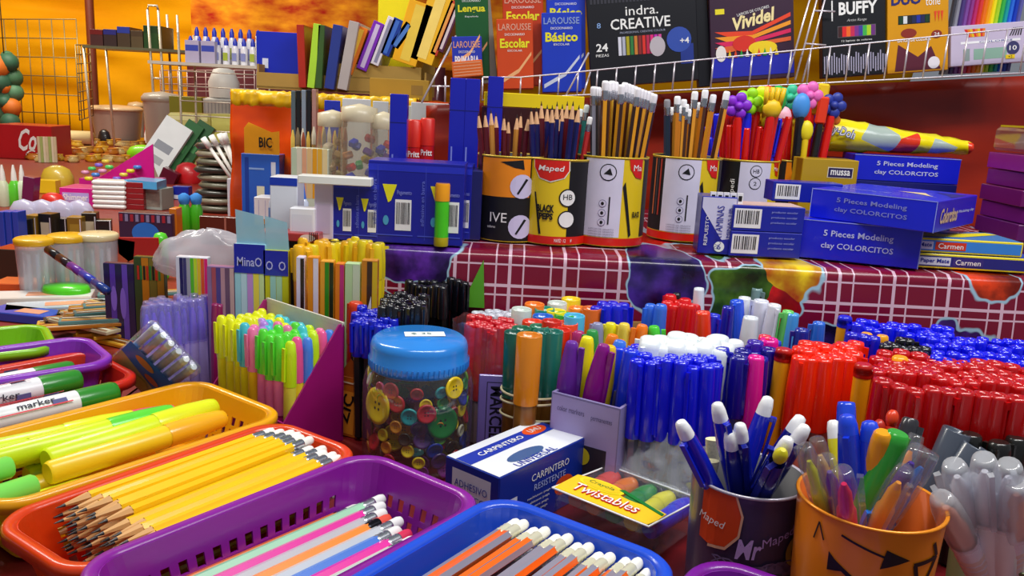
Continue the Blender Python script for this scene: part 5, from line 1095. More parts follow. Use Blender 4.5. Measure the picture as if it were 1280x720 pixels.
# dictionaries
def dico(u0, u1, vb, H, y, col, big, label, bigcol='#e8e01a', sub=None, top='LAROUSSE', base=None, rot=4):
    c, w = slab(u0, u1, vb, H, y, col, label, 'dictionary', 'book', .022, rot=rot, group='dictionaries in the rack', base=base); h2 = H / 2; m = c.mb
    m.text(top, 0, h2 - .012, w * .9, .010, M('#8aa0d8' if col == '#1a3ac0' else '#e0a088', .4), c.F, .01); m.text('DICCIONARIO', 0, h2 - .023, w * .55, .0035, W_(), c.F); m.text(big, 0, h2 - .036, w * .82, .014, M(bigcol, .4), c.F, .03)
    m.text(sub or 'ESCOLAR', 0, h2 - .047, w * .4, .003, W_(), c.F); m.poly([(-w * .45, -h2 + .012), (w * .1, -h2 + .03), (w * .45, -h2 + .055), (w * .45, -h2 + .050), (w * .1, -h2 + .024), (-w * .45, -h2 + .006)], M('#c8d0e8' if col == '#1a3ac0' else '#f0b078', .4), c.F); c.done()
dico(678, 727, 116, .118, 1.33, '#1a3ac0', 'Básico', 'blue basic dictionary, front copy, in the wire tray')
dico(684, 732, 112, .152, 1.365, '#1a3ac0', 'Básico', 'blue basic dictionary, rear copy rising above the front one')
dico(622, 667, 112, .104, 1.33, '#d0481a', 'Escolar', 'orange school dictionary, front copy')
dico(630, 680, 108, .142, 1.365, '#c03a14', 'Escolar', 'orange-red school dictionary, rear copy rising above the front one')
dico(566, 603, 82, .052, 1.34, '#2a3ab8', 'PRIMARIA', 'small blue dictionary above the tall blue cartons', '#e8ecf8', sub='BASICO', base=.040)
dico(571, 612, 98, .140, 1.37, '#1a5a2a', 'Lengua', 'dark green language dictionary at left end of the rack', sub='Española')
c, w = slab(566, 604, 98, .024, 1.325, '#e06a28', 'orange striped booklet below the small blue dictionary', 'booklet', 'book', .01); 
for k in range(5): c.mb.rect(0, -.009 + k * .0045, w * .9, .001, M('#f0b088', .5), c.F)
c.done()
c, w = slab(604, 622, 105, .16, 1.375, '#8a8478', 'grey clear-edged pack between green and orange dictionaries', 'flat_pack', 'pack', .01); c.done()
# creative box
c, w = slab(738, 872, 117, .178, 1.35, '#15151c', 'black colour pencil set box with white lettering and number 24', 'pencil_set', 'box', rot=7); m = c.mb; T = c.F; h2 = .089
m.poly([(-w * .49, h2 - .002), (w * .3, h2 - .002), (w * .1, h2 - .022), (-w * .49, h2 - .034)], M('#1a5a9a', .4), T)
for k in range(24): m.rect(-w * .46 + k * .0055, h2 - .045, .0035, .018, M('#2c2c38', .4), T, .0005)
m.text('indra.', .0, .022, .050, .014, W_(), T); m.text('CREATIVE', -.003, .003, .092, .016, W_(), T, .012); m.text('PROFESSIONAL CREATIVE COLOUR', .0, -.010, .070, .003, M('#9aa0b8', .5), T)
for k, cc in enumerate(['#d8d8e8', '#b0b4c8', '#a8a018', '#2a7a3a', '#c87a2a', '#8a2020', '#d82a20', '#b81a4a', '#e01a7a', '#c01ab0', '#d84aa0']): m.rect(-.036 + k * .0062, -.030, .0048, .028, M(cc, .4), T, .0006)
m.text('24', -w * .38, -.030, .018, .012, W_(), T, .02); m.text('PIEZAS', -w * .38, -.042, .020, .004, W_(), T); m.text('8', -w * .40, .003, .006, .008, M('#8ab0e8', .4), T); m.disc(w * .13, -.034, .012, .015, M('#b8b0b8', .5), T, .0008); m.disc(w * .33, -.026, .019, .019, M('#2a4aa8', .4), T, .0007); m.text('+4', w * .38, -.028, .014, .009, W_(), T, .01, z=.001)
m.poly([(w * .28, h2 - .008), (w * .40, h2 - .010), (w * .38, h2 - .03), (w * .45, h2 - .05), (w * .36, h2 - .056), (w * .33, h2 - .03)], M('#c8dce8', .4), T, .0008); m.rect(w * .40, -.048, .02, .03, M('#16308a', .4), T, .0006); c.done()
c, w = slab(873, 889, 112, .17, 1.36, '#0e0e16', 'narrow dark box edge between the two large pencil sets', 'pencil_set', 'box'); c.done()
# vivid box
c, w = slab(889, 992, 108, .175, 1.35, '#3a2238', 'dark purple pencil set box with yellow slanted lettering', 'pencil_set', 'box', rot=7); m = c.mb; T = c.F
m.text('LAPICES DE COLORES', .002, .016, .050, .004, W_(), T, rot=.2); m.text('Vividel', .004, .004, .066, .020, M('#f2e0a0', .4), T, .03, shear=.3, rot=.2); m.rect(-w * .38, .018, .014, .008, M('#e8d81a', .4), T); 
for k in range(4): m.disc(-.018 + k * .018, .042, .005, .004, M(('#e0c0b0', '#b84a3a', '#3a3ab0', '#d8c050')[k], .4), T)
for k, cc in enumerate(['#e8401a', '#f29a1a', '#d81a5a', '#e0602a']): m.poly([(-w * .45, -.012 - k * .008), (0, -.014 - k * .006), (w * .46, .010 - k * .012), (w * .46, .004 - k * .012), (0, -.020 - k * .006), (-w * .3, -.02 - k * .008)], M(cc, .4), T, .0004 + k * .0002)
m.disc(-w * .1, -.032, .018, .012, M('#d82a1a', .4), T, .0014); m.disc(w * .12, -.040, .022, .010, M('#f2d21a', .4), T, .0016); m.disc(-w * .38, -.045, .008, .012, M('#e8e0dc', .4), T, .0016)
m.rect(0, -.066, w * .98, .030, M('#1a22b0', .4), T, .0006)
for k in range(9): m.poly([(-w * .3 + k * .009, -.052), (-w * .3 + k * .009 + .006, -.052), (-w * .3 + k * .009 + .003, -.040)], M(['#e8c81a', '#e0401a', '#1a9a3a', '#e8e8e8'][k % 4], .4), T, .0018)
c.done()
# buffy
c, w = slab(1028, 1106, 100, .150, 1.34, '#14141a', 'black box lettered BUFFY with a rainbow bar', 'pencil_set', 'box', rot=7); m = c.mb; T = c.F; h2 = .075
m.text('BUFFY', .006, .026, .058, .019, W_(), T, .03); m.rect(-.033, .024, .002, .03, W_(), T); m.text('Artist Range', .004, .008, .030, .005, M('#b8b8b8', .5), T, shear=.3)
m.rect(.004, -.008, .058, .017, M('#5a5258', .5), T)
for k, cc in enumerate(['#3a1418', '#e01a20', '#f06a1a', '#c82050', '#7a2a8a', '#3a3a9a', '#3ab04a', '#a8d01a', '#6a2a7a']): m.rect(-.021 + k * .0062, -.008, .0062, .015, M(cc, .4), T, .0006)
m.text('12 lapices de colores', .004, -.022, .046, .0035, W_(), T)
for k in range(26): m.rect(-w * .47 + k * .0037, -.056 + .003 * math.sin(k * 2), .0017, .026 + .004 * math.sin(k * 5), M('#a8a4c0', .5), T, .0006)
c.done()
c, w = slab(1109, 1184, 93, .145, 1.34, '#d8960c', 'yellow pencil set box with a dark colour bar', 'pencil_set', 'box', rot=7); m = c.mb; T = c.F
m.text('DUO', -.018, .036, .045, .016, M('#1a1a6a', .4), T, .04); m.text('tone', .022, .030, .022, .010, W_(), T, .0)
m.rect(-.006, .006, .048, .013, M('#101418', .4), T)
for k, cc in enumerate(['#0e3a1a', '#d8dce0', '#15151c', '#16204a', '#1a2a9a', '#1a1c50', '#0e3a1a']): m.rect(-.026 + k * .0066, .006, .006, .011, M(cc, .4), T, .0006)
for k in range(3): m.poly([(.024 + k * .005, .016), (.028 + k * .005, .016), (.026 + k * .005, .0)], M('#e0481a', .4), T, .0006)
m.text('LAPICES DE COLORES', -.006, -.024, .050, .005, W_(), T, .02); m.poly([(-.03, -.03), (0, -.05), (.02, -.035), (.035, -.07), (-.035, -.07)], M('#5a1a30', .4), T); m.disc(-.014, -.014, .012, .007, M('#8a2a1a', .4), T); m.disc(.024, -.060, .009, .009, M('#e8e4ee', .4), T, .0008); m.disc(.028, -.018, .008, .006, M('#8a2a1a', .4), T, .0008); m.text('24', .028, -.018, .008, .005, W_(), T, z=.0011); c.done()
c, w = slab(1188, 1285, 84, .060, 1.34, '#c8bcd8', 'white lower card of pencil pack with number 10', 'pencil_set', 'box', rot=7); m = c.mb; T = c.F
for k in range(8): m.poly([(-.040 + k * .004, .024), (-.036 + k * .004, .024), (-.030 + k * .003, .012), (-.033 + k * .003, .012)], M(('#d82a2a', '#e8801a', '#e0c01a')[k % 3], .4), T)
for k in range(5): m.poly([(.028 + k * .004, .010), (.030 + k * .004, .010), (.036 + k * .003, .022), (.034 + k * .003, .022)], M('#2a2a30', .4), T)
m.rect(0, .004, .09, .0035, M('#f0f0f6', .4), T); m.text('COLORES', .008, .004, .05, .0025, M('#3a2a9a', .4), T, z=.0006); m.rect(-.036, -.014, .010, .018, M('#8a9a9a', .4), T); m.rect(.0, -.014, .05, .016, M('#8ab0a0', .4), T); m.disc(.034, -.008, .010, .010, M('#3a3a6a', .4), T, .0006); m.text('10', .034, -.008, .011, .007, W_(), T, .01, z=.0009); m.rect(.030, -.021, .014, .006, M('#e8c81a', .4), T, .0009); m.text('+2', .030, -.021, .006, .004, K_(), T, z=.0012); c.done()
for k, cc in enumerate(['#3a3a44', '#8a8a98', '#4a3a7a', '#7a4a9a', '#8a3a8a', '#b82a6a', '#d83a3a', '#e8701a', '#f0a01a', '#f2e01a', '#a8d02a', '#3ab04a', '#1a9a9a', '#2a6ad8', '#1a3ab0', '#5a5aa0']):
    px = at(1190 + k * 5.6, 30, Y=1.352); p = colour_pencil(cc); put(p, (px.x, 1.362, rz(px.x) + .004), (.03, 0, 1), 0, 1.0, '%s colouring pencil in the clear pack at far right' % nth(k, 16), 'pencil', 'colouring pencils at the far right')
# ------------------------------------------------------------------ left side of the front table: small baskets, pens, display boxes
def PL(u, v, z=TAB): return at(u, v, z)
def wpx(p, px): return px * zc_of(p) / F
# red basket with whiteboard markers, violet and green baskets behind
r3 = basket(A(112, 434, -.268), 50, .235, .115, .065, '#d42a1a', 'red basket of thick white markers behind the yellow basket', -.270)
r2 = basket(A(108, 423, -.262), 42, .215, .100, .065, '#8a30c0', 'violet basket with a blue-capped pen, behind the red basket', -.258)
r1 = basket(A(56, 403, -.262), 35, .22, .10, .06, '#86c81c', 'lime green basket at the far left behind the violet one', -.262)
wm = marker('#2a9a2a', '#eceef2', .135, .0105, .035, .95, clip=False, cr=.3, name='whiteboard_marker')
def wlab():
    def f():
        b = MB(); r = .0103; b.lathe([(r * .8, 0), (r, .002), (r, .098)], M('#eceef2', .3), 20, cap0=True)
        for a in (0, 1.57, 3.14, 4.71):
            T = Matrix.Rotation(a, 4, 'Z') @ Matrix.Translation((0, -r - .0004, .05)) @ Matrix.Rotation(R(90), 4, 'X') @ Matrix.Rotation(R(90), 4, 'Z')
            b.rect(-.028, .003, .016, .005, M('#d81a2a', .4), T, .0004); b.text('marker', .012, .001, .030, .006, M('#2a2a40', .4), T, .01); b.rect(0, -.0045, .08, .0012, M('#e04050', .4), T, .0004); b.rect(.03, -.002, .012, .005, M('#5a5a90', .4), T, .0003)
        c = MB(); cm = M('#2a8a24', .3, coat=.3); c.lathe([(r * 1.02, .097), (r * 1.04, .100), (r * 1.02, .128), (r * .9, .132), (r * .7, .133)], cm, 20, cap1=True)
        return mk('whiteboard_marker', [('barrel', b, None), ('cap', c, None)])
    return protos('wlab', f)
for i, (u, v, z, L0, da, lab) in enumerate(((146, 490, .055, .133, 0, 'white marker with green cap, nearest in the red basket'), (100, 474, .060, .133, .03, 'white marker, middle one in the red basket'), (92, 463, .052, .133, -.03, 'white marker at the back of the red basket'), (30, 512, .035, .133, .0, 'white marker lying underneath at left in red basket'))):
    e_ = at(u, v, TAB + z); s_ = at(u - 150, v + 36 - i * 3, TAB + z); d = (e_ - s_).normalized(); put(wlab(), e_ - d * .133, d, i * .8, 1, lab, 'marker', 'whiteboard markers')
for i, (u, v, c, nm) in enumerate(((86, 438, '#2a4ac8', 'blue'), (94, 436, '#e8c81a', 'yellow'), (70, 447, '#e8e0d0', 'cream'))):
    e_ = at(u, v, -.285); d = (e_ - at(u - 45, v + 25, -.295)).normalized(); put(marker(c, c, .12, .0075, .04), e_ - d * .12, d, 0, 1, '%s-capped marker lying in the violet basket' % nm, 'marker', 'markers in the violet basket')
for i in range(14):
    c = ['#e8e0d0', '#2a3a9a', '#e0c81a', '#f0f0e8', '#d84a2a'][i % 5]; ctr, ux, uy, _ = r2; put(stick_pen(c, '#d8d8dc', .13, .0055, .0042, .05), ctr - ux * .075 - uy * (.030 - .0045 * i) + Vector((0, 0, TAB + .010 + .010 * (i % 3) - 0)), ux, i, 1, 'pen on the floor of the violet basket, %s' % nth(i, 14), 'pen', 'pens in the violet basket')
# card pack of clear pens leaning between baskets
p0_, p1_ = at(166, 478, -.300), at(226, 428, -.232); zx = (p1_ - p0_).normalized(); yv = p0_.normalized(); xx = yv.cross(zx).normalized(); yy_ = zx.cross(xx)
e = empty('pen_pack'); e.matrix_world = Matrix((xx, yy_, zx)).transposed().to_4x4(); e.location = (p0_ + p1_) / 2; tag(e, 'clear bag pack of pens with blue printed card leaning on basket', 'pen pack')
b = MB(); b.box((0, 0, 0), (.066, .012, .105), FILM(), bev=.004); b.build('pouch', e)
b = MB(); T = Matrix.Translation((0, -.007, -.02)) @ Matrix.Rotation(R(90), 4, 'X'); b.rect(0, .010, .062, .040, M('#2a8ae0', .35), T, 0); b.poly([(-.031, -.03), (.031, -.03), (.031, -.01), (-.031, .004)], M('#c8e080', .4), T, .0002); b.disc(-.006, .018, .012, .006, M('#e8a84a', .4), T, .0005); b.disc(.010, .004, .009, .005, M('#e8904a', .4), T, .0005); b.disc(.004, -.018, .012, .010, M('#c8e01a', .4), T, .0007); b.build('printed_card', e)
for k in range(6):
    b = MB(); b.lathe([(.0036, -.045), (.004, -.04), (.004, .046), (.003, .05)], M(('#d8dce0', '#bfc8cc')[k % 2], .3), 10, cx=-.025 + k * .010, cap0=True, cap1=True); b.build('pen', e)
# purple clear pens
row(gel_pen('#7a5ae0', '#b0a2f0', .12, .0055, cap='#dcd4ff'), 182, 384, 255, 376, 8, rows=3, dv=-4, L=.12, label='clear violet pen standing left of the neon highlighters', group='clear violet pens')
row(stick_pen('#8a1a5a', '#8a1a5a', .12, .004, .004, .04, False), 268, 378, 276, 377, 2, L=.125, label='dark magenta pen beside the violet pens', group='dark magenta pens')
# neon highlighter display
b_ = Vector((-.200, .712, TAB)); ang = R(-40); W0 = .125; D0 = .068; ux = Vector((math.cos(ang), math.sin(ang), 0)); uy = Vector((-math.sin(ang), math.cos(ang), 0))
ctr = b_ - ux * W0 / 2 + uy * D0 / 2; e = empty('display_box', (ctr.x, ctr.y, TAB + .0005), ang); tag(e, 'magenta display box with sloping side holding neon highlighters', 'display box')
mg = M('#a01470', .35, coat=.3); pale = M('#d8d2c4', .5)
b = MB(); b.box((0, 0, .0015), (W0, D0, .003), mg); b.box((0, -D0 / 2 + .001, .018), (W0, .002, .034), mg); b.build('base_tray', e)
b = MB(); b.box((0, D0 / 2 - .001, .060), (W0, .002, .112), mg); b.rect(0, .058, W0, .022, pale, Matrix.Translation((0, D0 / 2 - .0021, .05)) @ Matrix.Rotation(R(90), 4, 'X')); b.box((0, D0 / 2 - .001, .1165), (W0, .003, .004), pale); b.build('back_panel', e)
for s in (-1, 1):
    b = MB(); b.prism([(-D0 / 2, .003), (D0 / 2, .003), (D0 / 2, .117), (D0 * .42, .117), (-D0 / 2, .034)], -.001, .001, mg, Matrix.Translation((s * (W0 / 2 - .001), 0, 0)) @ Matrix.Rotation(R(90), 4, 'Z') @ Matrix.Rotation(R(90), 4, 'X')); b.build('side_panel', e)
combos = [('#e8ee1a', '#f2e21a', '#2338b0', 'yellow-capped'), ('#4ac8d8', '#e8e01a', '#e8c81a', 'turquoise-capped'), ('#f07ab0', '#f2c81a', '#e87a9a', 'pink-capped'), ('#b88ae0', '#f2d81a', '#8a5ac0', 'lilac-capped'), ('#5ae03a', '#f07ab0', '#d01a8a', 'green-capped'), ('#f05a9a', '#f2d82a', '#e0c01a', 'rose-capped'), ('#4a8ae8', '#e8e8a0', '#5a6ac0', 'blue-capped'), ('#c8f01a', '#e8e04a', '#58a02a', 'lime-capped')]
nc, nr = 9, 6
for r_ in range(nr):
    for i in range(nc):
        t = i / (nc - 1); 
        if i < 3 - (r_ > 2): k = 0
        elif i < 5: k = (1, 2, 3)[(i + r_) % 3] if r_ < 4 else (0, 1)[r_ % 2]
        elif i < 8: k = 4 if r_ < 3 else (2, 4, 1, 7)[(i + r_) % 4]
        else: k = (5, 6, 7)[(r_ + i) % 3]
        c = combos[k]; pos = ctr + ux * (-W0 / 2 + .009 + (W0 - .018) * t) + uy * (-D0 / 2 + .012 + r_ * (D0 - .024) / (nr - 1)); pos.z = TAB + .004
        put(highlighter(c[0], c[1], c[2], .104, .0064, .85, .042, name='highlighter'), pos + Vector((random.uniform(-.0008, .0008), random.uniform(-.0008, .0008), random.uniform(0, .004))), (random.uniform(-.02, .02), random.uniform(-.02, .02), 1), ang, 1, '%s neon highlighter, %s row, %s' % (c[3], 'front' if r_ == 0 else 'back' if r_ == nr - 1 else ORD[r_ + 1], nth(i, nc)), 'highlighter', 'neon highlighters')
# cloud sticker and orange carton before the jar
p = at(394, 532, TAB); c = Carton('sticker_card', 'cloud-edged lavender card with black letters beside orange red basket', 'card', (p.x, p.y + .004, TAB + .0005), (.060, .002, .046), R(6), '#5a5aa8', tilt=(R(-14), 0)); m = c.mb
for k in range(7): m.disc(-.024 + k * .008, .018 + .003 * math.sin(k * 2), .008, .007, M('#8a90d8', .4), c.F, .0004 + k * .00005)
m.disc(0, .002, .026, .014, M('#a8a8d8', .4), c.F, .0009); m.text('COLOR', -.002, .010, .032, .009, K_(), c.F, .04, z=.0012); m.text('NEON', .002, -.003, .036, .010, M('#1a1a60', .4), c.F, .05, z=.0012)
for k, cc in enumerate(('#e87a3a', '#d83a6a', '#3a9a9a')): m.disc(-.018 + k * .017, -.015, .006, .004, M(cc, .4), c.F, .0012)
c.done()
p = at(440, 548, TAB); c = Carton('open_carton', 'orange open carton lettered ZIC left of the button jar', 'box', (p.x, p.y + .012, TAB + .0005), (.032, .022, .062), R(-18), '#c86a14', tilt=(0, R(4))); m = c.mb; m.rect(-.004, -.006, .016, .044, M('#e8942a', .4), c.F); m.text('ZIC', -.005, -.002, .030, .011, K_(), c.F, .02, rot=R(80)); m.rect(0, .025, .031, .0015, M('#e8d8b8', .5), c.F, .0006)
m.poly([(-.015, .031), (.015, .031), (-.004, .050)], M('#b85a14', .4), c.F, .0005); c.done()
# yellow-capped pens with pale sleeves
yc_ = marker('#f2b81a', '#e8901a', .155, .0055, .035, .85); yc2 = marker('#e8d01a', '#e8d01a', .155, .0055, .035, .8)
row([yc_, yc_, yc2], 374, 306, 420, 303, 6, base=TAB, rows=2, dv=-4, L=.155, sc=1.25, label='amber-capped pen in the left cluster behind highlighters', group='amber-capped pens left')
row([yc2, yc_], 426, 302, 474, 308, 7, base=TAB, rows=2, dv=-4, L=.155, sc=1.25, label='yellow-capped pen in the cluster left of the blue glue cartons', group='yellow-capped pens right')
def sleeve(u0, u1, vt, vb, cols, label, Y0=None, name='pen_sleeve', z=TAB, hpx=None, cat='pen pack'):
    Y0 = Y0 or (.845 if u0 >= 366 else .875 if u0 >= 255 else .93 if u0 > 210 else 1.04); p = at((u0 + u1) / 2, vt, Y=Y0); w = wpx(p, u1 - u0); h = p.z - z; c = Carton(name, label, cat, (p.x, p.y + .006, z + .0005), (w, .010, h), 0, cols[0]); n = len(cols)
    for k, cc in enumerate(cols): c.mb.rect(-w / 2 + w * (k + .5) / n, 0, w / n * .92, h * .98, M(cc, .35, coat=.2), c.F, .0003)
    return c, w, h
for (u0, u1, vt, vb, cols, lab) in ((370, 380, 322, 405, ['#d8d0e8', '#2a1a14'], 'pale sleeve pack, leftmost below the yellow caps'), (384, 398, 322, 408, ['#e8901a', '#e0d8e8'], 'orange and white sleeve pack below the yellow caps'), (400, 417, 327, 408, ['#e8a02a', '#2a8a1a', '#1a2a14'], 'sleeve pack with green pen below the yellow caps'),
    (419, 430, 330, 408, ['#e8801a', '#c02a7a'], 'orange and pink sleeve pack below the yellow caps'), (431, 450, 330, 402, ['#b8d8a0', '#c8d8b8'], 'pale green sleeve pack below the yellow caps'), (452, 472, 326, 400, ['#c8801a', '#3a2a18', '#d8b81a'], 'brown and gold sleeve pack at right below the yellow caps')):
    c, w, h = sleeve(u0, u1, vt, vb, cols, lab); c.done()
p = at(450, 390, Y=.84); b = MB(); b.prism([(-.018, 0), (.016, 0), (.012, .128)], 0, .0015, M('#dfe0ee', .4), Matrix.Rotation(R(90), 4, 'X')); b.disc(.009, .080, .004, .005, M('#1a2a9a', .4), Matrix.Translation((0, -.0018, 0)) @ Matrix.Rotation(R(90), 4, 'X')); o = b.build('triangle_card', loc=(p.x, .835, TAB + .0005)); tag(o, 'white pointed card with blue dot left of black pens', 'card')
# blue header packs and rainbow paper bag, papers
for (u0, u1, vt, vm, vb, cols, lab, t) in ((292, 331, 306, 343, 392, ['#9ad0e0', '#b8d8e8', '#c08ad8', '#e8d84a', '#c8e0a0'], 'pastel pen pack with blue header, left of two', 'MinaO'), (329, 360, 314, 346, 398, ['#c8c81a', '#98d0c8', '#a8d8b0', '#c8d01a'], 'pastel pen pack with blue header, right of two', 'O  O')):
    c, w, h = sleeve(u0, u1, vt, vb, cols, lab); hh = w * (vm - vt) / (u1 - u0); c.mb.rect(0, h * .5 - hh / 2, w, hh, M('#141ca8', .3, coat=.3), c.F, .0008); c.mb.text(t, 0, h * .5 - hh * .6, w * .8, .010, M('#b8b8f0', .4), c.F, .01, z=.0012)
    c.mb.poly([(-w * .45, h * .5), (w * .5, h * .5), (w * .42, h * .5 + .030), (-w * .48, h * .5 + .036)], M('#9ac8dc', .25, alpha=.9), c.F, -.004); c.done()
c, w, h = sleeve(219, 259, 322, 376, ['#dfe0ea', '#1a1c5a', '#3a3a70', '#a8a8b0', '#5ac81a', '#c8e81a', '#f0c81a', '#f05a1a', '#f01a7a'], 'bag of coloured paper strips in rainbow order', cat='paper strips', name='paper_strips'); c.done()
c, w, h = sleeve(258, 292, 334, 384, ['#8a6a9a', '#a84a5a', '#4a3a8a', '#b88a9a', '#6a4a6a', '#c8a8a8'], 'clear bag of muted mixed pens right of rainbow strips', cat='pen pack'); c.done()
p = at(248, 350, Y=.97)
def crumple(a, bb): 
    th = a * 2 * math.pi; ph = bb * math.pi; rr = 1 + .25 * nz(math.cos(th) * 2 + 3, math.sin(th) * 2, bb * 4)
    return (.062 * math.cos(th) * math.sin(ph) * rr, .025 * math.sin(th) * math.sin(ph) * rr, .070 - .034 * math.cos(ph) * rr)
o = sheet('plastic_bag', crumple, 36, 20, M('#d8d4dc', .2, alpha=.6, coat=.4), 0); o.location = (p.x, p.y + .03, TAB + .055); tag(o, 'crumpled translucent plastic bag above the rainbow paper strips', 'bag')
# clear tubs with yellow lids, green case, striped rod
for k, (u, vb, lab) in enumerate(((36, 378, 'clear tub with yellow lid, leftmost'), (77, 374, 'clear tub with yellow lid, middle one behind green case'), (116, 372, 'clear tub with pale lid, rightmost'))):
    p = at(u, vb, TAB); r = wpx(p, 44) / 2; h = wpx(p, 70); e = empty('clear_tub', (p.x, p.y + r, TAB + .0005)); tag(e, lab, 'tub', 'clear tubs')
    b = MB(); b.lathe([(r * .85, 0), (r * .9, .002), (r, h * .8), (r * 1.02, h)], M('#d4d8e0', .12, alpha=.55, coat=.5), 28, cap0=True); b.build('tub_body', e)
    b = MB(); b.lathe([(r * 1.04, h), (r * 1.08, h + .001), (r * 1.08, h + .008), (r * .98, h + .010), (.001, h + .0105)], M(('#e8b41a', '#e8b41a', '#e0d0a0')[k], .35, coat=.3), 28); b.build('lid', e)
    for j in range(7):
        b = MB(); a = j * .9; b.lathe([(.003, .006), (.0032, h * .85)], M(('#e8e8f0', '#c8ccd8', '#a8b8d8', '#d8b8a8')[j % 4], .3), 8, cx=r * .55 * math.cos(a), cy=r * .55 * math.sin(a), cap1=True); b.build('swab', e)
p = at(84, 378, TAB); b = MB(); r = wpx(p, 56) / 2; n = 12; b.lathe([(r * .9, 0), (r, .004), (r, .012)], M('#48c81a', .3, coat=.4), 32, cap0=True, sy=.7); e = empty('round_case', (p.x, p.y + .0, TAB + .0005)); tag(e, 'bright green oval plastic case before the clear tubs', 'case'); b.build('case_base', e)
b = MB(); b.lathe([(r * 1.02, .012), (r * 1.03, .020), (r * .95, .026), (.001, .028)], M('#56d820', .3, coat=.4), 32, sy=.7); b.build('lid', e)
a_, c_ = at(60, 312, Y=1.10), at(134, 364, Y=1.0); e = empty('striped_rod', tuple(c_)); tag(e, 'black purple and blue striped rod leaning on the clear tubs', 'rod'); b = MB(); d = a_ - c_; n = 5
cl = ['#1a3a8a', '#2a3ab0', '#6a2a9a', '#2a1420', '#141014']
for k in range(n): b.tube([d * (k / n), d * ((k + 1) / n)], .0055, M(cl[k], .3, coat=.3), 12)
b.build('rod_body', e)
# blister packs by the tubs
for (u0, u1, vt, vb, cols, lab) in ((128, 166, 330, 380, ['#2a2050', '#5a3ab0', '#2a2050', '#6a4ac0', '#2a2050'], 'blister pack with two purple pens right of the tubs'), (166, 204, 322, 380, ['#3a4a2a', '#c87a1a', '#7a6a2a', '#a8721a'], 'blister pack with red and green card and amber toy')):
    c, w, h = sleeve(u0, u1, vt, vb, cols, lab); 
    if u0 == 166: 
        for k in range(8): c.mb.rect(-w * .35 + w * .1 * k, h * .32, w * .07, h * .16, M(('#c02a1a', '#2a7a3a', '#1a1a18')[k % 3], .4), c.F, .0008)
    else: c.mb.disc(-w * .18, h * .06, w * .1, h * .16, M('#8a6ae0', .3), c.F, .0008); c.mb.disc(w * .12, h * .0, w * .1, h * .2, M('#8a6ae0', .3), c.F, .0008)
    c.done()
for (u, v, w, h, a, col, lab) in ((142, 318, .05, .05, R(25), '#a83018', 'tilted red brown card behind the purple blister pack'), (176, 312, .065, .035, R(-8), '#b8201a', 'dark red card flap above the amber blister pack')):
    p = at(u, v, Y=1.30); c = Carton('card_flap', lab, 'card', (p.x, p.y, TAB + .002), (w, .003, p.z - TAB + h / 2), 0, col, tilt=(0, a * .3)); c.mb.poly([(-w / 2, .0), (0, h * .4), (w / 2, h * .1), (0, -.03)], M('#c85a3a', .4), c.F); c.done()
# flat goods in the foreground left: packs of brown and gold pencils
rn = random.Random(8)
for k in range(26):
    u = 105 + (k % 7) * 13 + rn.uniform(-8, 8); v = 384 + (k // 7) * 9 + rn.uniform(-3, 3); p = at(u, v, TAB + .012 + .002 * (k % 5)); ang = R(28 + rn.uniform(-8, 8)) if k % 3 else R(-25)
    L_ = .11; cc = ['#d8941a', '#e8b02a', '#3a2a18', '#c8c0a0', '#b8701a', '#5a8a8a'][k % 6]
    c = Carton('flat_pack', '%s flat pencil pack in the pile behind green basket, %s from pile front' % (['amber', 'gold', 'dark', 'cream', 'brown', 'teal'][k % 6], (ORD[26 - k] if 26 - k < 21 else '%dst' % (26 - k) if 26 - k == 21 else '%dth' % (26 - k))), 'pencil pack', (p.x, p.y, TAB + .0008 + .0052 * (k % 6)), (L_, .022, .0048), ang, cc, group='flat pencil packs')
    for j in range(4): c.mb.rect(0, -.008 + j * .0054, L_ * .94, .0030, M(['#f0c04a', '#8a4a1a', '#e8e0c8', '#d87a1a'][(j + k) % 4], .4), c.T, .0003)
    c.done()
for (u, v, w, d, h, a, col, tc, lab) in ((40, 386, .14, .05, .016, 20, '#e8d8c8', '#e8e4e0', 'cream flat box at far left below orange box'), (30, 372, .10, .05, .02, 5, '#e8642a', '#f0783a', 'orange flat box left of the clear tubs'), (62, 395, .13, .045, .012, 28, '#a8c0d8', '#c8d0d8', 'pale blue clear pack behind the green basket'), (22, 404, .10, .04, .012, -10, '#2a4ab8', '#2a50c8', 'blue flat pack at the far left edge'), (20, 350, .07, .05, .05, 0, '#3a2a1c', '#a01a18', 'dark box with red top at left of tubs'), (60, 378, .06, .03, .014, -5, '#d8b84a', '#e8d070', 'small yellow box under the leftmost tub')):
    p = at(u, v, TAB); c = Carton('flat_box', lab, 'box', (p.x, p.y + d / 2, TAB + .0006), (w, d, h), R(a), col, top=tc); c.mb.rect(.01, 0, w * .4, d * .5, M('#e8a07a' if k % 2 else '#8ab8d8', .4), c.T, .0005); c.done()
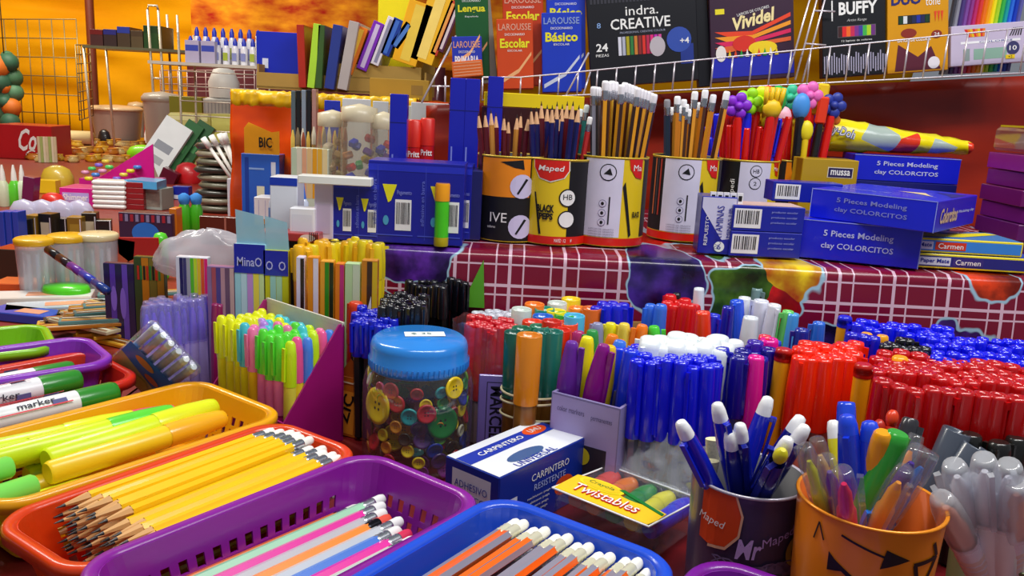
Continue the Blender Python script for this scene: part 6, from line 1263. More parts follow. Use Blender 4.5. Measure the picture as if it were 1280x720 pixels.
# low riser goods: white packs, bottles
def T_(u0, u1, vt, vb, col, label, name='carton', cat='box', z=TAB, dep=.03, group=None, rot=0, Y=None, **kw):
    p = at((u0 + u1) / 2, vb, z); w = wpx(p, u1 - u0); h = wpx(p, vb - vt) / math.cos(PITCH)
    if Y: p = at((u0 + u1) / 2, vt, Y=Y); w = wpx(p, u1 - u0); h = p.z - z
    return Carton(name, label, cat, (p.x, p.y + dep / 2, z + .0006), (w, dep, h), R(rot), col, group=group, **kw), w, h
c, w, h = T_(338, 372, 224, 292, '#e6ecf4', 'white frosted tray of pale blue glue bottles, behind packs', z=TIER, name='bottle_tray', cat='tray'); 
c.mb.rect(0, h * .42, w, h * .14, M('#1a3ab0', .4), c.F, .0004); c.done()
for k in range(4):
    p = at(348 + k * 12, 282, TIER); e = empty('glue_bottle', (p.x, p.y - .018, TIER + .0006)); tag(e, 'small pale blue nozzle bottle in front of white tray, %s' % nth(k, 4), 'bottle', 'small nozzle bottles')
    b = MB(); b.lathe([(.006, 0), (.0065, .003), (.0062, .030), (.0035, .034)], M('#d8e0f0', .2, coat=.3), 16, cap0=True); b.rect(0, 0, .009, .016, M('#8aa8e0', .4), Matrix.Translation((0, -.0068, .016)) @ Matrix.Rotation(R(90), 4, 'X')); b.build('bottle_body', e); b = MB(); b.lathe([(.0035, .034), (.0012, .050), (.0008, .054)], M('#4a7ad8', .3), 12, cap1=True); b.build('nozzle', e)
c, w, h = T_(362, 393, 262, 300, '#eceef4', 'rounded white plastic box in front of the bottle tray', z=TIER, name='plastic_box', dep=.02); c.mb.rect(0, 0, w * .8, h * .6, M('#dfe2ec', .3), c.F); c.done()
c, w, h = T_(393, 416, 228, 300, '#d0c4dc', 'pale lilac tall pack beside the leftmost glue carton', z=TIER, name='soft_pack', cat='pack', dep=.02); c.mb.rect(0, -.01, w * .7, h * .5, M('#bfb0cc', .3), c.F); c.done()
c, w, h = T_(372, 464, 222, 232, '#eef0ea', 'long white strip card lying across the glue packs', z=TIER + .062, name='strip_card', cat='card', dep=.02); c.done()
c, w, h = T_(322, 398, 292, 302, '#a02a2a', 'dark red flat box edge under the white packs', z=TIER, dep=.03); c.mb.disc(w * .32, 0, .008, h * .45, M('#d8c8c8', .4), c.F); 
for k in range(5): c.mb.rect(w * .36 + k * .002, h * .2, .001, h, K_(), c.F, .0008)
c.done()
# behind: table-level goods on the left, farther away
c, w, h = T_(318, 346, 248, 282, '#eef0f6', 'white box with gold lower band beside the bottle tray', z=TAB + .04, dep=.05); c.mb.rect(0, -h * .38, w, h * .2, M('#c8922a', .4), c.F)
for k in range(3): c.mb.rect(-w * .3 + w * .3 * k, h * .1, w * .02, h * .6, M('#a8a8d8', .4), c.F)
c.done()
c, w, h = T_(303, 350, 196, 284, '#2a62c8', 'blue display carton with yellow curved header', z=TAB + .02, dep=.05, name='display_carton'); m = c.mb
m.poly([(-w * .42, h * .5), (w * .5, h * .5), (w * .5, h * .82), (w * .30, h * .80), (-w * .30, h * .92), (-w * .42, h * .84)], M('#f2a814', .4), c.F, -.002); m.text('BIC', w * .14, h * .66, w * .34, h * .14, K_(), c.F, .02, z=.0005); m.rect(w * .34, h * .15, w * .12, h * .5, M('#d8e0f0', .4), c.F); m.rect(0, -.01, w * .2, h * .25, M('#e8e8c8', .4), c.F); m.rect(-w * .36, .0, w * .1, h * .9, M('#1a40a0', .4), c.F)
m.rect(-w * .1, h * .3, w * .4, .004, M('#8ab0e8', .4), c.F); c.done()
p = at(293, 228, TAB + .10)
for k in range(9):
    b = MB(); a = (k - 4) * .12; b.tube([(0, 0, 0), (math.sin(a - .2) * .11, .0, math.cos(a) * .11)], .0045, M('#eceae4', .5), 8); b.tube([(math.sin(a - .2) * .11, .0, math.cos(a) * .11), (math.sin(a - .2) * .135, 0, math.cos(a) * .135)], .0075, M('#f2f2ee', .7), 8)
    o = b.build('cotton_swab', loc=(p.x + .01 + k * .003, p.y + .01 * (k % 3), TAB + .085)); tag(o, 'long white padded stick fanned left of blue display carton, %s' % nth(k, 9), 'brush', 'white padded sticks')
c, w, h = T_(285, 315, 226, 284, '#dfe2ee', 'clear and blue striped holder of the white padded sticks', z=TAB, dep=.03, name='stick_holder', cat='holder'); c.mb.rect(-w * .2, -.0, w * .2, h * .8, M('#2a5ac8', .4), c.F); c.mb.rect(w * .2, -.0, w * .2, h * .8, M('#2a5ac8', .4), c.F); c.done()
# stack of grey pouches
for k in range(9):
    p = at(266, 268, TAB); b = MB(); n = 20; prof = [(.001, 0), (.052, .002), (.060, .010), (.052, .018), (.001, .020)]; b.lathe(prof, M(('#6a6a58', '#8a8470', '#3a3a34')[k % 3], .35, coat=.2, var=.4, scale=60), 18, sy=.7, sx=1)
    o = b.build('grey_pouch', loc=(p.x + rn.uniform(-.005, .005), p.y + .05, TAB + .0006 + k * .0205), rotz=rn.uniform(-.2, .2)); tag(o, 'grey patterned pouch in the tall stack, %s from bottom' % ORD[k + 1], 'pouch', 'stacked grey pouches')
# green bottles with blue tops, reddish dark box
for k, u in enumerate((229, 244)):
    p = at(u, 298, TAB); e = empty('green_bottle', (p.x, p.y + .012, TAB + .0006)); tag(e, 'green cylinder tube with blue fluffy top, %s of two' % ('left', 'right')[k], 'bottle', 'green tubes')
    r = wpx(p, 15) / 2; h = wpx(p, 42); b = MB(); b.lathe([(r * .8, 0), (r, .004), (r, h * .85), (r * .7, h)], M('#48b81e', .3, coat=.5), 20, cap0=True); b.build('tube_body', e); b = MB(); b.lathe([(r * .7, h), (r * .9, h + .006), (r * .95, h + .018), (r * .3, h + .024)], M('#3a8ad8', .8, var=.4, scale=90), 14, cap1=True); b.build('blue_top', e)
p = at(199, 350, TAB); r = wpx(p, 18) / 2; e = empty('green_bottle', (p.x, p.y + .012, TAB + .0006)); tag(e, 'shorter bright green tube standing behind the amber blister pack', 'bottle'); b = MB(); b.lathe([(r * .85, 0), (r, .004), (r, .070), (r * .7, .078), (r * .3, .080)], M('#58d82a', .3, coat=.4), 20, cap0=True, cap1=True); b.build('tube_body', e)
c, w, h = T_(250, 296, 272, 306, '#5a2418', 'dark reddish box below the stacked grey pouches', dep=.02, z=TAB); c.mb.rect(w * .2, .0, w * .05, h, M('#a86a5a', .4), c.F); c.done()
# clear box with blue round lid etc (150-215, 265-300)
c, w, h = T_(150, 216, 268, 312, '#3a2a48', 'dark patterned clear box with a big blue oval inside', dep=.04, z=TAB); c.mb.disc(0, -h * .05, w * .26, h * .3, M('#2a7ad8', .3), c.F); 
for k in range(10): c.mb.rect(-w * .45 + k * w * .1, h * .36, w * .06, h * .2, M(('#a82a3a', '#8a8ab0')[k % 2], .4), c.F, .0006)
c.done()
c, w, h = T_(213, 222, 262, 312, '#d87a1a', 'thin orange box edge left of the green tubes', dep=.03, z=TAB); c.done()
# black wire frames and caps pile left (25-135, 255-300)
for k in range(7):
    u = 30 + k * 17; p = at(u, 306 - (k % 2) * 2, TAB); c = Carton('small_pack', '%s small pack in the row behind the clear tubs, %s' % (('white-framed black', 'ochre', 'black and cream')[k % 3], nth(k, 7)), 'pack', (p.x, p.y, TAB + .0006), (.028, .03, .052 + .006 * (k % 3)), R(k * 7 - 20), ('#18181c', '#8a6a1c', '#242018')[k % 3], group='small packs behind the tubs'); c.mb.rect(0, 0, .018, .03, M(('#18181c', '#a88a2a', '#c8c0a0')[k % 3], .4), c.F); c.mb.rect(.011, 0, .002, .05, M('#e8e8f0', .4), c.F); c.done()
for k in range(4):
    p = at(8 + k * 24, 300, TAB); b = MB(); b.lathe([(.030, 0), (.032, .02), (.030, .055), (.02, .070), (.001, .076)], M('#cfcbe6', .25, alpha=.75, coat=.4), 20, sy=.6); o = b.build('bubble_pack', loc=(p.x, p.y + .07, TAB + .0006)); tag(o, 'pale violet domed clear pack behind the tubs, %s' % nth(k, 4), 'pack', 'domed clear packs')
for k in range(3):
    c, w, h = T_(0 + k * 9, 7 + k * 9, 266, 312, '#2a4ac0', 'upright blue box at the far left edge, %s' % nth(k, 3), dep=.03, z=TAB, group='upright blue boxes'); c.done()
# lime bottles far left, burgundy box
for k, (u, c0, lab) in enumerate(((6, '#c8d0b0', 'pale green bottle at the far left edge'), (20, '#5ac82a', 'bright lime bottle near the far left edge'), (30, '#d8e8c8', 'slim pale bottle right of the lime one'))):
    p = at(u, 258, TAB); r = wpx(p, 14) / 2; h = wpx(p, 32); e = empty('squeeze_bottle', (p.x, p.y, TAB + .0006)); tag(e, lab, 'bottle', 'squeeze bottles'); b = MB(); b.lathe([(r * .9, 0), (r, .01), (r, h * .8), (r * .5, h)], M(c0, .3, coat=.3), 16, cap0=True); b.build('bottle_body', e); b = MB(); b.lathe([(r * .5, h), (r * .4, h + .02), (r * .15, h + .04)], M('#e8e8e0', .4), 12, cap1=True); b.build('cap', e)
c, w, h = T_(26, 40, 222, 262, '#6a1a4a', 'burgundy tilted box right of the lime bottles', z=TAB, tilt=(0, R(8))); c.done()
# yellow cap, red round thing
def dome(u, vb, px, hpx, col, name, label, cat, sy=.8, z=TAB, group=None, alpha=1, rough=.35):
    p = at(u, vb, z); r = wpx(p, px) / 2; h = wpx(p, hpx); b = MB(); b.lathe([(r * .92, 0), (r, h * .15), (r * .96, h * .5), (r * .75, h * .82), (r * .35, h * .97), (.0005, h)], M(col, rough, alpha=alpha, coat=.3), 24, sy=sy, cap0=True)
    o = b.build(name, loc=(p.x, p.y + r * sy, z + .0006)); tag(o, label, cat, group); return o
dome(64, 236, 40, 28, '#d8b838', 'hair_band_bundle', 'round yellow bundle in clear wrap above the red ball', 'bundle', alpha=.9); dome(60, 260, 30, 18, '#d8281a', 'rubber_ball', 'shiny red ball behind the magenta box', 'ball'); dome(230, 230, 34, 26, '#c01a20', 'red_case', 'glossy red round case left of the grey pouches', 'case')
c, w, h = T_(46, 70, 226, 242, '#e8c01a', 'yellow box below the round yellow bundle', z=TAB); c.done()
# magenta trays with clips
c, w, h = T_(74, 116, 236, 258, '#d01a90', 'magenta printed box with white lettering', z=TAB, dep=.10, rot=6); c.mb.rect(-w * .05, 0, w * .75, h * .5, M('#b8a8e8', .4), c.F); c.mb.text('Shimmer', -w * .05, 0, w * .7, h * .36, W_(), c.F, .02, z=.001); c.done()
p = at(140, 240, TAB); c = Carton('display_box', 'open magenta display with sloping side panel, behind printed box', 'display box', (p.x, p.y + .08, TAB + .0006), (.22, .12, .035), R(6), '#c8188a'); c.mb.prism([(-.06, .0), (.11, .0), (.11, .115)], -.002, .002, M('#d0148a', .35, coat=.3), Matrix.Translation((0, -.055, .033)) @ Matrix.Rotation(R(90), 4, 'X')); c.done()
for k in range(16):
    p = at(100 + (k % 8) * 9 - (k // 8) * 4, 222 - (k // 8) * 8, TAB + .05); b = MB(); cc = ['#e8e02a', '#4a8ae0', '#e8a0c8', '#58d86a', '#8a6ae0', '#e8d84a'][k % 6]; b.lathe([(.009, 0), (.0125, .003), (.0125, .008), (.009, .011)], M(cc, .35, coat=.3), 14, cap0=True, cap1=True, sy=.8); b.build('x', link=False)
    o = b.build('foam_shape', loc=(p.x, p.y + .05, TAB + .0372 + .0115 * (k % 4))); tag(o, '%s rounded piece in the magenta display, %s from left' % (['yellow', 'blue', 'pink', 'green', 'violet', 'straw'][k % 6], ORD[k + 1]), 'foam piece', 'rounded foam pieces')
for k in range(6):
    p = at(134, 262, TAB); c = Carton('white_tray', 'white rounded pack in the low stack by magenta box, %s from bottom' % ORD[k + 1], 'pack', (p.x, p.y + .03, TAB + .0006 + k * .0125), (.085, .05, .012), R(4 + k), '#e4e6e2', bev=.004, group='white rounded packs'); c.done()
for k in range(5):
    p = at(152, 262, TAB); c = Carton('red_tray', 'dark red pack stacked beside white ones, %s from bottom' % ORD[k + 1], 'pack', (p.x + .03, p.y + .03, TAB + .0006 + k * .0145), (.05, .05, .014), R(4), '#8a1a20', group='dark red packs'); c.done()
# sky blue long box, blue packs
c, w, h = T_(160, 206, 236, 262, '#9aa8a0', 'clear box topped by a sky blue wedge', z=TAB, dep=.06, rot=-8); c.mb.rect(0, 0, w * .9, h * .7, M('#8a8478', .4, var=.5, scale=80), c.F); c.mb.prism([(-w * .5, -.04), (w * .5, -.05), (w * .3, .03), (-w * .5, .04)], h, h + .02, M('#4aa8e0', .3, coat=.3)); c.done()
for k, (u0, u1, vt, vb, lab) in enumerate(((190, 214, 236, 250, 'small dark blue box, left of two under red case'), (216, 236, 234, 250, 'small dark blue box, right of two under red case'))):
    c, w, h = T_(u0, u1, vt, vb, '#1a2aa0', lab, z=TAB, dep=.03); c.mb.rect(0, -h * .3, w, h * .3, M('#e0e4f0', .4), c.F); c.done()
# green ledger boxes
for k, (u, w_, col, lab) in enumerate(((194, .10, '#dfe4e4', 'white carton with grey print leaning back, left of green ones'), (216, .06, '#1a5a24', 'dark green carton leaning back, middle'), (230, .06, '#16501e', 'dark green carton leaning back, rightmost'))):
    p = at(u - 18, 228, TAB); c = Carton('leaning_carton', lab, 'box', (p.x, p.y + .06, TAB + .03), (w_, .03, .20), 0, col, tilt=(R(-16), R(30)), group='leaning cartons'); c.mb.rect(0, .0, w_ * .6, .03, M('#8a8f98' if k == 0 else '#2a7a34', .4), c.F); c.mb.rect(0, -.05, w_ * .5, .025, M('#a0a4a8' if k == 0 else '#1f6428', .4), c.F)
    if k: c.mb.text('Baco', 0, .03, w_ * .16, .05, M('#b8d0b8', .4), c.F, rot=0)
    c.done()
c, w, h = T_(178, 196, 212, 230, '#e0c8a8', 'cream block among leaning cartons', z=TAB, tilt=(0, R(-20))); c.done()
c, w, h = T_(196, 216, 212, 230, '#5a1428', 'dark plum block at the foot of leaning cartons', z=TAB, tilt=(0, R(25))); c.done()
dome(172, 200, 40, 18, '#8ae01a', 'plastic_bowl', 'bright lime bowl left of the white leaning carton', 'bowl')
# ------------------------------------------------------------------ far left: sweets, tubs, racks, tarpaulin pole
# ochre heaps of small bags
rn = random.Random(21)
for k in range(46):
    u = 40 + (k % 16) * 9 + rn.uniform(-3, 3); v = 178 + (k // 16) * 9 + rn.uniform(-2, 2); cc = ['#e0a01a', '#e8b83a', '#d8882a', '#e8c880', '#c89a4a'][k % 5]
    p = at(u, v + 5, TAB); r = wpx(p, 19) / 2; b = MB(); b.lathe([(r * .9, 0), (r * 1.2, r * .3), (r * .8, r * .6), (r * .9, r * .8)], M(cc, .4, coat=.2, var=.35, scale=30), 5, sy=.6, cap0=True, cap1=True)
    o = b.build('snack_bag', loc=(p.x, p.y, TAB + .0006), rotz=rn.uniform(0, 3)); tag(o, 'small ochre bag in the heap before the grey tubs', 'bag', 'ochre bags')
# red crate with white script
p = at(18, 200, TAB); c = Carton('red_crate', 'red crate with white script lettering at the far left', 'crate', (p.x, p.y + .15, TAB + .0006), (.22, .18, .135), R(5), '#b8141a'); c.mb.text('Coca', .04, .01, .12, .09, W_(), c.F, .02, shear=.4); c.mb.text('Cola', .05, -.045, .09, .03, W_(), c.F, .01, shear=.4); c.done()
for k in range(7):
    p = at(50 + k * 3.4, 203, TAB); b = MB(); b.lathe([(.006, 0), (.006, .10)], M(('#d8c8a0', '#a8b86a', '#e8d8b8')[k % 3], .4), 8, cap0=True, cap1=True); o = b.build('candle', loc=(p.x, p.y, TAB + .0006)); tag(o, 'pale thin stick right of the red crate, %s' % nth(k, 7), 'stick', 'pale thin sticks')
b = MB(); p = at(86, 172, TAB + .03); b.tube([(-.22, 0, 0), (.16, .02, .004)], .035, M('#d8c088', .5, var=.2, scale=8), 14); o = b.build('paper_roll', loc=(p.x, p.y - .1, TAB + .035)); tag(o, 'long cream roll lying before the large grey tub', 'roll')
# tubs
def tub(u, vb, px, hpx, label, col='#b8a898', lidc='#d0b088', z=TAB, Y=None):
    p = at(u, vb, z) ; r = wpx(p, px) / 2; h = wpx(p, hpx)
    if Y: p = at(u, vb - hpx, Y=Y); r = wpx(p, px) / 2; h = p.z - z; p.z = z
    e = empty('storage_tub', (p.x, p.y + r, z + .0006)); tag(e, label, 'tub', 'storage tubs'); b = MB(); b.lathe([(r * .82, 0), (r * .86, .01), (r * .98, h * .82), (r, h * .84)], M(col, .35, coat=.2, scale=5), 28, cap0=True); b.build('tub_body', e)
    b = MB(); b.lathe([(r, h * .83), (r * 1.06, h * .84), (r * 1.06, h * .9), (r * .9, h * .96), (.001, h)], M(lidc, .35, coat=.2), 28); b.build('lid', e); return e
tub(133, 176, 62, 44, 'large grey tub with cream lid near the tent pole'); tub(192, 158, 46, 44, 'grey tub behind the wire shelf leg', '#b0a49c', '#a89c90', Y=4.0); tub(168, 172, 20, 44, 'narrow grey tub between the two larger ones')
c, w, h = T_(211, 252, 121, 150, '#8a8820', 'olive green box right of the grey tubs', Y=3.7, dep=.2); c.done()
c, w, h = T_(208, 262, 142, 178, '#c8c078', 'pale yellow translucent long box in front of the olive one', name='translucent_box', Y=3.15, dep=.14, bev=.01); c.mb.rect(0, h * .42, w * .9, h * .06, M('#e8e4a8', .4), c.F); c.mb.rect(w * .2, 0, .006, h * .9, M('#e0dca0', .4), c.F); c.done()
c, w, h = T_(264, 288, 143, 190, '#cfca6a', 'brighter yellow translucent box beside the orange cloth', Y=3.1, dep=.14); c.done()
c, w, h = T_(254, 288, 126, 148, '#b8b0a8', 'white wire basket box behind orange cloth', Y=3.4, dep=.12); 
for k in range(8): c.mb.rect(-w * .45 + k * w * .13, 0, .003, h * .98, M('#8a8488', .4), c.F)
c.done()
p = at(276, 126, Y=3.42); b = MB(); b.lathe([(.001, .12), (.04, .11), (.062, .06), (.058, .0)], M('#e4e0d8', .5, scale=6), 20, sy=.9); b.lathe([(.058, .0), (.085, -.008), (.083, -.012)], M('#d8d4cc', .5), 20, sy=.7); e = empty('sun_hat', (p.x, p.y + .04, p.z + .012)); tag(e, 'white cap hanging above the wire basket', 'cap'); b.build('crown', e)
for k, (u, v, cc) in enumerate(((178, 158, '#c83a2a'), (188, 156, '#e8e4e0'), (200, 158, '#d84a3a'), (186, 166, '#eceae8'))):
    dome(u, v + 14, 16, 22, cc, 'toy_figure', '%s small cone-shaped toy before the grey tubs, %s' % (('red', 'white', 'coral', 'cream')[k], nth(k, 4)), 'toy', group='cone toys')
dome(128, 182, 16, 20, '#1a1418', 'black_lamp', 'small black rounded object at foot of large tub', 'lamp')
# tent pole
p = at(119, 150, Y=4.5); pb = MB(); pb.lathe([(.024, 0), (.024, 2.9)], M('#6a2a14', .5), 14, cap0=True, cap1=True); e = empty('tent_pole', (p.x * 1.11, 5.0, FLOOR)); tag(e, 'dark red brown tent pole before the yellow tarpaulin', 'pole'); pb.build('pole_shaft', e)
b = MB(); b.lathe([(.045, 0), (.045, .03), (.03, .05)], M('#4a1c10', .5), 14, cap0=True, cap1=True); b.build('foot', e)
# wire grid panel left
def grid(label, ua, va, ub, vb, Ya, Yb, nx, ny, r=.003, col='#8a7a50'):
    a, d = at(ua, va, Y=Ya), at(ub, vb, Y=Yb); a2, d2 = at(ua, va, Y=Ya), Vector((at(ub, va, Y=Yb).x, Yb, at(ub, va, Y=Yb).z)); h = a.z - at(ua, vb, Y=Ya).z
    root = empty('wire_grid', tuple(a)); tag(root, label, 'wire grid'); V = lambda s, t: a.lerp(d2, s) - Vector((0, 0, h * t)) - a; m = M(col, .4, .4)
    for i in range(nx + 1): b = MB(); b.tube([V(i / nx, 0), V(i / nx, 1)], r, m, 5); b.build('upright_wire', root)
    for j in range(ny + 1): b = MB(); b.tube([V(0, j / ny), V(1, j / ny)], r, m, 5); b.build('cross_wire', root)
    return root
grid('thin wire grid hanging before the yellow tarpaulin at left', -10, 24, 95, 160, 5.0, 4.8, 7, 6)
grid('narrow wire grid at left end of the shelf', 94, 56, 112, 150, 4.4, 4.7, 3, 8)
grid('wire grid behind the white bottles and tubs', 200, 88, 318, 130, 4.7, 4.4, 10, 5, col='#b8a0a0')
# dark red cloth behind grid
o = sheet('hanging_cloth', lambda a, b: (-1.95 + 1.5 * a, 5.0 + .03 * nz(a * 9, b * 2), -.35 + .52 * b), 30, 8, M('#5a1420', .7, scale=5), .003); tag(o, 'dark plum cloth hanging behind the wire grid', 'cloth')
o = sheet('hanging_cloth', lambda a, b: (-1.95 + 2.1 * a, 5.1 + .04 * nz(a * 9, b * 2), .16 + .9 * b), 40, 14, tarp_mat('#a81c0c', '#f2a01a', 'patterned_cloth'), .003); tag(o, 'orange and yellow patterned cloth hanging at top behind the shelf', 'cloth')
nd = bpy.data.materials['patterned_cloth'].node_tree.nodes
for q in nd:
    if q.type == 'TEX_NOISE': q.inputs['Scale'].default_value = 7
# shelf with frames
p0 = at(104, 55, Y=4.1); p1 = at(236, 40, Y=4.1); zs = p0.z - .01
e = empty('wire_shelf', (p0.x, 4.1, zs)); tag(e, 'white wire shelf carrying dark packs, standing over the tubs', 'shelf'); w_ = p1.x - p0.x; m = M('#cfc4b0', .3, .4)
b = MB(); b.box((w_ / 2, .12, 0), (w_, .26, .012), M('#6a6a50', .4)); b.build('shelf_board', e)
for fx in (.0, .62, .72):
    for y in (0, .22): b = MB(); b.tube([(w_ * fx if fx else 0, y, .0 if not fx else .18), (w_ * fx + .02, y, TAB - zs)], .006, m, 6); b.build('leg', e)
b = MB(); b.tube([(w_ * .62, 0, .18), (w_ * .63, 0, .20), (w_ * .71, 0, .20), (w_ * .72, 0, .18)], .006, m, 6); b.build('top_loop', e)
for k in range(5): b = MB(); b.tube([(w_ * .63, 0, -.06 - k * .07), (w_ * .73, 0, -.06 - k * .07)], .005, m, 6); b.build('rung', e)
for k, (u0, u1, vt, vb, col, tcol, lab) in enumerate(((110, 126, 28, 48, '#4a2a2a', '#6a1a1a', 'dark pack with red lid, leftmost on the wire shelf'), (127, 143, 26, 47, '#3a2a2a', '#2a2a7a', 'dark pack with navy lid on the wire shelf'), (144, 160, 20, 45, '#4a3a2c', '#2a3a9a', 'dark pack with blue lid, middle of the wire shelf'), (161, 176, 22, 43, '#5a4a34', '#4a3a2a', 'brown pack right of the blue-lidded one'), (177, 200, 12, 40, '#2a4a24', '#1a3a1c', 'green pack, tallest on the wire shelf'))):
    a = at(u0, vb, Y=4.13); w = wpx(a, u1 - u0); h = wpx(a, vb - vt); c = Carton('dark_pack', lab, 'pack', (a.x + w / 2, 4.22, zs + .0065), (w, .14, h), 0, col, group='packs on the wire shelf'); c.mb.rect(0, h * .34, w, h * .3, M(tcol, .4), c.F); c.done()
# white bottle display with blue caps
p = at(274, 80, Y=3.0); zb = at(270, 80, Y=3.0).z
e = empty('wire_shelf', (p.x, 3.0, zb)); tag(e, 'white wire shelf carrying the blue-capped bottles', 'shelf'); b = MB(); b.box((-.05, .06, -.005), (.38, .16, .010), M('#c8c0b0', .4)); b.build('shelf_board', e)
for sx in (-.135, .135):
    for sy in (-.01, .13): b = MB(); b.tube([(sx, sy, .10), (sx, sy, TAB - zb)], .004, m, 6); b.build('leg', e)
for k in range(5):
    b = MB(); b.tube([(-.135, -.012, -.03 - k * .05), (.135, -.012, -.03 - k * .05)], .0025, m, 6); b.build('rung', e)
for j in range(2):
    for k in range(8):
        x = p.x - .105 + k * .031; b = MB(); q = empty('glue_bottle', (x, 3.02 + j * .06, zb + .0006 )); tag(q, 'white bottle with blue cap on far shelf, %s row, %s' % (('front', 'back')[j], nth(k, 8)), 'bottle', 'blue-capped bottles')
        H = .075 + j * .035; b.lathe([(.012, 0), (.0125, H * .7), (.008, H * .85)], M('#e8e6ee', .3, coat=.3), 12, cap0=True); b.rect(0, 0, .016, H * .35, M('#a8b83a' if k % 3 == 1 else '#8a90c8', .4), Matrix.Translation((0, -.013, H * .35)) @ Matrix.Rotation(R(90), 4, 'X')); b.build('bottle_body', q)
        b = MB(); b.lathe([(.008, H * .85), (.008, H), (.003, H + .015)], M('#2a3ac0', .35), 12, cap1=True); b.build('cap', q)
p2 = at(230, 84, Y=2.95)
for k in range(2): c = Carton('small_carton', 'white and lavender box on far shelf, %s' % ('left', 'right')[k], 'box', (p2.x + k * .055 + .015, 3.015, zb - .0), (.05, .05, .075), R(-4), '#b8b0cc', group='lavender boxes'); c.mb.rect(0, .012, .046, .02, M('#3a4ab0', .4), c.F); c.done()
# orange draped riser
OY = 1.95; z1 = at(330, 118, Y=OY).z; xl = at(288, 180, Y=OY).x; xr = at(560, 140, Y=OY).x
e = empty('display_riser', ((xl + xr) / 2, OY + .2, TAB)); tag(e, 'riser draped in orange plastic carrying the folder boxes', 'display shelf'); b = MB(); b.box((0, 0, (z1 - TAB) / 2), (xr - xl - .03, .36, z1 - TAB - .01), M('#6a4a2a', .8)); b.build('riser_box', e)
def orr_(a, bb):
    x = (xl - xr) / 2 + (xr - xl) * a
    if bb < .6: t = bb / .6; return (x, -.195 - .018 * (1 - t) + .02 * nz(a * 7, t * 3), .003 + (z1 - TAB) * t)
    t = (bb - .6) / .4; return (x, -.195 + .39 * t, z1 - TAB + .002 + .006 * nz(a * 14, t * 4))
mo, nt, bs = node_mat('orange_plastic'); n_ = nt.nodes.new('ShaderNodeTexNoise'); n_.inputs['Scale'].default_value = 5; nt.links.new(ramp(nt, n_.outputs['Fac'], [(.3, '#b83808'), (.6, '#d84c0a'), (.8, '#d8701a')]), bs.inputs['Base Color']); bs.inputs['Roughness'].default_value = .25
sheet('plastic_cover', orr_, 60, 30, mo, .001, e)
b = MB(); n = 40
for k in range(n):
    pass
o = sheet('gold_trim_cloth', lambda a, bb: ((xl + .01 + (xr - xl - .08) * a) * .9, OY - .215 - .01 * nz(a * 30, bb * 3) + .10 * max(0, bb - .35), z1 + .008 - .030 * (1 - min(1, bb / .35)) + .004 * nz(a * 40, bb * 5)), 90, 8, M('#f2b80e', .35, var=.3, scale=60), .002); tag(o, 'ruffled golden yellow strip along the top edge of orange plastic', 'cloth strip')
# cardboard tray with folders
def kraft(): return M('#a8863c', .75, var=.12, scale=14)
zt = z1 + .012
a = at(322, 112, Y=OY + .02); c_ = at(532, 92, Y=OY + .02); 
e = empty('cardboard_box', ((a.x + c_.x) / 2, OY + .13, zt), R(1)); tag(e, 'open cardboard box full of folders and booklets', 'box'); W1 = c_.x - a.x; b = MB(); b.box((0, 0, .004), (W1, .24, .006), kraft()); b.box((0, -.118, .020), (W1, .004, .034), kraft()); b.box((0, .118, .05), (W1, .004, .095), kraft())
for s in (-1, 1): b.box((s * (W1 / 2 - .002), 0, .03), (.004, .232, .05), kraft())
b.box((W1 * .22, -.118, .05), (W1 * .5, .004, .03), kraft()); b.build('box_body', e)
fl_ = [(320, 382, 40, 100, '#1a2ab0', 'large royal blue folder at the left end of cardboard box', 0), (383, 392, 34, 90, '#a82a1a', 'red brown folder right of the blue one', -2), (393, 402, 32, 88, '#a8d83a', 'pale green clear folder', 6), (403, 411, 34, 84, '#3a5a2a', 'olive folder between green and navy ones', 3), (414, 426, 33, 82, '#2a3a8a', 'navy booklet leaning left of grey one', 8), (430, 442, 28, 80, '#b0a8a8', 'grey booklet with clear cover', 10)]
for (u0, u1, vt, vb, col, lab, rt_) in fl_:
    t = at((u0 + u1) / 2, vt, Y=OY + .06); w = wpx(t, u1 - u0); h = t.z - zt - .008; c = Carton('folder', lab, 'folder', (t.x, OY + .07, zt + .0075), (w, .16 if w < .05 else .02, h), 0, col, tilt=(0, R(rt_)))
    if u0 == 320: c.mb.rect(-w * .32, -h * .08, w * .12, h * .18, M('#c8d0e8', .4), c.F)
    c.done()
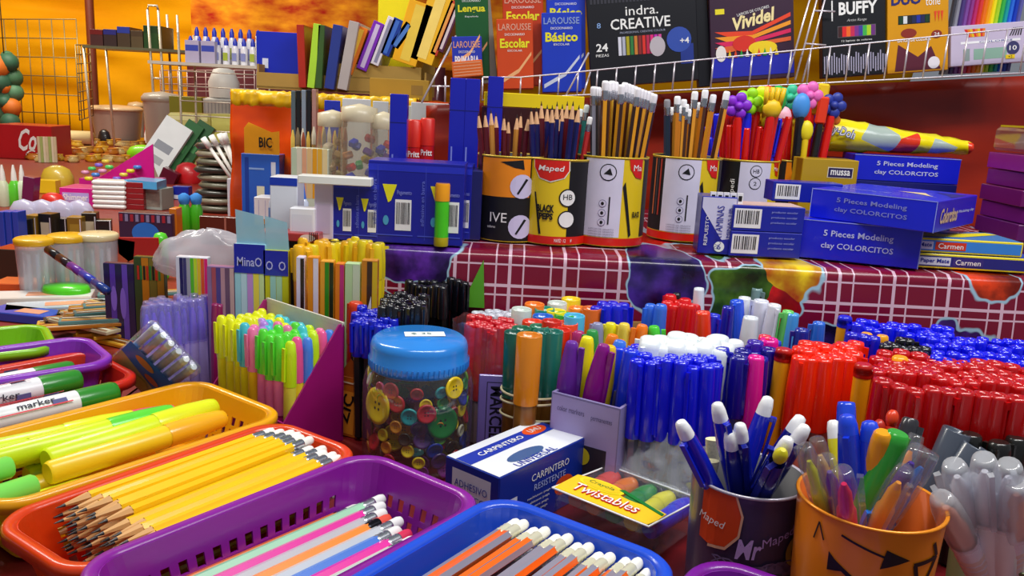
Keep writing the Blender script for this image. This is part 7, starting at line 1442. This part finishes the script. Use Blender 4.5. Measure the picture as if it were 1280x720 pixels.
for (ub, vb, ut, vt, wp, col, lab, extra) in ((438, 92, 458, 36, 14, '#e87a1a', 'orange booklet leaning right in cardboard box', '#f2c03a'), (456, 88, 478, 30, 13, '#7a2ab8', 'violet booklet leaning right in cardboard box', '#c8b8e0'), (472, 82, 494, 24, 10, '#e0dce8', 'white booklet leaning right in cardboard box', '#8a8aa8'), (484, 70, 502, 26, 12, '#1a3a9a', 'blue booklet leaning right, foremost of blue pair', '#3a6ac8'), (496, 60, 516, 32, 12, '#24489a', 'paler blue booklet behind the foremost blue one', '#4a7ac8'),
    (508, 80, 530, 6, 30, '#f0b01a', 'yellow wrapped booklet stack leaning right, left of two', '#e8c84a'), (528, 78, 556, -6, 30, '#f4bc24', 'yellow wrapped booklet stack leaning right, right of two', '#f8d870'), (544, 70, 570, 4, 9, '#c83a2a', 'red striped booklet leaning beside the yellow stack', '#e8a04a'), (552, 66, 578, 0, 8, '#5a2a4a', 'plum booklet leaning at right end', '#d8c8d0')):
    yy = OY + .05; a, t = at(ub, vb, Y=yy), at(ut, vt, Y=yy); w = wpx(a, wp); d = t - a; hh = math.hypot(d.x, d.z); ang = math.atan2(d.x, d.z); zb_ = max(a.z, zt + .008); c = Carton('booklet', lab, 'book', (a.x, yy + .02, zb_), (w, .13, hh), 0, col, tilt=(0, ang), group='leaning booklets'); c.mb.rect(0, 0, w * .4, hh * .9, M(extra, .4), c.F); c.done()
p = at(495, 14, Y=OY + .18); c = Carton('yellow_sheet', 'yellow sheet standing behind the booklets', 'sheet', (p.x, OY + .20, zt + .0075), (.09, .02, p.z - zt + .06), 0, '#e8d814'); c.done()
c, w, h = T_(456, 532, 80, 104, '#a07c38', 'low kraft cardboard box in front of leaning booklets', z=z1 + .004, dep=.03, name='cardboard_box') if False else (None, 0, 0)
a = at(456, 104, Y=OY - .20); w = wpx(a, 76); c = Carton('cardboard_box', 'low kraft cardboard box in front of leaning booklets', 'box', (a.x + w / 2, OY - .10, z1 + .0045), (w, .09, .042), R(1), '#a8842e'); c.mb.rect(w * .3, .0, w * .2, .02, M('#8a6a28', .6), c.F); c.done()
# upright black tubes before orange plastic, yellow brushes, clear jars of sharpeners
for k in range(5):
    t = at(368 + k * 6.5, 114 - k * .5, Y=1.70); c = Carton('slim_box', '%s slim upright box before the orange plastic, %s' % (('grey', 'black', 'silver', 'black', 'rose')[k], nth(k, 5)), 'box', (t.x, 1.70, TAB + .0006), (.0085, .02, t.z - TAB), 0, ('#5a6a70', '#1a1a1c', '#8a9aa8', '#1c1c20', '#b88a80')[k], group='slim upright boxes'); c.done()
for k in range(16):
    t = at(366 + k * 4.4, 162 + rn.uniform(-4, 4), Y=1.45); b = MB(); h = t.z - TAB; b.lathe([(.003, 0), (.003, h - .03)], M('#c8a05a', .4), 8, cap0=True); bb = MB(); bb.lathe([(.0035, h - .03), (.0036, h - .014), (.001, h)], M(('#e8c85a', '#8a7a5a', '#e0d8c0', '#a04a2a')[k % 4], .7), 8, cap1=True); e = empty('paint_brush', (t.x, 1.45 + .01 * (k % 3), TAB + .0006)); tag(e, 'thin paint brush above the pale striped pack, %s' % nth(k, 16), 'brush', 'thin paint brushes'); b.build('handle', e); bb.build('bristles', e)
a = at(388, 222, Y=1.36); c = Carton('striped_pack', 'pale pack with cream and orange stripes right of display carton', 'pack', (a.x, 1.37, TAB + .0006), (.060, .03, at(388, 186, Y=1.36).z - TAB), 0, '#d8e0c8', group=None)
for k, cc in enumerate(['#c8d8b8', '#e8e0c8', '#f0b088', '#f0c888', '#f4a81a', '#f0b83a', '#f4dca0']): c.mb.rect(-.025 + k * .0083, .1 - .02, .0075, .08, M(cc, .4), c.F)
c.done()
for k, (u, vt, px, lab) in enumerate(((405, 138, 40, 'clear rounded bag of pale goods behind striped pack'), (445, 130, 48, 'clear jar of coloured sharpeners, left one'), (476, 140, 34, 'clear jar of coloured sharpeners, right one'))):
    t = at(u, vt, Y=1.33); r = wpx(t, px) / 2; h = t.z - TAB; e = empty('clear_jar', (t.x, 1.36 + .03 * (k == 0), TAB + .0006)); tag(e, lab, 'jar', 'clear jars'); b = MB(); b.lathe([(r * .9, 0), (r, .01), (r, h * .85), (r * .9, h * .92)], GL('#f4f0e4', .12, .08), 28, cap0=True); b.build('jar_body', e)
    b = MB(); b.lathe([(r * .93, h * .91), (r * .97, h * .92), (r * .96, h * .98), (.001, h)], M('#dcd0b0', .3, alpha=.85), 28); b.build('lid', e)
    for j in range(30):
        q = MB(); aa = j * 2.4; cc = (['#e0d0a0', '#d8c8b8', '#c8a878'] if k == 0 else ['#1a2ac0', '#d82a1a', '#2a8a3a', '#e8d01a', '#b87a4a', '#5a2a8a', '#1a2ac0'])[j % (3 if k == 0 else 7)]; q.box((0, 0, 0), (.016, .011, .011), M(cc, .35, coat=.2), bev=.002)
        o = q.build('pencil_sharpener', loc=(e.location.x + (r - .012) * math.cos(aa), e.location.y + (r - .012) * math.sin(aa), TAB + h * .2 + h * .65 * (j / 30)), rotz=aa); o.rotation_euler = (aa, .3, aa); tag(o, '%s in the %s' % ('small pale piece' if k == 0 else 'small coloured sharpener', lab.replace('coloured sharpeners, ', '').replace('one', 'of the two')[:60]), 'sharpener', 'pieces inside clear jar %s' % ('one', 'two', 'three')[k])
for k, (u0, u1, vt, col, lab) in enumerate(((404, 424, 126, '#2a3ac0', 'blue backed card of white stationery behind clear jars'), (426, 462, 124, '#e4e8ea', 'white card, left of three behind clear jars'), (464, 484, 127, '#dfe4e8', 'white card, middle of three behind clear jars'), (512, 560, 129, '#e8ecee', 'white card, right of three behind red tubes'), (484, 512, 132, '#e0e4d8', 'white card partly behind tall blue carton'))):
    t = at((u0 + u1) / 2, vt, Y=1.55); w = wpx(t, u1 - u0); c = Carton('backing_card', lab, 'card', (t.x, 1.56 + .004 * k, TAB + .0006), (w, .003, t.z - TAB), 0, col, group='backing cards'); c.mb.text('b', w * .2 if k in (0, 3) else 0, (t.z - TAB) / 2 - .02, .012, .014, M('#1a2a9a', .4), c.F, .04) if k in (0, 3) else None; c.done()
c = None
# green plant at far left edge
p = at(8, 110, Y=4.6); e = empty('hanging_toys', (p.x, 4.6, p.z)); tag(e, 'cluster of green and orange ornaments hanging at far left edge', 'ornament')
for k in range(14): b = MB(); rr = .035 + .015 * (k % 3); b.lathe([(rr * math.sin(t) + .0003, -rr * math.cos(t)) for t in [math.pi * i / 8 for i in range(9)]], M(('#3a6a4a', '#2a5a44', '#c86a1a', '#4a7a5a')[k % 4], .6), 12, cx=.03 * math.sin(k * 2.1), cy=.03 * math.cos(k * 1.7), T=Matrix.Translation((0, 0, .16 - k * .026))); b.build('ornament', e)
b = MB(); b.tube([(0, 0, .1), (0, 0, 1.0)], .003, M('#3a3028', .6), 5); b.build('cord', e)
